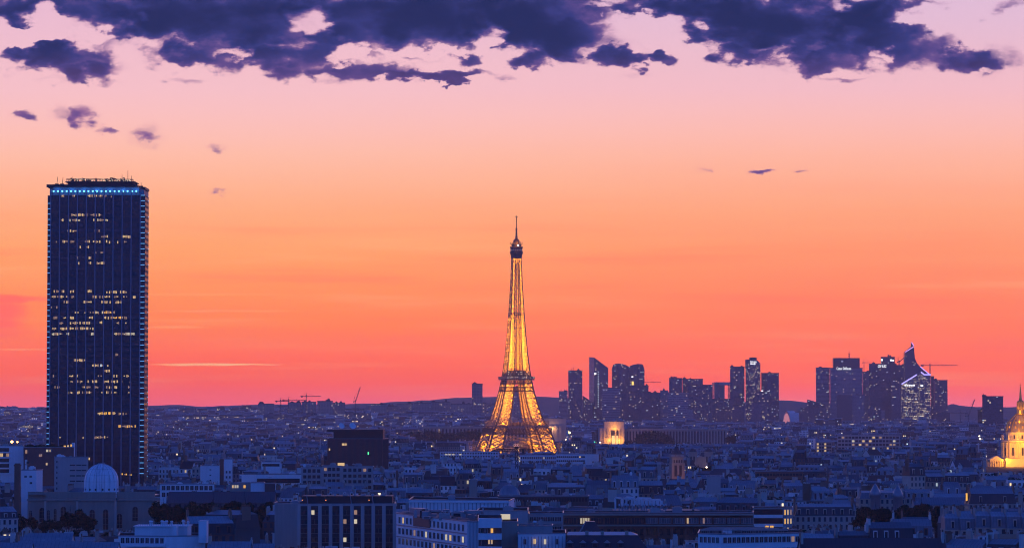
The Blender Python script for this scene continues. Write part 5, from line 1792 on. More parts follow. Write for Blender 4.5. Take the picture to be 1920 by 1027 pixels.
# ------------------------------------------------------------------ curved palace wings on the hill behind the lattice tower
def palace():
    Y = 5050.0
    s = Y / F
    M['palestone2'] = plain('palace_stone', (.46, .40, .34), .85, streak=True, var=.15)
    def wing(label, px0, px1, ytop, n, dy0=0, dy1=0, base_row=842):
        c = at(px0, 820, Y)
        t = thing('palace_wing', (c.x, Y + dy0, terrain(c.x, Y)), 0, label, 'palace', 'palace wings and pavilions')
        L = at(px1, 820, Y).x - c.x
        z = at(px0, ytop, Y).z - t.location.z
        b = MB()
        segs = 8
        P_ = lambda f: (L * f, (dy1 - dy0) * f - 22 * math.sin(math.pi * f) * (1 if n > 16 else 0))
        for k in range(segs):
            p, q = P_(k / segs), P_((k + 1) / segs)
            b.face([(*p, 0), (*q, 0), (*q, z), (*p, z)], 0)
            b.face([(*p, z), (*q, z), (q[0], q[1] + 25, z), (p[0], p[1] + 25, z)], 0)
        for f, sg in ((0, 1), (1, -1)):
            p = P_(f); r = [(*p, 0), (p[0], p[1] + 25, 0), (p[0], p[1] + 25, z), (*p, z)]
            b.face(r if sg < 0 else r[::-1], 0)
        b.build('wall', M['palestone2'], t)
        b = MB()
        for k in range(segs):
            p, q = P_(k / segs), P_((k + 1) / segs)
            b.bar((p[0], p[1] - 1.6, z - .9), (q[0], q[1] - 1.6, z - .9), 1.8)
        b.build('cornice', M['palestone2'], t)
        for k in range(n):
            p = P_((k + .5) / n)
            m = MB(); m.box(p[0] - .8, p[0] + .8, p[1] - 1.9, p[1] + .5, 1, z - 1.8, 0); m.build('pillar', M['palestone2'], t)
            if k < n - 1:
                p = P_((k + 1) / n)
                m = MB(); w = L / n * .30; m.box(p[0] - w, p[0] + w, p[1] - .12, p[1] + .5, 3, z - 4, 0)
                m.build('window', M['litd'] if R.random() < .05 else M['glassw'], t)
        return t
    def pavilion(label, px0, px1, y0, y1, lit):
        c = at((px0 + px1) / 2, 820, Y)
        t = thing('palace_pavilion', (c.x, Y - 22, terrain(c.x, Y)), 0, label, 'palace', 'palace wings and pavilions')
        g = t.location.z
        X_ = lambda px: at(px, 820, Y - 22).x - c.x
        Z_ = lambda py: at((px0 + px1) / 2, py, Y - 22).z - g
        b = MB()
        b.box(X_(px0), X_(px1), 0, 30, 0, Z_(y1), 0)
        b.build('wall', M['palestone2'], t)
        b = MB()
        u0, u1 = px0 + (px1 - px0) * .2, px1 - .6
        b.box(X_(u0), X_(u1), 2.5, 28, Z_(y1) + .003, Z_(y0), 0)
        b.box(X_(u0) - .5, X_(u1) + .5, 2, 28.5, Z_(y0) + .003, Z_(y0) + .8, 0, bottom=True)
        b.build('attic', M['palestone2'], t)
        for k in range(7):
            if k == 3 and lit: continue
            x = X_(px0 + 3 + (px1 - px0 - 6) * k / 6)
            m = MB(); m.box(x - 1.3, x + 1.3, -1.4, .5, 0, Z_(y1 + 1.5), 0); m.build('pillar', M['palestone2'], t)
        if lit:
            m = MB(); m.box(X_(1146), X_(1160), -.3, .5, 1, Z_(806), 0); m.build('doorway', M['dark'], t)
            m = MB(); m.box(X_(1147), X_(1158.5), -.4, -.31, 1, Z_(816), 0, bottom=True); m.build('lit_glazing', lamp('hall_light', (1, .55, .2), 1.5), t)
            m = MB()
            p = (X_(1152), -2, Z_(787))
            m.lathe([(2.2, Z_(791)), (2.0, Z_(788)), (1.2, Z_(785))], 8, 0, cx=p[0], cy=8)
            for sgn in (-1, 1):
                m.face([(p[0] + sgn * 1, 8, Z_(789)), (p[0] + sgn * 8, 8, Z_(784.6)), (p[0] + sgn * 7, 9, Z_(787)), (p[0] + sgn * 1.5, 9, Z_(790.5))], 0)
                m.face([(p[0] + sgn * 1, 7.4, Z_(789)), (p[0] + sgn * 1.5, 8.4, Z_(790.5)), (p[0] + sgn * 7, 8.4, Z_(787)), (p[0] + sgn * 8, 7.4, Z_(784.6))], 0)
            m.build('roof_statue', M['palestone2'], t)
            for (px, py, dy, w) in ((1152, 801, -6, 5200), (1141, 826, -8, 3200), (1147, 826, -6, 2400), (1160, 826, -6, 3400), (1166, 826, -9, 2600), (1131, 826, -12, 900)):
                glow_light(t, (X_(px), dy, Z_(py)), w * 1.9, (1, .38, .03), .6)
        else:
            for (px, py, dy, w) in ((1031, 803, -5, 2400), (1037, 803, -5, 2600), (1030, 828, -14, 1200), (1043, 826, -16, 900)):
                glow_light(t, (X_(px), dy, Z_(py)), w, (1, .48, .14), .6)
    wing('long palace wing of tall pillars right of the floodlit pavilion', 1170.6, 1366, 803, 34, 0, 30)
    wing('palace wing of tall pillars left behind the lattice tower', 790, 1008, 799, 32, 20, 0)
    pavilion('floodlit palace pavilion with a bird-like statue on its roof', 1123.5, 1171, 791, 802, True)
    pavilion('palace pavilion half hidden behind the right leg of the lattice tower', 1010, 1062, 785, 797.5, False)
    CLEAR.append((785, 1062, 4950, 824)); CLEAR.append((1115, 1375, 4950, 829)); foot(740, 1390, Y - 80, 150)
    mark(1150, 805, 'the floodlit pavilion'); mark(1290, 815, 'the long pillared wing'); mark(968, 800, 'the lattice tower')
    CLEAR.append((885, 1052, 4200, 846)); foot(880, 1055, TWY - 70, 140)
palace()

# ------------------------------------------------------------------ brown office block, chimneys, churches
Yb = 2400.0
t, fp, z = block('dark brown office block with a dark overhanging top storey and two roof dishes', [(614, 0), (717.5, -6), (728, 16), (722, 40), (616, 40)], 822, Yb, 'bronze', base=0)
b = MB()
for k in range(46):
    f = (k + .5) / 46
    x = fp[0][0] + (fp[1][0] - fp[0][0]) * f; y = fp[0][1] + (fp[1][1] - fp[0][1]) * f
    b.box(x - .16, x + .16, y - .45, y + .1, 0, z - .3, 0)
for k in range(9):
    f = (k + .5) / 9
    x = fp[1][0] + (fp[2][0] - fp[1][0]) * f; y = fp[1][1] + (fp[2][1] - fp[1][1]) * f
    b.box(x - .1, x + .45, y - .3, y + .1, 0, z - .3, 0)
b.build('fin', plain('fin_metal', (.10, .06, .06), .5), t)['kind'] = 'stuff'
X_ = lambda px: at(px, 815, Yb).x - t.location.x
Z_ = lambda py: at(670, py, Yb).z
b = MB()
b.box(X_(625), X_(718), 2, 34, z - .4, Z_(809), 0)
b.box(X_(614), X_(718.5), -4.5, 36, Z_(809) + .003, Z_(804.5), 0, bottom=True)
b.build('top_storey', M['dark'], t)
for (px, py, m, w) in ((646, 832.5, 'litw', 9), (618, 842, 'litw', 2.4), (691, 849, 'green', 1.4)):
    b = MB(); b.box(-w * .19, w * .19, -.1, .2, -.8, .8, 0, bottom=True); b.build('lit_window', M[m], t, (X_(px), -5.0 * (px - 614) / 103 - .65, Z_(py)))
for (px, r) in ((637, 2.3), (658, 2.6)):
    b = MB(); b.lathe([(0, 0), (r * .5, .2), (r, .9)], 14, 0); b.lathe([(r, .92), (r * .5, .22), (0, .02)], 14, 0)
    o = b.build('dish', M['white'], t, (X_(px), 20, Z_(799))); o.rotation_euler = (rad(62), 0, rad(25))
    b = MB(); b.bar((0, 0, 0), (0, 0, 3), .5); b.build('dish_stand', M['steel'], t, (X_(px), 21, Z_(804.5)))
CLEAR.append((612, 730, 2390, 874)); foot(610, 732, Yb, 40); mark(670, 840, 'the brown office block')

def tall_chimney(label, px, y0, wpx, Y, m, box=True):
    c = at(px, y0, Y)
    t = thing('chimney_stack', (c.x, Y, 0), 0, label, 'chimney')
    w = wpx * Y / F / 2
    b = MB()
    h = c.z
    b.box(-w, w, -w, w, 0, h - 1.2, 0)
    b.build('shaft', M[m], t)
    b = MB(); b.box(-w * 1.18, w * 1.18, -w * 1.18, w * 1.18, h - 1.197, h - .5, 0, bottom=True); b.box(-w * .9, w * .9, -w * .9, w * .9, h - .497, h, 0)
    b.build('cap', M[m], t)
    FOOT.append((c.x, Y, 10))
tall_chimney('dark square brick chimney left of the observatory', 33, 868, 10.5, 1450, 'brick')
tall_chimney('thin dark chimney before a white block, right of the brown office block', 744.5, 881, 4, 1850, 'brick')
tall_chimney('white chimney stack tapering up from a slate roof, right of the near crane', 1183, 884, 4.2, 1650, 'white')
tall_chimney('slim white chimney beside the tapering white one', 1200, 886, 1.8, 1660, 'white')

def church_tower():
    Y = 2600.0
    c = at(1268.5, 880, Y)
    t = thing('church_tower', (c.x, Y, 0), rad(12), 'square stone church tower with a domed cap and warm light on its belfry', 'church tower')
    s = Y / F
    Z_ = lambda py: at(1268, py, Y).z
    a = 4.8
    b = MB(); b.box(-a, a, -a, a, 0, Z_(869), 0); b.build('wall', M['stone'], t)
    b = MB()
    b.box(-a * .95, a * .95, -a * .95, a * .95, Z_(869) + .003, Z_(857), 0)
    for y, k in ((869.5, 1.12), (856.5, 1.22), (853, 1.05)):
        b.box(-a * k, a * k, -a * k, a * k, Z_(y), Z_(y) + .8, 0, bottom=True)
    b.build('belfry', M['stone'], t)
    b = MB()
    b.lathe([(a * 1.05, Z_(853) + .8), (a * .98, Z_(850)), (a * .8, Z_(846.5)), (a * .5, Z_(843)), (a * .38, Z_(842)), (a * .34, Z_(838)), (a * .1, Z_(835.5)), (.12, Z_(828))], 8, 0, smooth=False)
    b.build('cap', M['darkroof'], t)
    for rz in (0, math.pi / 2):
        for x in (-2, 2):
            b = MB(); b.box(x - 1.0, x + 1.0, -a - .12, -a + .3, Z_(892), Z_(871.5), 0); b.build('window', M['dark'], t, None, rz)
        for x in (-3, -1, 1, 3):
            b = MB(); b.box(x - .55, x + .55, -a * .95 - .12, -a * .9, Z_(867), Z_(861.5), 0); b.build('window', M['dark'], t, None, rz)
        for x in (-a, 0, a):
            b = MB(); b.box(x - .5, x + .5, -a - .4, -a + .05, 0, Z_(869.5), 0); b.build('buttress', M['stone'], t, None, rz)
    glow_light(t, (-5, -16, Z_(890)), 800, (1, .36, .14)); glow_light(t, (6, -15, Z_(893)), 700, (1, .36, .14)); glow_light(t, (-4, -12, Z_(862)), 300, (1, .5, .2))
    CLEAR.append((1252, 1285, 2590, 892)); foot(1250, 1287, Y, 12); mark(1268, 865, 'the stone church tower')
church_tower()

def twin_church():
    Y = 3000.0
    c = at(1314, 870, Y)
    t = thing('twin_towered_church', (c.x, Y, 0), rad(-8), 'grey church with two round-capped towers and a bright light at its foot', 'church')
    Z_ = lambda py: at(1314, py, Y).z
    s = Y / F
    for x in (-7.2, 7.2):
        b = MB(); b.box(x - 3.6, x + 3.6, -3.6, 3.6, 0, Z_(848), 0); b.box(x - 4.1, x + 4.1, -4.1, 4.1, Z_(848) + .003, Z_(846.5), 0, bottom=True); tw = b.build('tower', M['stone'], t)
        b = MB(); b.lathe([(3.5, Z_(846.5)), (3.2, Z_(844)), (2.2, Z_(841.6)), (0.3, Z_(840.4)), (.15, Z_(838))], 10, 0, cx=x); b.build('cap', M['darkroof'], tw)
        for dx in (-1.4, 1.4):
            b = MB(); b.box(x + dx - .7, x + dx + .7, -3.72, -3.4, Z_(866), Z_(855), 0); b.build('window', M['dark'], tw)
    b = MB(); b.box(-3.5, 3.5, -2, 30, 0, Z_(858), 0); b.face([(-3.5, -2, Z_(858) + .01), (3.5, -2, Z_(858) + .01), (0, -2, Z_(853))], 0); b.build('nave', M['stone'], t)
    b = MB(); b.lathe([(0, -1), (.9, 0), (0, 1)], 8, 0); b.build('lamp', lamp('church_lamp', (1, .7, .5), 8), t, (6, -9, Z_(875)))
    glow_light(t, (6, -12, Z_(874)), 300, (1, .5, .3)); glow_light(t, (0, -8, Z_(862)), 90, (1, .5, .3))
    CLEAR.append((1300, 1329, 2990, 878)); foot(1298, 1330, Y, 20)
    mark(1314, 858, 'the twin-towered church')
twin_church()
# ------------------------------------------------------------------ near buildings
def hrow(label, px0, px1, ytop, Y, kind, n=1, rz=0.0, name='house', cat='house', **kw):
    """one house of the old-city kind fitted to photo columns, eaves so that the ridge meets the photo row"""
    h = new_house(Y, kind)
    c = at((px0 + px1) / 2, ytop, Y)
    h['w'] = (px1 - px0) * Y / F
    h.update(kw)
    if h['kind'] == 'mansard': h['z'] = c.z - h['hm'] - h['hr']
    elif h['kind'] == 'gable': h['z'] = c.z - h['hr'] - h['d'] / 2 * .45
    else: h['z'] = c.z - (2.8 if h['pent'] else .95)
    foot(px0, px1, Y - 6, 14)
    return house_thing(h, c.x, Y, 0, rz, label, name, cat)

# column-faced office building
Yc = 1200.0
t, fp, z = block('grey office building with nine dark window bays between pale vertical piers', [(515, 15), (560, 0), (741, 4), (741, 26), (520, 30)], 944.5, Yc, 'concrete', base=0, bits=3, parapet=.8)
p, q = Vector((*fp[1], 0)), Vector((*fp[2], 0))
dd = (q - p).normalized(); nn = Vector((dd.y, -dd.x, 0)); rz_ = math.atan2(dd.y, dd.x)
L = (q - p).length
pm, sm_, = MB(), MB()
pm.box(-.62, .62, -.55, .1, 0, z - .02, 0); pier_me = pm.mesh('pier', M['concrete'])
step = L / 9.05
bw = step - 1.24
spm = MB(); spm.box(-bw / 2, bw / 2, -.12, .05, 0, 1.45, 0); spme = spm.mesh('spandrel', M['dark'])
for k in range(10):
    pos = p + dd * (step * k - .1 if k else .05)
    link('pier', pier_me, t, pos + nn * .02, rz_)
litc = {(0, 1): 'litp', (1, 4): 'litd', (1, 5): 'litp', (3, 4): 'litp', (2, 6): 'glassw', (0, 5): 'litd'}
half = win_mesh(bw * .44, 1.55, 'glassw', 'dframe', 0)
for r in range(6):
    for k in range(9):
        zb = z - .6 - (r + 1) * 3.33
        pos = p + dd * (step * (k + .5))
        link('spandrel', spme, t, (pos.x, pos.y, zb + 1.8), rz_)
        for s in (-1, 1):
            m = litc.get((r, k)) if s < 0 else None
            o = link('window', win_mesh(bw * .42, 1.6, m or 'glassw', 'dframe', 0), t, (*(pos + dd * (s * bw * .25) + nn * .03).xy, zb + .1), rz_)
b = MB()
u, v = Vector((*fp[0], 0)), Vector((*fp[1], 0))
for k in range(15):
    pp = u.lerp(v, (k + .5) / 15)
    b.box(pp.x - .28, pp.x + .28, pp.y - .5, pp.y + .2, 0, z - .05, 0)
b.build('rib', M['concrete'], t)
b = MB()
x0, x1 = at(566, 938, Yc + 6).x - t.location.x, at(735, 938, Yc + 6).x - t.location.x
b.box(x0, x1, 6, 20, z - .5, z + 2.5, 0); b.box(x0 - .2, x1 + .2, 5.7, 20.3, z + 2.503, z + 2.8, 0, bottom=True)
ph = b.build('penthouse', M['dark'], t)
for px in (567, 611, 692):
    b = MB(); b.box(-.16, .16, -.1, .1, -.12, .12, 0, bottom=True); b.build('wall_lamp', lamp('amber_lamp', (1, .3, .06), 2.2), ph, (at(px, 938, Yc + 6).x - t.location.x, 5.9, z + 1.3))
for px in (576, 658, 699):
    b = MB(); x = at(px, 938, Yc).x - t.location.x
    b.bar((x, 4, z), (x - .5, 5.2, z + 3.0), .22); b.bar((x - .5, 5.2, z + 3), (x - 1.2, 5.4, z + 3.05), .2); b.build('davit', M['zinc'], t)
for k in range(7):
    px = 600 + k * 20 + R.uniform(-6, 6)
    b = MB(); x = at(px, 930, Yc).x - t.location.x
    if k % 2: b.lathe([(.5, z + 2.8), (.55, z + 3.4), (0, z + 3.7)], 8, 0, cx=x, cy=10)
    else: b.box(x - .9, x + .9, 9, 11, z + 2.805, z + 3.5, 0)
    b.build('vent', M['steel'], t)
CLEAR.append((512, 745, 1190, 1030)); foot(508, 744, Yc, 30); mark(640, 985, 'the grey pier-fronted office')

# white office with three window rows, staircase tower and roof plant
Yw = 1000.0
t, fp, z = block('white office building with long window rows and machinery on its roof', [(743, 81), (876, 2), (897, 0), (897, 60), (800, 110)], 977.5, Yw, 'white', bits=0, parapet=.6)
windows_on(t, fp[0], fp[1], z, 1, 17, 1.9, 1.9, 3.25, first=1.1, lit={(0, 1): 'litw', (0, 4): 'litd'}, margin=2)
windows_on(t, fp[0], fp[1], z, 2, 17, 2.3, 1.8, 3.3, first=4.7, lit={(0, 7): 'litp', (0, 12): 'litp', (0, 13): 'litw', (1, 9): 'litd', (0, 16): 'litp', (0, 4): 'litd'}, margin=2)
p, q = Vector((*fp[0], 0)), Vector((*fp[1], 0)); dd = (q - p).normalized(); nn = Vector((dd.y, -dd.x, 0)); rz_ = math.atan2(dd.y, dd.x)
for zz_ in (z - 3.9, z - 7.6):
    b = MB(); b.box(.3, (q - p).length - .3, -.18, .0, zz_, zz_ + .3, 0, bottom=True); b.build('string_course', M['zinc'], t, (*(p + nn * .01).xy, 0), rz_)
b = MB(); pa, pb = p.lerp(q, .26), p.lerp(q, .50)
b.box(0, (pb - pa).length, -.22, .0, z - 3.4, z - .15, 0, bottom=True); b.build('dark_panel', M['dframe'], t, (*(pa + nn * .0).xy, 0), rz_)
b = MB()
for k in range(60):
    f = k / 59
    pp = p.lerp(q, f) - nn * .8
    b.bar((pp.x, pp.y, z), (pp.x, pp.y, z + .9), .08)
a_, b__ = p - nn * .8, q - nn * .8
b.bar((a_.x, a_.y, z + .9), (b__.x, b__.y, z + .9), .1); b.bar((a_.x, a_.y, z + .45), (b__.x, b__.y, z + .45), .07)
b.build('railing', M['steel'], t)
u, v = Vector((*fp[1], 0)), Vector((*fp[2], 0))
b = MB()
for k in range(8):
    pp = u.lerp(v, (k + .5) / 8); b.box(pp.x - .05, pp.x + .05, pp.y - .12, pp.y + .05, 0, z - .1, 0)
b.build('standing_seam', M['zinc'], t)
XL = lambda px, Y: at(px, 960, Y).x - t.location.x
ZL = lambda py, Y: at(850, py, Y).z
# roof plant
def duct(path, r, m='zinc'):
    b = MB()
    for (a, d) in zip(path, path[1:]):
        b.bar(a, d, r)
    b.build('duct', M[m], t)
zr = z - .5
for k in range(26):
    px = R.uniform(770, 900); Yy = R.uniform(1030, 1075)
    x = XL(px, Yy); y = Yy - Yw
    w, h = R.uniform(.5, 1.9), R.uniform(.7, 2.4)
    b = MB(); b.box(x - w, x + w, y - w * .7, y + w * .7, zr, zr + h, 0)
    if k % 3 == 0: b.box(x - w * .6, x + w * .6, y - w * .71, y - w * .701, zr + h * .3, zr + h * .8, 1)
    if k % 4 == 1: b.lathe([(w * .5, zr + h + .003), (w * .5, zr + h + .4), (0, zr + h + .4)], 10, 0, cx=x, cy=y)
    b.build('roof_unit', [M[R.choice(['zinc', 'steel', 'dframe', 'dark', 'concrete'])], M['dark']], t)
duct([(XL(870, 1030), 32, zr + .3), (XL(870, 1030), 32, zr + 2.5), (XL(905, 1030), 32, zr + 2.5), (XL(905, 1030), 32, zr + .6)], 1.0)
duct([(XL(772, 1070), 70, zr + 1.8), (XL(798, 1060), 60, zr + 1.8)], 1.7)
duct([(XL(806, 1050), 52, zr), (XL(806, 1050), 52, zr + 2.2), (XL(826, 1050), 52, zr + 2.2), (XL(826, 1050), 52, zr)], .6)
for k in range(6):
    x = XL(835 + 8 * k, 1045); b = MB(); b.lathe([(.2, zr), (.2, zr + R.uniform(1, 2.5)), (.35, zr + 2.2), (0, zr + 2.6)], 8, 0, cx=x, cy=44); b.build('vent', M['steel'], t)
CLEAR.append((740, 1062, 985, 1030)); foot(738, 960, Yw, 100); mark(820, 990, 'the white office')
t, fp, z = block('pale blue-white roof hall with ribbed sides behind the white office', [(767, 0), (955, -10), (964, 20), (775, 40)], 938.5, 1130, 'white', bits=1, parapet=.5)
b = MB()
for k in range(26):
    pp = Vector((*fp[0], 0)).lerp(Vector((*fp[1], 0)), (k + .5) / 26)
    b.box(pp.x - .12, pp.x + .12, pp.y - .2, pp.y + .1, 0, z - .8, 0)
b.build('rib', M['zinc'], t)
b = MB(); a, d = Vector((*fp[0], 0)), Vector((*fp[1], 0)); b.bar((a.x, a.y - .3, z - .35), (d.x, d.y - .3, z - .35), .7); b.build('eaves_band', M['white'], t)
foot(765, 965, 1130, 40)
t, fp, z = block('grey plant building right behind the roof hall', [(895, 0), (990, -4), (990, 30), (900, 30)], 957.5, 1090, 'concrete', bits=2)
for px in (908, 925): pass
foot(893, 992, 1090, 30)
t, fp, z = block('stair tower with two deep white balcony bands and lit landings', [(897.5, 0), (940.5, -3), (940.5, 25), (897.5, 25)], 970.5, 985, 'dframe', copings=False)
for k, (ya, yb) in enumerate(((970.5, 988), (998.5, 1010), (1023, 1036))):
    b = MB(); za, zb = at(919, ya, 985).z, at(919, yb, 985).z
    b.box(fp[0][0] - .05, fp[1][0] + .05, fp[1][1] - 1.2, fp[0][1] + 1.5, zb, za + .02, 0, bottom=True); b.build('balcony', M['white'], t)
for (px, py, w, m) in ((922.5, 993, .7, 'lito'), (917, 1014, .45, 'litw'), (922, 1014, .45, 'litw'), (904, 994, .9, 'glassw'), (911, 994, .9, 'glassw'), (906, 1016, .9, 'glassw')):
    p_ = at(px, py, 985 - 1) - t.location
    link('window', win_mesh(w, 1.3, m), t, (p_.x, fp[0][1] - .35 if px < 910 else fp[1][1] - .18, p_.z - .7))
foot(895, 942, 985, 25)
t, fp, z = block('brownish blank stair wall beside the balcony tower, one lit roof window', [(940.8, 0), (970.5, 2), (970.5, 25), (940.8, 25)], 978, 990, 'stone')
p_ = at(947, 973, 1015) - t.location
b = MB(); b.box(p_.x - 1.4, p_.x + 1.6, 24, 25, z + .01, z + 1.6, 0); b.build('lit_room', M['litp'], t)
foot(940, 972, 990, 25)
t, fp, z = block('long grey block behind the blank stair wall', [(964, 0), (992, 0), (992, 20), (964, 20)], 964, 1100, 'concrete', bits=1)
t, fp, z = block('low blue-white block with ribbed panels and two lit windows', [(971, 0), (1060.5, 3), (1060.5, 30), (975, 30)], 1000, 985, 'white', bits=1)
b = MB()
for k in range(15):
    pp = Vector((*fp[0], 0)).lerp(Vector((*fp[1], 0)), k / 14); b.box(pp.x - .08, pp.x + .08, pp.y - .16, pp.y + .1, 0, z - .8, 0)
b.build('rib', M['zinc'], t)
for px, py, m in ((1002.5, 1014.5, 'litw'), (1022, 1015, 'litp'), (1044, 1015, 'glassw'), (984, 1015, 'glassw')):
    p_ = at(px, py, 985) - t.location; link('window', win_mesh(.7, 1.5, m), t, (p_.x, .05 + 3 * .16 * (px - 971) / 90 - .1, p_.z - .7))
foot(970, 1062, 985, 28)
t, fp, z = block('blue-grey plant storey above the ribbed-panel block', [(971, 0), (1036, 2), (1036, 14), (971, 14)], 985.5, 1000, 'concrete', bits=2)
t, fp, z = block('set-back balcony block right of the grey plant building', [(990, 0), (1056, 0), (1056, 20), (990, 20)], 962, 1120, 'concrete', bits=2)
windows_on(t, fp[0], fp[1], z, 4, 9, 1.0, 1.7, 3.2, first=1.2)
for r in range(3):
    b = MB(); b.box(fp[0][0] + .3, fp[1][0] - .3, -1.2, -.06, z - 3.2 * (r + 1) - .4, z - 3.2 * (r + 1) + .6, 0, bottom=True); b.build('balcony', M['concrete'], t)
foot(988, 1060, 1110, 30)

# long dark building with strip windows
Yl = 1250.0
t, fp, z = block('long dark brick office with a strip of tall windows under its flat roof', [(1056, 0), (1412, 4), (1412, 24), (1056, 24)], 961, Yl, 'brick', bits=12, roof='darkroof')
nb = 14
L = fp[1][0] - fp[0][0]
for k in range(nb):
    u = fp[0][0] + L * (k + .5) / nb
    for j in range(5):
        m = 'glassw'
        if k == 1 and j > 0: m = 'litp'
        if k == 9 and j == 0: m = 'litw'
        if k == 10 and j == 1: m = 'litd'
        link('window', win_mesh(.62, 2.1, m, 'frame' if k > 5 else 'dframe'), t, (u + (j - 2) * .92, 4 * .2 * (k + .5) / nb - .12, z - 4.0))
    b = MB(); b.box(u + L / nb / 2 - .35, u + L / nb / 2 + .35, -.3 + 4 * .2 * (k + 1) / nb, .9, 0, z - 5.1, 0); b.build('pier', M['brick'], t)
for zz_ in (z - .9, z - 5.0):
    b = MB(); b.box(fp[0][0] + .02, fp[1][0] - .02, -.55, 4.4, zz_, zz_ + .55, 0, bottom=True); b.build('string_course', M['stone'], t)
windows_on(t, fp[0], fp[1], z, 2, 28, 1.1, 2.2, 3.6, first=6.2, fr='dframe', margin=1)
CLEAR.append((1054, 1414, 1240, 1012)); foot(1052, 1416, Yl, 26); mark(1235, 985, 'the long dark brick office')
# bright pipe plant behind it
t = thing('roof_plant', (at(1200, 950, 1330).x, 1330, 0), 0, 'bright metal pipes and air ducts massed on a dark roof', 'roof plant')
Xp = lambda px: at(px, 950, 1330).x - t.location.x
Zp = lambda py: at(1200, py, 1330).z
b = MB(); b.box(Xp(1150), Xp(1312), 0, 20, 0, Zp(956), 0); b.build('plant_house', M['dframe'], t)
pts = [(1154, 951, 932.5, 1166, 934), (1168, 953, 934, 1185, 935), (1175, 950, 932, 1190, 933), (1186, 952, 936, 1205, 936), (1196, 953, 933.5, 1222, 934.5), (1205, 952, 938, 1240, 937)]
for k, (px, ya, yb, px2_, yc) in enumerate(pts):
    b = MB(); y = 2 + k * 1.2
    b.bar((Xp(px), y, Zp(ya) - 1), (Xp(px), y, Zp(yb)), .75); b.bar((Xp(px), y, Zp(yb)), (Xp(px2_), y, Zp(yc)), .75); b.bar((Xp(px2_), y, Zp(yc)), (Xp(px2_), y, Zp(956)), .6)
    b.build('duct', plain('bright_duct', (.62, .64, .66), .3, metal=.4) if k == 0 else bpy.data.materials['bright_duct'], t)
for k in range(16):
    px = 1160 + 6 * k + R.uniform(-2, 2); b = MB()
    b.lathe([(.3, Zp(956)), (.3, Zp(R.uniform(942, 951))), (.45, Zp(945) - 1), (.1, Zp(944))], 8, 0, cx=Xp(px), cy=-.2 + R.random()); b.build('vent', bpy.data.materials['bright_duct'], t)
for k in range(8):
    px = 1192 + 7 * k; b = MB(); b.box(Xp(px) - .6, Xp(px) + .6, 5, 7, Zp(946), Zp(R.uniform(936, 940)), 0, bottom=True); b.build('air_unit', bpy.data.materials['bright_duct'], t)
CLEAR.append((1148, 1255, 1320, 955)); foot(1148, 1316, 1330, 18)
mark(1200, 945, 'the bright roof pipes')

# dormered mansard and pyramid roof, bottom
Yd = 985.0
t = thing('mansard_house', (at(1140, 1000, Yd).x, Yd, 0), 0, 'dark slate mansard house with a row of five pointed dormers and metal ridge', 'house')
Xd = lambda px: at(px, 1010, Yd).x - t.location.x
Zd = lambda py: at(1140, py, Yd).z
b = MB(); b.box(Xd(1061), Xd(1212), 0, 14, 0, Zd(1027), 0); b.build('wall', M['stone'], t)
b = MB()
z0, z1 = Zd(1027) + .003, Zd(1003)
xa, xb, xc, xd_ = Xd(1060), Xd(1214), Xd(1064), Xd(1196)
b.face([(xa, -.5, z0), (xb, -.5, z0), (xd_, 2.2, z1), (xc, 2.2, z1)], 0); b.face([(xb, -.5, z0), (xb, 14, z0), (xd_, 11.5, z1), (xd_, 2.2, z1)], 0)
b.face([(xb, 14, z0), (xa, 14, z0), (xc, 11.5, z1), (xd_, 11.5, z1)], 0); b.face([(xa, 14, z0), (xa, -.5, z0), (xc, 2.2, z1), (xc, 11.5, z1)], 0)
rf = b.build('roof', plain('slate', (.045, .05, .06), .6, scale=2), t)
b = MB(); zt = Zd(997.5)
b.face([(xc - .2, 1.9, z1 + .003), (xd_ + .2, 1.9, z1 + .003), (xd_ - 2, 6.8, zt), (xc + .5, 6.8, zt)], 0); b.face([(xd_ + .2, 11.8, z1 + .003), (xc - .2, 11.8, z1 + .003), (xc + .5, 6.8, zt), (xd_ - 2, 6.8, zt)], 0)
b.face([(xd_ + .2, 1.9, z1 + .003), (xd_ + .2, 11.8, z1 + .003), (xd_ - 2, 6.8, zt)], 0); b.face([(xc - .2, 11.8, z1 + .003), (xc - .2, 1.9, z1 + .003), (xc + .5, 6.8, zt)], 0)
for k in range(18):
    x = xc + (xd_ - xc) * k / 18; b.bar((x, 1.9, z1 + .03), (x + .3, 6.8, zt + .03), .1)
b.build('ridge_roof', M['zinc'], rf)
for px in (1069, 1093, 1115.5, 1138.5, 1163.5):
    b = MB(); x = Xd(px)
    b.box(x - .85, x + .85, -.2, 2.2, z0 + .1, Zd(1017), 0); b.box(x - .55, x + .55, -.26, -.201, z0 + .2, Zd(1018.5), 1)
    b.face([(x - 1.1, -.4, Zd(1017) + .003), (x + 1.1, -.4, Zd(1017) + .003), (x, -.4, Zd(1011.5))], 2)
    b.face([(x - 1.1, -.4, Zd(1017) + .003), (x, -.4, Zd(1011.5)), (x, 2.4, Zd(1011.5)), (x - 1.1, 2.4, Zd(1017) + .003)], 2); b.face([(x + 1.1, -.4, Zd(1017) + .003), (x + 1.1, 2.4, Zd(1017) + .003), (x, 2.4, Zd(1011.5)), (x, -.4, Zd(1011.5))], 2)
    b.build('dormer', [M['dframe'], M['glassw'], M['zinc']], rf)
for px in (1101, 1130, 1176):
    b = MB(); x = Xd(px); b.box(x - .5, x + .5, 3, 5, z1 - 1, Zd(995.5), 0); c_ = b.build('chimney', M['stone'], rf)
    b = MB(); [b.lathe([(.13, Zd(995.5)), (.11, Zd(993))], 6, 0, cx=x - .3 + .3 * j, cy=4) for j in range(3)]; b.build('pots', M['pot'], c_)
CLEAR.append((1058, 1225, 975, 1040)); foot(1056, 1218, Yd, 14)
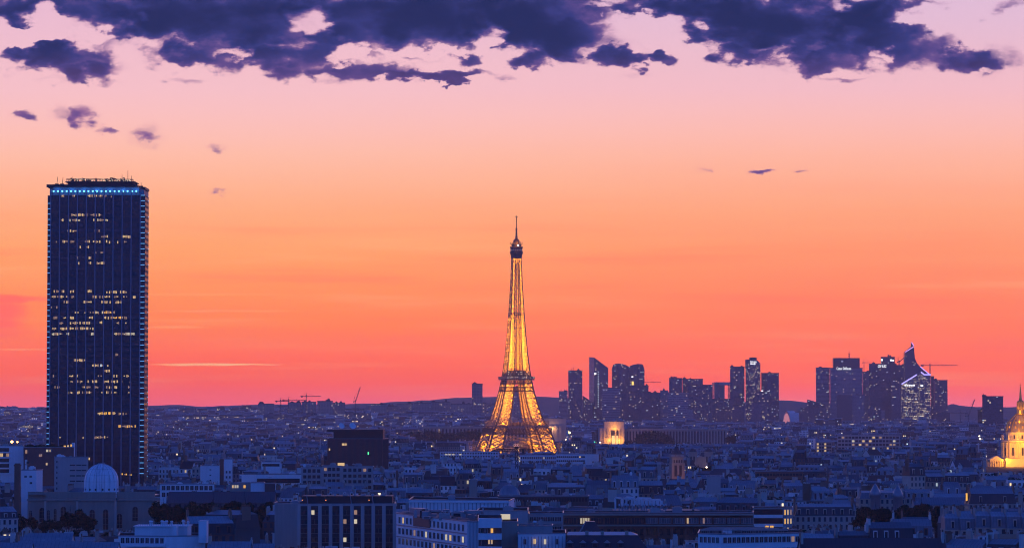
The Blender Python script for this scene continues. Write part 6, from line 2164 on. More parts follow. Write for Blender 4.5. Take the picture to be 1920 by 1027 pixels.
t = thing('pyramid_roofed_house', (at(1107, 985, 1080).x, 1080, 0), 0, 'house with a steep dark pyramid roof and one pale hip', 'house')
b = MB(); w = 3.4; zt = at(1107, 976.5, 1080).z; zb = at(1107, 997.5, 1080).z
b.box(-w, w, -w, w, 0, zb, 0); b.build('wall', M['stone'], t)
b = MB(); e = w + .3; f = w * .45
for k in range(4):
    c_, s_ = [(1, 0), (0, 1), (-1, 0), (0, -1)][k]
    rot = lambda x, y: (x * c_ - y * s_, x * s_ + y * c_)
    b.face([(*rot(-e, -e), zb + .003), (*rot(e, -e), zb + .003), (*rot(f, -f), zt), (*rot(-f, -f), zt)], 0)
b.face([(-f, -f, zt), (f, -f, zt), (f, f, zt), (-f, f, zt)], 1)
b.bar((-e, -e, zb + .1), (-f, -f, zt + .05), .3, 1)
b.build('roof', [bpy.data.materials['slate'], M['zinc']], t); foot(1088, 1126, 1076, 10)

# glazed white building, solar-like frames on the roof
t, fp, z = block('low white building with glazed bands and rows of metal frames on its roof', [(1309, 4), (1352, -2), (1502, 8), (1502, 30), (1312, 30)], 1001, 930, 'white', bits=2)
windows_on(t, fp[1], fp[2], z, 1, 17, 1.0, 1.5, 3.2, first=.9, margin=.5, lit={(0, 15): 'litd'}); windows_on(t, fp[0], fp[1], z, 1, 5, .9, 1.5, 3.2, first=.9, margin=.5)
windows_on(t, fp[1], fp[2], z, 1, 17, 1.0, 1.5, 3.2, first=4.1, margin=.5)
for k in range(5):
    b = MB(); y = 5 + k * 4.2; xa, xb = fp[0][0] + 1 + k * .8, fp[2][0] - 4 - k
    b.bar((xa, y, z + 1.2), (xb, y, z + 1.2), .12); b.bar((xa, y + 1, z + .8), (xb, y + 1, z + .8), .1)
    for j in range(14):
        x = xa + (xb - xa) * j / 13; b.bar((x, y, z - .5), (x, y, z + 1.2), .07); b.bar((x, y, z + 1.2), (x, y + 1, z + .8), .07)
    b.build('metal_frame', M['steel'], t)
CLEAR.append((1305, 1505, 925, 1040)); foot(1305, 1505, 930, 30)
mark(1405, 1012, 'the glazed white building')
t = hrow('big dark mansard roof along the bottom right edge', 1500, 1768, 1008, 890, 'gable', hr=.5, d=18, roof=(.03, .032, .04), rn='slate', wall=(.3, .28, .25), wn='grey', chim=3)
CLEAR.append((1490, 1780, 880, 1040))
# striped modern block with lit end windows
t, fp, z = block('modern block of dark glass and pale bands, amber windows at its right end', [(1412, 0), (1468, 2), (1486, 6), (1486, 20), (1412, 20)], 952, 1320, 'concrete', bits=2)
for k in range(4):
    b = MB(); zz_ = z - 2.6 - k * 3.6
    b.box(fp[0][0] + .3, fp[1][0] - .2, -.25, .9, zz_ - 1.3, zz_, 0, bottom=True); b.build('pale_band', M['white'], t)
    b = MB(); b.box(fp[0][0] + .3, fp[1][0] - .2, -.1, .9, zz_ + .02, zz_ + 2.2, 0, bottom=True); b.build('glass_band', M['glassw'], t)
windows_on(t, fp[1], fp[2], z, 3, 3, .85, 2.1, 3.6, first=.7, lit={(0, 0): 'lito', (0, 1): 'litw', (0, 2): 'litd', (1, 0): 'lito', (1, 1): 'litw', (1, 2): 'litw', (2, 0): 'lito', (2, 1): 'litw'}, margin=.3)
for (px, m) in ((1438, 'lito'), (1447, 'lito')):
    p_ = at(px, 989, 1320) - t.location; link('window', win_mesh(1.4, .9, m), t, (p_.x, -.45, p_.z))
CLEAR.append((1410, 1490, 1310, 990)); foot(1408, 1488, 1320, 22); mark(1450, 968, 'the banded modern block')
t = hrow('cream mansard house with white shutters beside the banded modern block', 1488, 1600, 943.5, 1350, 'mansard', hm=3.6, hr=1.2, d=13, wall=(.46, .41, .35), wn='cream', roof=(.05, .055, .065), roof2=(.2, .22, .25), rn='slate', blank=False, chim=2)
CLEAR.append((1486, 1602, 1340, 985))
t = hrow('ornate buff house with a steep corner turret above the trees', 1608, 1694, 919, 1520, 'mansard', hm=2.6, hr=.9, d=14, wall=(.42, .34, .26), wn='buff', roof=(.16, .18, .21), roof2=(.2, .22, .25), rn='zinc', blank=False, chim=2)
for px, yt in ((1640, 905), (1682, 908)):
    c_ = at(px, yt, 1516) - t.location; b = MB(); b.lathe([(2.6, c_.z - 12), (2.6, c_.z - 6), (3.0, c_.z - 5.6), (2.1, c_.z - 3.5), (.9, c_.z - 1.2), (.1, c_.z)], 10, 0, cx=c_.x, cy=-6); b.build('turret', M['zinc'], t)
CLEAR.append((1606, 1696, 1505, 955)); mark(1650, 930, 'the turreted buff house')
t = hrow('long low slate-roofed house behind the right-hand trees', 1712, 1812, 932, 1540, 'gable', hr=.4, d=13, roof=(.16, .18, .21), rn='zinc', wall=(.4, .37, .33), wn='grey', chim=3)
CLEAR.append((1710, 1812, 1530, 950))
t = hrow('long dormered mansard terrace with amber lamplight at its left end', 1812, 1902, 914.5, 1500, 'mansard', hm=4.6, hr=2.4, d=15, roof=(.045, .05, .06), rn='slate', roof2=(.18, .2, .23), wall=(.36, .32, .28), wn='tan', chim=3)
b = MB(); b.box(-.35, .35, -.3, .3, -1.8, 1.6, 0, bottom=True); b.build('street_lamp_glow', M['lito'], t, at(1812.5, 930.5, 1490) - t.location)  # added glowing box, stands in for street lamp light at the terrace end
CLEAR.append((1810, 1905, 1490, 945)); mark(1855, 930, 'the long dormered terrace')
for k in range(6):
    hrow(['zinc mansard house nearest the right-hand trees, two white dormers', 'zinc mansard house with a tall bare party wall, second from the trees', 'zinc mansard house with a bright skylight, third from the trees', 'zinc mansard house, fourth from the right-hand trees', 'zinc mansard house, fifth from the right-hand trees', 'cut-off zinc mansard house at the right picture edge'][k],
         1768 + k * 29, 1797 + k * 29 - .5, 962 - (6 if k > 1 else 0) + k * .8, 1230 - k * 3, 'mansard', hm=4.2, hr=1.6, d=13, roof=(.15, .17, .2), roof2=(.24, .26, .29), rn='zinc', wall=(.42, .38, .33), wn='cream', chim=2, chimc=(.34, .32, .29), blank=True, name='house')
CLEAR.append((1768, 1945, 1220, 1000))
# bottom left
t, fp, z = block('white terrace block with roof terraces, chimneys and a tall bare side wall', [(222, 4), (312, 0), (385, 6), (385, 24), (225, 26)], 1005, 960, 'white', bits=2)
windows_on(t, fp[0], fp[1], z, 2, 9, 1.0, 1.8, 3.1, first=.5)
Xa = lambda px: at(px, 1000, 960).x - t.location.x
Za = lambda py: at(300, py, 960).z
b = MB(); b.box(Xa(371), Xa(386), 2, 8, z - 2, Za(977), 0); b.box(Xa(371) - .1, Xa(386) + .1, 1.9, 8.1, Za(977) + .003, Za(976.4), 0, bottom=True); b.build('chimney', M['white'], t)
b = MB(); b.box(Xa(322), Xa(329), 3, 9, z - 2, Za(985), 0); b.build('chimney', M['white'], t)
b = MB(); b.box(Xa(245), Xa(345), 10, 22, z - .9, Za(989), 0); b.box(Xa(243), Xa(347), 9.5, 22.5, Za(989) + .003, Za(987.3), 0, bottom=True); b.build('penthouse', M['white'], t)
for r in range(2):
    b = MB(); b.box(fp[0][0] + .3, Xa(310), -1.2, 2, z - 2.9 - 3.1 * r, z - 2.0 - 3.1 * r, 0, bottom=True); b.build('balcony', M['white'], t)
for k in range(9):
    px = R.uniform(250, 345); b = MB(); x = Xa(px)
    b.lathe([(.35, Za(987.3)), (.35, Za(R.uniform(976, 982))), (.55, Za(981)), (.1, Za(979))], 8, 0, cx=x, cy=13 + R.random() * 4); b.build('vent', M['white'], t)
b = MB()
for k in range(24):
    x = Xa(248) + (Xa(345) - Xa(248)) * k / 23; b.bar((x, 9.6, Za(987.3)), (x, 9.6, Za(981.5)), .07)
b.bar((Xa(248), 9.6, Za(981.5)), (Xa(345), 9.6, Za(981.5)), .09); b.build('railing', M['steel'], t)
CLEAR.append((218, 390, 950, 1040)); foot(216, 392, 955, 26); mark(300, 1000, 'the white terrace block')
for (a, d, y, Y, lab) in ((-20, 60, 1016, 930, 'blue zinc gable roof in the bottom left corner'), (48, 136, 998.5, 1010, 'blue zinc gabled house below the observatory trees'), (30, 150, 1013, 940, 'wide blue metal roof at the bottom edge, left of the terrace block'), (150, 222, 1015, 935, 'low blue metal roof beside the white terrace block'), (392, 470, 1014, 960, 'blue zinc hipped roof right of the white terrace block'), (470, 514, 1018, 985, 'small zinc gable roof by the ribbed grey wall')):
    hrow(lab, a, d, y, Y, 'gable', hr=.6, d=11, roof=(.22, .25, .29), rn='zinc', chim=1)
CLEAR.append((-30, 515, 925, 1040))
# apartment blocks behind the observatory
def striped_flats():
    t, fp, z = block('white apartment block with brown storey bands and a planted roof', [(45, 0), (138.5, -2), (138.5, 16), (45, 18)], 838, 1850, 'bronze', name='apartment_block', cat='apartment block')
    L = fp[1][0] - fp[0][0]
    f = 2.98
    for r in range(5):
        zz_ = z - 1.0 - (r + 1) * f
        x = fp[0][0] + .6
        while x < fp[1][0] - 1:
            w = min(R.choice((1.6, 2.6, 3.4, 4.2)), fp[1][0] - .4 - x)
            rr = R.random()
            lit = (r, round(x)) in ()
            if rr < .66:
                b = MB(); b.box(x, x + w - .1, -.12 - 2 * .33 * (x - fp[0][0]) / L, .6, zz_ + .35, zz_ + f - .02, 0, bottom=True); b.build('white_panel', M['white'], t)
                if rr < .3: link('window', win_mesh(min(1.4, w * .5), 1.1, 'glassw', 'dframe'), t, (x + w / 2, -.2 - 2 * .33 * (x - fp[0][0]) / L, zz_ + .75))
            else:
                link('window', win_mesh(max(.6, w - .3), f - .9, R.choice(('glassw', 'glassw', 'glassw', 'litd')), 'dframe', 2), t, (x + w / 2, -.1 - 2 * .33 * (x - fp[0][0]) / L, zz_ + .5))
            x += w
    for (px, py, w, m) in ((89, 844.5, 1.2, 'litp'), (95, 844.5, .9, 'litw'), (99, 844, 1.1, 'litp'), (101.5, 845, .8, 'litw'), (76, 853.5, 1.4, 'litd'), (78, 853, .7, 'litw'), (88, 869.5, .9, 'litw'), (122, 837, 1.2, 'lito'), (128, 836.4, 1.0, 'litw'), (134, 834.8, .8, 'lito')):
        p_ = at(px, py, 1850) - t.location; link('window', win_mesh(w, 1.3, m, 'frame', 1), t, (p_.x, -1.05, p_.z - .6))
    b = MB(); b.box(fp[1][0] - 1.3, fp[1][0], -1, 3, z - 12, z + 2.6, 0); b.build('end_wall', M['white'], t)
    b = MB()
    for k in range(900):
        x = R.uniform(fp[0][0], fp[1][0] - 1); s_ = R.uniform(.2, .5); y = R.uniform(1, 6); zz_ = z + R.random() * (1.2 + 1.3 * mnoise.noise((x * .3, 0, 0)))
        a = R.uniform(0, 3.1)
        b.face([(x - s_ * math.cos(a), y - s_ * math.sin(a), zz_ - s_ * .6), (x + s_ * math.cos(a), y + s_ * math.sin(a), zz_ - s_ * .5), (x + s_ * math.cos(a), y, zz_ + s_ * .6), (x - s_ * math.cos(a), y, zz_ + s_ * .5)], 0)
    b.build('roof_garden', M['leaf'], t)
    CLEAR.append((40, 140, 1840, 880)); foot(38, 142, 1850, 18); mark(90, 855, 'the white striped flats')
striped_flats()
t, fp, z = block('white flats with balconies at the far left edge, beside the striped flats', [(-30, 0), (44, 0), (44, 16), (-30, 16)], 835.5, 1860, 'white', name='apartment_block', cat='apartment block', bits=4)
for r in range(5):
    b = MB(); b.box(fp[0][0], fp[1][0] - 7.5, -.9, -.05, z - 3.0 * r - 4.0, z - 3.0 * r - 3.2, 0, bottom=True); b.build('balcony', M['white'], t)
windows_on(t, fp[0], (fp[1][0] - 7.5, 0), z, 5, 8, 1.5, 1.9, 3.0, first=1.2, fr='dframe', lit={(1, 5): 'litw', (1, 7): 'litd', (3, 3): 'litd'})
foot(-30, 46, 1860, 16); CLEAR.append((-30, 46, 1850, 866))
t, fp, z = block('blank blue-grey block with balcony recesses, between striped flats and dome', [(102, 3), (112, 0), (165.5, 0), (165.5, 18), (102, 20)], 857, 1760, 'concrete', name='apartment_block', cat='apartment block', bits=3)
for r in range(4):
    for (a, d) in ((131, 141), (143, 152), (153, 162)):
        b = MB(); xa, xb = at(a, 870, 1760).x - t.location.x, at(d, 870, 1760).x - t.location.x
        b.box(xa, xb, -.08, .4, z - 4.4 - 2.85 * r, z - 3.8 - 2.85 * r, 0); b.build('window', M['glassw'], t)
windows_on(t, fp[0], fp[1], z, 7, 1, 1.1, 1.2, 2.85, first=1.8)
foot(100, 168, 1760, 18); CLEAR.append((104, 165, 1750, 884))
t, fp, z = block('white block with few small windows between dark chimney and striped flats', [(40, 0), (68, 0), (80, 10), (80, 16), (40, 16)], 881, 1640, 'white', name='apartment_block', cat='apartment block', bits=3)
for px, py in ((48, 893), (57.5, 893), (58, 905)):
    p_ = at(px, py, 1640) - t.location; link('window', win_mesh(1.1, .9, 'glassw'), t, (p_.x, -.05, p_.z - .4))
foot(38, 82, 1640, 14)
# mid-left
t, fp, z = block('tall blank white gable block with three tiny windows, right of the slab tower', [(375.5, 0), (412, 0), (412, 14), (378, 16)], 872.5, 1900, 'white', name='apartment_block', cat='apartment block', bits=4)
for py in (880, 890, 899.5):
    p_ = at(394.5, py, 1900) - t.location; link('window', win_mesh(.8, .35, 'glassw', 'dframe'), t, (p_.x, -.05, p_.z - .2))
foot(373, 414, 1900, 14); CLEAR.append((373, 414, 1890, 903)); mark(394, 888, 'the blank white gable')
tall_chimney('dark brown stack between two white blocks, right of the blank gable', 416, 860, 7, 1905, 'bronze')
t, fp, z = block('white block with planted roof behind the dark brown stack', [(420, 0), (436, 0), (436, 14), (420, 14)], 860, 1930, 'white', name='apartment_block', cat='apartment block', bits=2)
windows_on(t, fp[0], fp[1], z, 3, 2, .8, 1.3, 3, first=7)
foot(414, 438, 1920, 14); CLEAR.append((412, 437, 1900, 895))
t, fp, z = block('flat-roofed white office with one dark window band, above the long dark roof', [(453, 2), (566, 0), (566, 18), (456, 20)], 889, 1800, 'white', bits=3)
b = MB(); b.box(at(482, 890, 1800).x - t.location.x, at(562, 890, 1800).x - t.location.x, -.12, .4, z - 4.6, z - 2.2, 0); b.build('window', M['glassw'], t)
foot(450, 568, 1800, 18); CLEAR.append((450, 568, 1790, 907)); mark(510, 895, 'the white office with one dark band')
t, fp, z = block('white penthouse block with a long dark glazed band, far left of the brown block', [(490, 0), (526, 0), (526, 14), (490, 14)], 865.5, 1950, 'white', bits=1)
b = MB(); b.box(fp[0][0] + .6, fp[1][0] - .6, -.1, .4, z - 2.6, z - 1.1, 0); b.build('window', M['glassw'], t)
foot(488, 528, 1950, 14); CLEAR.append((488, 528, 1940, 874))
for (a, d, y, lab) in ((565, 604, 876, 'pale balcony flats left below the brown block'), (604, 640, 873, 'balcony flats with a lit roof room below the brown block'), (640, 700, 874.5, 'wide balcony flats with bay frames below the brown block')):
    t, fp, z = block(lab, rect(a, d, 15), y, 1740, 'concrete', name='apartment_block', cat='apartment block', bits=4)
    windows_on(t, fp[0], fp[1], z, 4, max(3, int((d - a) / 9)), 1.5, 1.7, 3.0, first=.9, fr='dframe', litp=.05, lits=('litd',))
    for r in range(3):
        b = MB(); b.box(fp[0][0] + 1, fp[1][0] - 1, -1.1, -.12, z - 3.0 * r - 4.0, z - 3.0 * r - 3.1, 0, bottom=True); b.build('balcony', M['concrete'], t)
    foot(a, d, 1735, 16)
    if a == 604:
        b = MB(); b.box(3, 6.5, 3, 5, z + .01, z + 1.6, 0); b.build('lit_room', M['litw'], t)
CLEAR.append((563, 702, 1730, 897))
t = hrow('long dark metal-roofed hall above the trees, left of centre', 318, 516, 921, 1500, 'gable', hr=.3, d=20, roof=(.05, .055, .065), rn='dark', wall=(.10, .10, .11), wn='dark', chim=0)
CLEAR.append((300, 520, 1490, 944)); mark(410, 930, 'the long dark metal roof')
t, fp, z = block('row of white studio houses above the left end of the long dark metal roof', rect(300, 402, 10), 907, 1560, 'white', name='studio_row', cat='house', bits=5)
windows_on(t, fp[0], fp[1], z, 2, 11, 1.5, 2.0, 3.2, first=.8)
foot(296, 404, 1560, 12); CLEAR.append((298, 404, 1550, 920))
t, fp, z = block('dark low house with four amber windows above the dark metal roof', rect(431, 470, 10), 905, 1560, 'stone', name='house', cat='house', bits=1)
for px, m in ((436.5, 'litw'), (441.5, 'litp'), (445.5, 'litp'), (458.5, 'lito')):
    p_ = at(px, 911.5, 1560) - t.location; link('window', win_mesh(.75 if px < 450 else .95, 1.4, m), t, (p_.x, -.05, p_.z - .7))
foot(428, 472, 1560, 12); CLEAR.append((428, 472, 1550, 918))
t, fp, z = block('white box house next to a dark cube, right of the four amber windows', rect(470, 496, 10), 904.5, 1550, 'white', name='house', cat='house', bits=1)
foot(468, 500, 1550, 12)
t, fp, z = block('dark cube house beside the white box house', rect(496.5, 516, 10), 906, 1548, 'dframe', name='house', cat='house', bits=2)
foot(496, 518, 1548, 12)
# ribbed dome roof and flat hall behind it
t = thing('domed_hall', (at(955, 925, 1480).x, 1480, 0), 0, 'round hall with a grey ribbed dome in front of the near crane', 'domed hall')
c_ = at(955, 904, 1480); zb = at(955, 930, 1480).z
b = MB(); b.lathe([(4.9, 0), (4.9, zb), (5.2, zb)], 16, 0, smooth=False); b.build('wall', M['stone'], t)
b = MB(); H = c_.z - zb; prof = [(4.9 * math.cos(a * .13) , zb + H * .85 * math.sin(a * .13)) for a in range(0, 11)] + [(.4, zb + H * .86), (.35, zb + H * .95), (0, zb + H)]
b.lathe(prof, 16, 0, smooth=False)
for k in range(16):
    a = 2 * math.pi * k / 16; pr = [(r * 1.01 * math.cos(a), r * 1.01 * math.sin(a), z_) for r, z_ in prof[:-3]]
    for p, q in zip(pr, pr[1:]): b.bar(p, q, .16)
b.build('dome', M['zinc'], t); foot(938, 972, 1476, 10); CLEAR.append((936, 974, 1470, 930)); mark(955, 915, 'the grey ribbed dome')
t, fp, z = block('long flat-roofed glazed hall at the foot of the ribbed dome', rect(934, 1104, 16), 929.5, 1450, 'dframe', bits=6)
windows_on(t, fp[0], fp[1], z, 1, 30, .9, 1.6, 3, first=.8, fr='dframe'); foot(932, 1106, 1450, 16); CLEAR.append((932, 1106, 1440, 940))
t, fp, z = block('big blank grey-white party wall right of the church tower', rect(1325, 1351, 14), 893, 1700, 'concrete', name='apartment_block', cat='apartment block', bits=2)
foot(1323, 1353, 1700, 14); CLEAR.append((1323, 1353, 1690, 925)); mark(1338, 910, 'the blank party wall')
t, fp, z = block('tall narrow tan wall block left of the ribbed dome', rect(880, 894, 12), 899, 1560, 'stone', name='apartment_block', cat='apartment block', bits=1)
foot(878, 896, 1560, 12); CLEAR.append((878, 896, 1550, 935))
t, fp, z = block('broad brick-red building with low windows, mid right', rect(1416, 1506, 16), 883, 2050, 'brick', bits=4)
windows_on(t, fp[0], fp[1], z, 2, 14, 1.6, 1.5, 3.4, first=1.4, fr='dframe'); foot(1414, 1508, 2050, 18); CLEAR.append((1414, 1508, 2040, 894)); mark(1460, 888, 'the broad brick-red building')
t, fp, z = block('broad lit office of square windows, left of the golden church', [(1570, 0), (1687, 0), (1687, 20), (1570, 20)], 815.5, 4000, 'concrete', bits=0)
windows_on(t, fp[0], fp[1], z, 5, 18, 3.0, 2.4, 4.4, first=1.5, fr='dframe', litp=.2, lits=('litw', 'litd', 'litp')); foot(1568, 1690, 4000, 20); CLEAR.append((1568, 1690, 3990, 838)); mark(1630, 826, 'the lit square-windowed office')
t, fp, z = block('pale office with a vertical stack of lit windows, mid right', rect(1530, 1560, 16), 828, 3900, 'stone', bits=0)
windows_on(t, fp[0], fp[1], z, 5, 6, 2.2, 2.2, 3.9, first=1.5, fr='dframe', lit={(r, k): 'litw' for r in range(5) for k in (0, 3)}); foot(1528, 1562, 3900, 18); CLEAR.append((1528, 1562, 3890, 845))
t, fp, z = block('long pale school block with four lit windows left of the tower foot', rect(825, 935, 16), 846, 3700, 'white', bits=0)
windows_on(t, fp[0], fp[1], z, 2, 22, 1.6, 1.6, 3.4, first=1.2, fr='dframe')
for px in (836.5, 843, 850, 863):
    p_ = at(px, 851.5, 3700) - t.location; link('window', win_mesh(2.6, 1.3, 'litp', 'frame', 2), t, (p_.x, -.3, p_.z - .6))
foot(823, 937, 3700, 18); CLEAR.append((823, 937, 3690, 856))
t, fp, z = block('long pale block with many small windows right of the tower foot', rect(975, 1096, 16), 852.5, 3500, 'white', bits=0)
windows_on(t, fp[0], fp[1], z, 2, 34, 1.1, 2.2, 4.2, first=2.0, fr='dframe', litp=.08); foot(973, 1098, 3500, 18); CLEAR.append((973, 1098, 3490, 864))
t, fp, z = block('white-roofed corner block with a bright end wall, right of the tower foot', [(1042, 0), (1098, -4), (1123, 14), (1123, 26), (1042, 26)], 851, 3300, 'white', bits=0, roof='white')
windows_on(t, fp[0], fp[1], z, 3, 14, 1.4, 1.5, 4, first=2, fr='dframe', litp=.05); foot(1040, 1125, 3300, 20); CLEAR.append((1040, 1125, 3290, 866))

# ------------------------------------------------------------------ trees
G = 'dark trees round the observatory'
for k, (px, py, Y, hp) in enumerate(((8, 944, 1420, 40), (-12, 958, 1390, 44), (34, 962, 1400, 40), (60, 968, 1420, 34), (30, 985, 1300, 34), (82, 974, 1400, 30), (104, 972, 1380, 32), (128, 958, 1440, 44), (150, 953, 1450, 50), (166, 966, 1400, 40), (112, 988, 1320, 30), (140, 992, 1330, 30), (172, 1000, 1330, 26), (200, 996, 1350, 26), (212, 1000, 1320, 26), (60, 1000, 1200, 26), (92, 994, 1280, 30), (10, 990, 1250, 30))):
    tree(px, py, Y, hp, 'dark leafy tree among others in the garden before the domed observatory', G, base=0)
G = 'dark trees below the long dark metal roof'
for k in range(34):
    px = 298 + (k % 12) * 19 + R.uniform(-7, 7)
    row = k // 12
    tree(px, [942, 956, 976][row] + R.uniform(-5, 6), [1440, 1340, 1230][row] + R.uniform(-20, 20), R.uniform(34, 48), 'dark leafy tree in the dense clump below the long dark metal roof', G, base=0)
G = 'dark trees of the right-hand square'
for k in range(26):
    px = 1598 + (k % 10) * 18 + R.uniform(-7, 7)
    row = k // 10
    tree(px, [946, 956, 972][row] + R.uniform(-7, 7), [1440, 1380, 1290][row] + R.uniform(-20, 20), R.uniform(34, 50), 'dark leafy tree in the square below the turreted buff house', G, base=0)
FOOT_T = [(280, 515, 1180, 1470), (0, 218, 1190, 1480), (1592, 1775, 1260, 1470)]
G = 'far trees before the palace'
for k in range(30):
    px = 748 + (k % 15) * 10.5 + R.uniform(-4, 4)
    tree(px, (811 if k < 15 else 824) + R.uniform(-7, 6), 4860 - 150 * (k // 15), R.uniform(20, 28), 'far dark tree in the park left of the lattice tower', 'park trees left of the lattice tower', far=True, wide=1.3)
for k in range(24):
    f = (k % 12) / 11
    px = 1176 + 108 * f + R.uniform(-4, 4)
    tree(px, 828 - 20 * math.sin(math.pi * min(1, f * 1.15)) + R.uniform(-3, 3) + (8 if k > 11 else 0), 4900 - 60 * (k // 12), R.uniform(16, 26), 'far dark tree in the mound of trees right of the floodlit pavilion', 'trees right of the floodlit pavilion', far=True, wide=1.3)
for k in range(10):
    tree(1368 + k * 4 + R.uniform(-2, 2), 818 + R.uniform(-5, 5), 4800, R.uniform(16, 22), 'far dark tree at the end of the long pillared wing', 'trees at the end of the pillared wing', far=True, wide=1.3)
for k in range(8):
    tree(1072 + k * 5 + R.uniform(-2, 2), 832 + R.uniform(-4, 4), 4700, R.uniform(9, 14), 'small far tree by the lit street right of the lattice tower', 'small trees by the lit street', far=True, wide=1.3)
for k in range(14):
    tree(1306 + k * 4.5 + R.uniform(-2, 2), 874 + R.uniform(-5, 7), 2450, R.uniform(18, 26), 'dark tree right of the stone church tower', 'trees right of the stone church tower', far=True, wide=1.2)

# ------------------------------------------------------------------ street lamps that show as bright points
def street_lamp(label, px, py, Y, r, m, hgt=None):
    p = at(px, py, Y)
    g = terrain(p.x, Y)
    t = thing('street_lamp', (p.x, Y, g), 0, label, 'street lamp', 'bright street lamps')
    h = p.z - g
    b = MB(); b.lathe([(r * .35, 0), (r * .2, h)], 6, 0); b.bar((0, 0, h), (0, -r * 1.5, h + r * .4), r * .3); b.build('pole', M['dframe'], t)
    b = MB(); b.lathe([(0, h - r), (r * .8, h - r * .4), (r, h), (r * .6, h + r * .6), (0, h + r * .8)], 10, 0, cy=-r * 1.5); b.build('lantern', m, t)
lw, ly, lg, lo = lamp('lamp_white', (1, .85, .6), 7), lamp('lamp_yellow', (.95, .9, .25), 7), lamp('lamp_green', (.1, 1, .5), 4), lamp('lamp_orange', (1, .45, .12), 9)
for (px, py, Y, r, m, lab) in ((1068, 810.5, 4700, 1.7, ly, 'tall yellow lamp in the gap left of the floodlit pavilion'), (1074.5, 824, 4600, 1.1, ly, 'small yellow lamp low beneath the tall yellow lamp'), (1082, 826, 4600, .8, lg, 'green traffic light left of the floodlit pavilion'),
        (1061, 823.5, 4600, .8, lw, 'small white lamp left of the low yellow lamp'), (1107.5, 842, 4300, 1.5, lo, 'orange lamp glowing below the floodlit pavilion'), (1115, 828, 4600, .8, lg, 'green light just left of the floodlit pavilion'), (1125, 829, 4640, .9, lw, 'white lamp at the foot of the floodlit pavilion'),
        (756, 826, 4700, .9, ly, 'left yellow lamp of the pair in the dark park'), (766, 828.5, 4600, 1.2, ly, 'right yellow lamp of the pair in the dark park'), (1419, 824.5, 4600, 2.0, lo, 'big orange lamp glowing right of the pillared wing'), (1393, 838, 4300, 1.3, lo, 'orange lamp low right of the pillared wing'),
        (1451, 808.5, 5200, 1.3, lw, 'white lamp on a roof below the round white sign'), (1525, 808.5, 5200, 1.1, lw, 'white lamp on roofs below the great pale slab'), (350.5, 862.5, 2300, .9, lo, 'orange lamp on the roofs right of the slab tower'), (764, 887, 2200, .7, lw, 'white lamp over the dormers right of the brown block'),
        (964.5, 868, 2900, 1.5, lo, 'amber lamp glowing beside the near crane mast'), (23, 827.5, 2800, 1.3, lo, 'amber lamp at the far left above the white flats'), (33, 828, 2850, .9, lo, 'smaller amber lamp right of the far left one'), (1667, 901, 1900, .7, lo, 'orange lamp on the roofs above the turreted house'),
        (1837, 822, 3900, 1.2, lw, 'white lamp between the lone dark tower and the golden dome'), (1836, 817, 4400, 1.0, lw, 'faint white lamp over the roofs left of the golden dome')):
    street_lamp(lab, px, py, Y, r, m)
# red beacons on the business district
# ------------------------------------------------------------------ the old city: terraces of houses, near ones each a thing, the far rest one mass
CLEAR += [(80, 282, 1990, 905), (1046, 1790, 6500, 797)]
FCELL = {}
for (x, y, r) in FOOT:
    FCELL.setdefault((int(x // 30), int(y // 30)), []).append((x, y, r))
def blocked(x, y, rad_):
    i, j = int(x // 30), int(y // 30)
    for a in (-1, 0, 1):
        for c in (-1, 0, 1):
            for (fx, fy_, r) in FCELL.get((i + a, j + c), ()):
                if (fx - x) ** 2 + (fy_ - y) ** 2 < (r + rad_ * .6) ** 2: return True
    px = proj(x, y, 10)[0]
    for (a, c, y0, y1) in FOOT_T:
        if a - 5 < px < c + 5 and y0 < y < y1: return True
    return False

R2 = random.Random(42)
R.seed(99)
HOUSES = []
Yr = 1010.0
while Yr < 9300:
    rowgap = max(23, 1.0 * Yr * Yr / 288000)
    half = .18 * Yr + 90
    x = -half + R2.uniform(0, 10)
    sc = max(1.0, Yr / 4600)
    while x < half:
        n = R2.choice((1, 2, 3, 3, 4, 5, 6))
        ang = R2.uniform(-.5, .5) if R2.random() < .75 else R2.uniform(-1.3, 1.3)
        hz = R2.uniform(15.5, 25) if R2.random() < .88 else R2.uniform(24, 31)
        kind = 'mansard' if R2.random() < (.52 if Yr < 4000 else .4) else None
        yc = Yr + R2.uniform(-.4, .4) * rowgap
        cx = x
        for k in range(n):
            h = new_house(Yr, kind if R2.random() < .8 else None)
            h['w'] *= sc; h['z'] = hz + h['q'].choice((-3.2, -1.2, -.5, 0, 0, .4, 1.0, 3.0)) + h['q'].uniform(-.5, .5)
            if sc > 1.3: h['d'] *= 1.3
            px_, py_ = cx + math.cos(ang) * h['w'] / 2, yc + math.sin(ang) * h['w'] / 2
            cx += math.cos(ang) * h['w']; yc += math.sin(ang) * h['w']
            if py_ < 985: continue
            if blocked(px_, py_, 8): continue
            g = terrain(px_, py_)
            ext = (h['hm'] + h['hr'] + 1.6) if h['kind'] == 'mansard' else (h['hr'] + h['d'] * .23 + 1.5) if h['kind'] == 'gable' else (3.2 if h['pent'] else 1.2)
            u, v = proj(px_, py_, g + h['z'] + ext)
            wpx = h['w'] * F / py_ * .55
            lim = -1e9
            for (a, c, Yc_, ym) in CLEAR:
                if py_ < Yc_ + 14 and a - wpx < u < c + wpx: lim = max(lim, ym)
            if v < lim:
                dz = (lim - v) * py_ / F
                h['z'] -= dz
                if h['z'] < 5: continue
                v = lim
            HOUSES.append([h, px_, py_, g, ang, u, v, wpx])
        x = cx + R2.choice((2, 4, 7, 12)) * sc
    Yr += rowgap
HOUSES.sort(key=lambda e: e[2])
OFF = 420
sky_ = [1027.0] * (1920 + 2 * OFF)
vis, visin = [], []
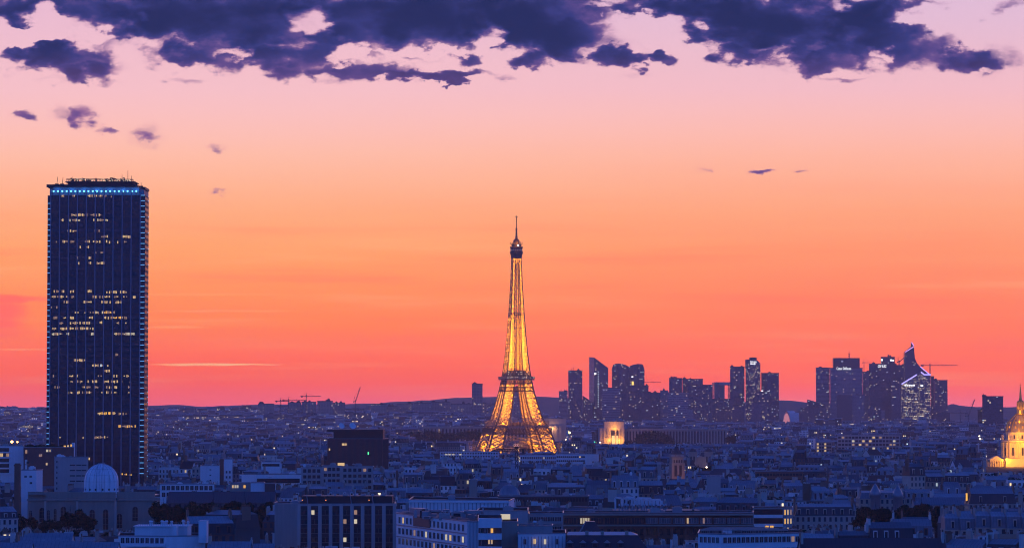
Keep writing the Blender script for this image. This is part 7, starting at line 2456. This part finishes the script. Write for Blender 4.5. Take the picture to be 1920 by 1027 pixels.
for e in HOUSES:
    a, c = max(0, int(e[5] - e[7]) + OFF), min(1919 + 2 * OFF, int(e[5] + e[7]) + OFF)
    s = si = 0.0
    for i in range(a, c + 1):
        if e[6] < sky_[i]:
            d_ = sky_[i] - e[6]
            s += d_
            if OFF <= i < OFF + 1920: si += d_
            sky_[i] = e[6]
    vis.append(s); visin.append(si)
order = sorted(range(len(HOUSES)), key=lambda i: -visin[i])
near = [i for i in order if visin[i] > 6][:285]
nearset = set(near)
# labels: look, then nearest landmark and side
WORD_CH = {0: 'no chimney', 1: 'one chimney', 2: 'two chimneys', 3: 'three chimneys'}
ORD = ['', 'second ', 'third ', 'fourth ', 'fifth ', 'sixth ', 'seventh ', 'eighth ', 'ninth ', 'tenth ', 'eleventh ', 'twelfth ', 'thirteenth ', 'fourteenth ', 'fifteenth ', 'sixteenth ', 'seventeenth ', 'eighteenth ', 'nineteenth ', 'twentieth ']
mark(175, 600, 'the slab tower'); mark(1450, 760, 'the lit tower trio'); mark(600, 800, 'the ridge cranes')
mark(560, 920, 'the dark cube house') ; mark(1715, 800, 'the blade tower'); mark(1860, 770, 'the lone dark tower')
def describe(e):
    h = e[0]
    lm = min(LAND, key=lambda m: (m[0] - e[5]) ** 2 + ((m[1] - e[6]) * 2.2) ** 2)
    dx, dy = e[5] - lm[0], (e[6] - lm[1])
    side = 'left of' if dx < -22 else 'right of' if dx > 22 else ('below' if dy > 0 else 'above')
    if h['kind'] == 'mansard':
        s = h['wn'] + ' house with ' + h['rn'] + ' mansard'
    elif h['kind'] == 'gable':
        s = h['wn'] + ' house with ' + h['rn'] + ' gable roof'
    else:
        s = h['wn'] + ' flat-roofed house' + (' with penthouse' if h['pent'] else ' with plain roof')
    return s, side + ' ' + lm[2], math.hypot(dx, dy), h
groups = {}
for i in near:
    s, where, dist, h = describe(HOUSES[i])
    groups.setdefault((s, where), []).append((dist, i))
labels = {}
for (s, where), l in groups.items():
    l.sort()
    for k, (dist, i) in enumerate(l):
        if len(l) == 1: labels[i] = s + ' ' + where
        else: labels[i] = (ORD[k] + 'nearest ' if k else 'nearest ') + s + ' ' + where
far = MB()
for i, e in enumerate(HOUSES):
    h, x, y, g, ang, u, v, wpx = e
    if i in nearset:
        house_thing(h, x, y, g, ang, labels[i], group='houses of the old city')
    elif vis[i] > 0.02 or y < 2500:
        if vis[i] <= 0.02 and y > 1800: continue
        P_ = Parts(far, (x, y, g, ang))
        if y > 3200: h['chim'] = min(h['chim'], 1)
        house_geo(P_, h, False)
far.frame()
o = far.build('city_rooftops', FMATS())
o['kind'] = 'stuff'
o['label'] = 'endless dim rooftops of the far city'
print('houses', len(HOUSES), 'near', len(near), 'far faces', len(far.f))
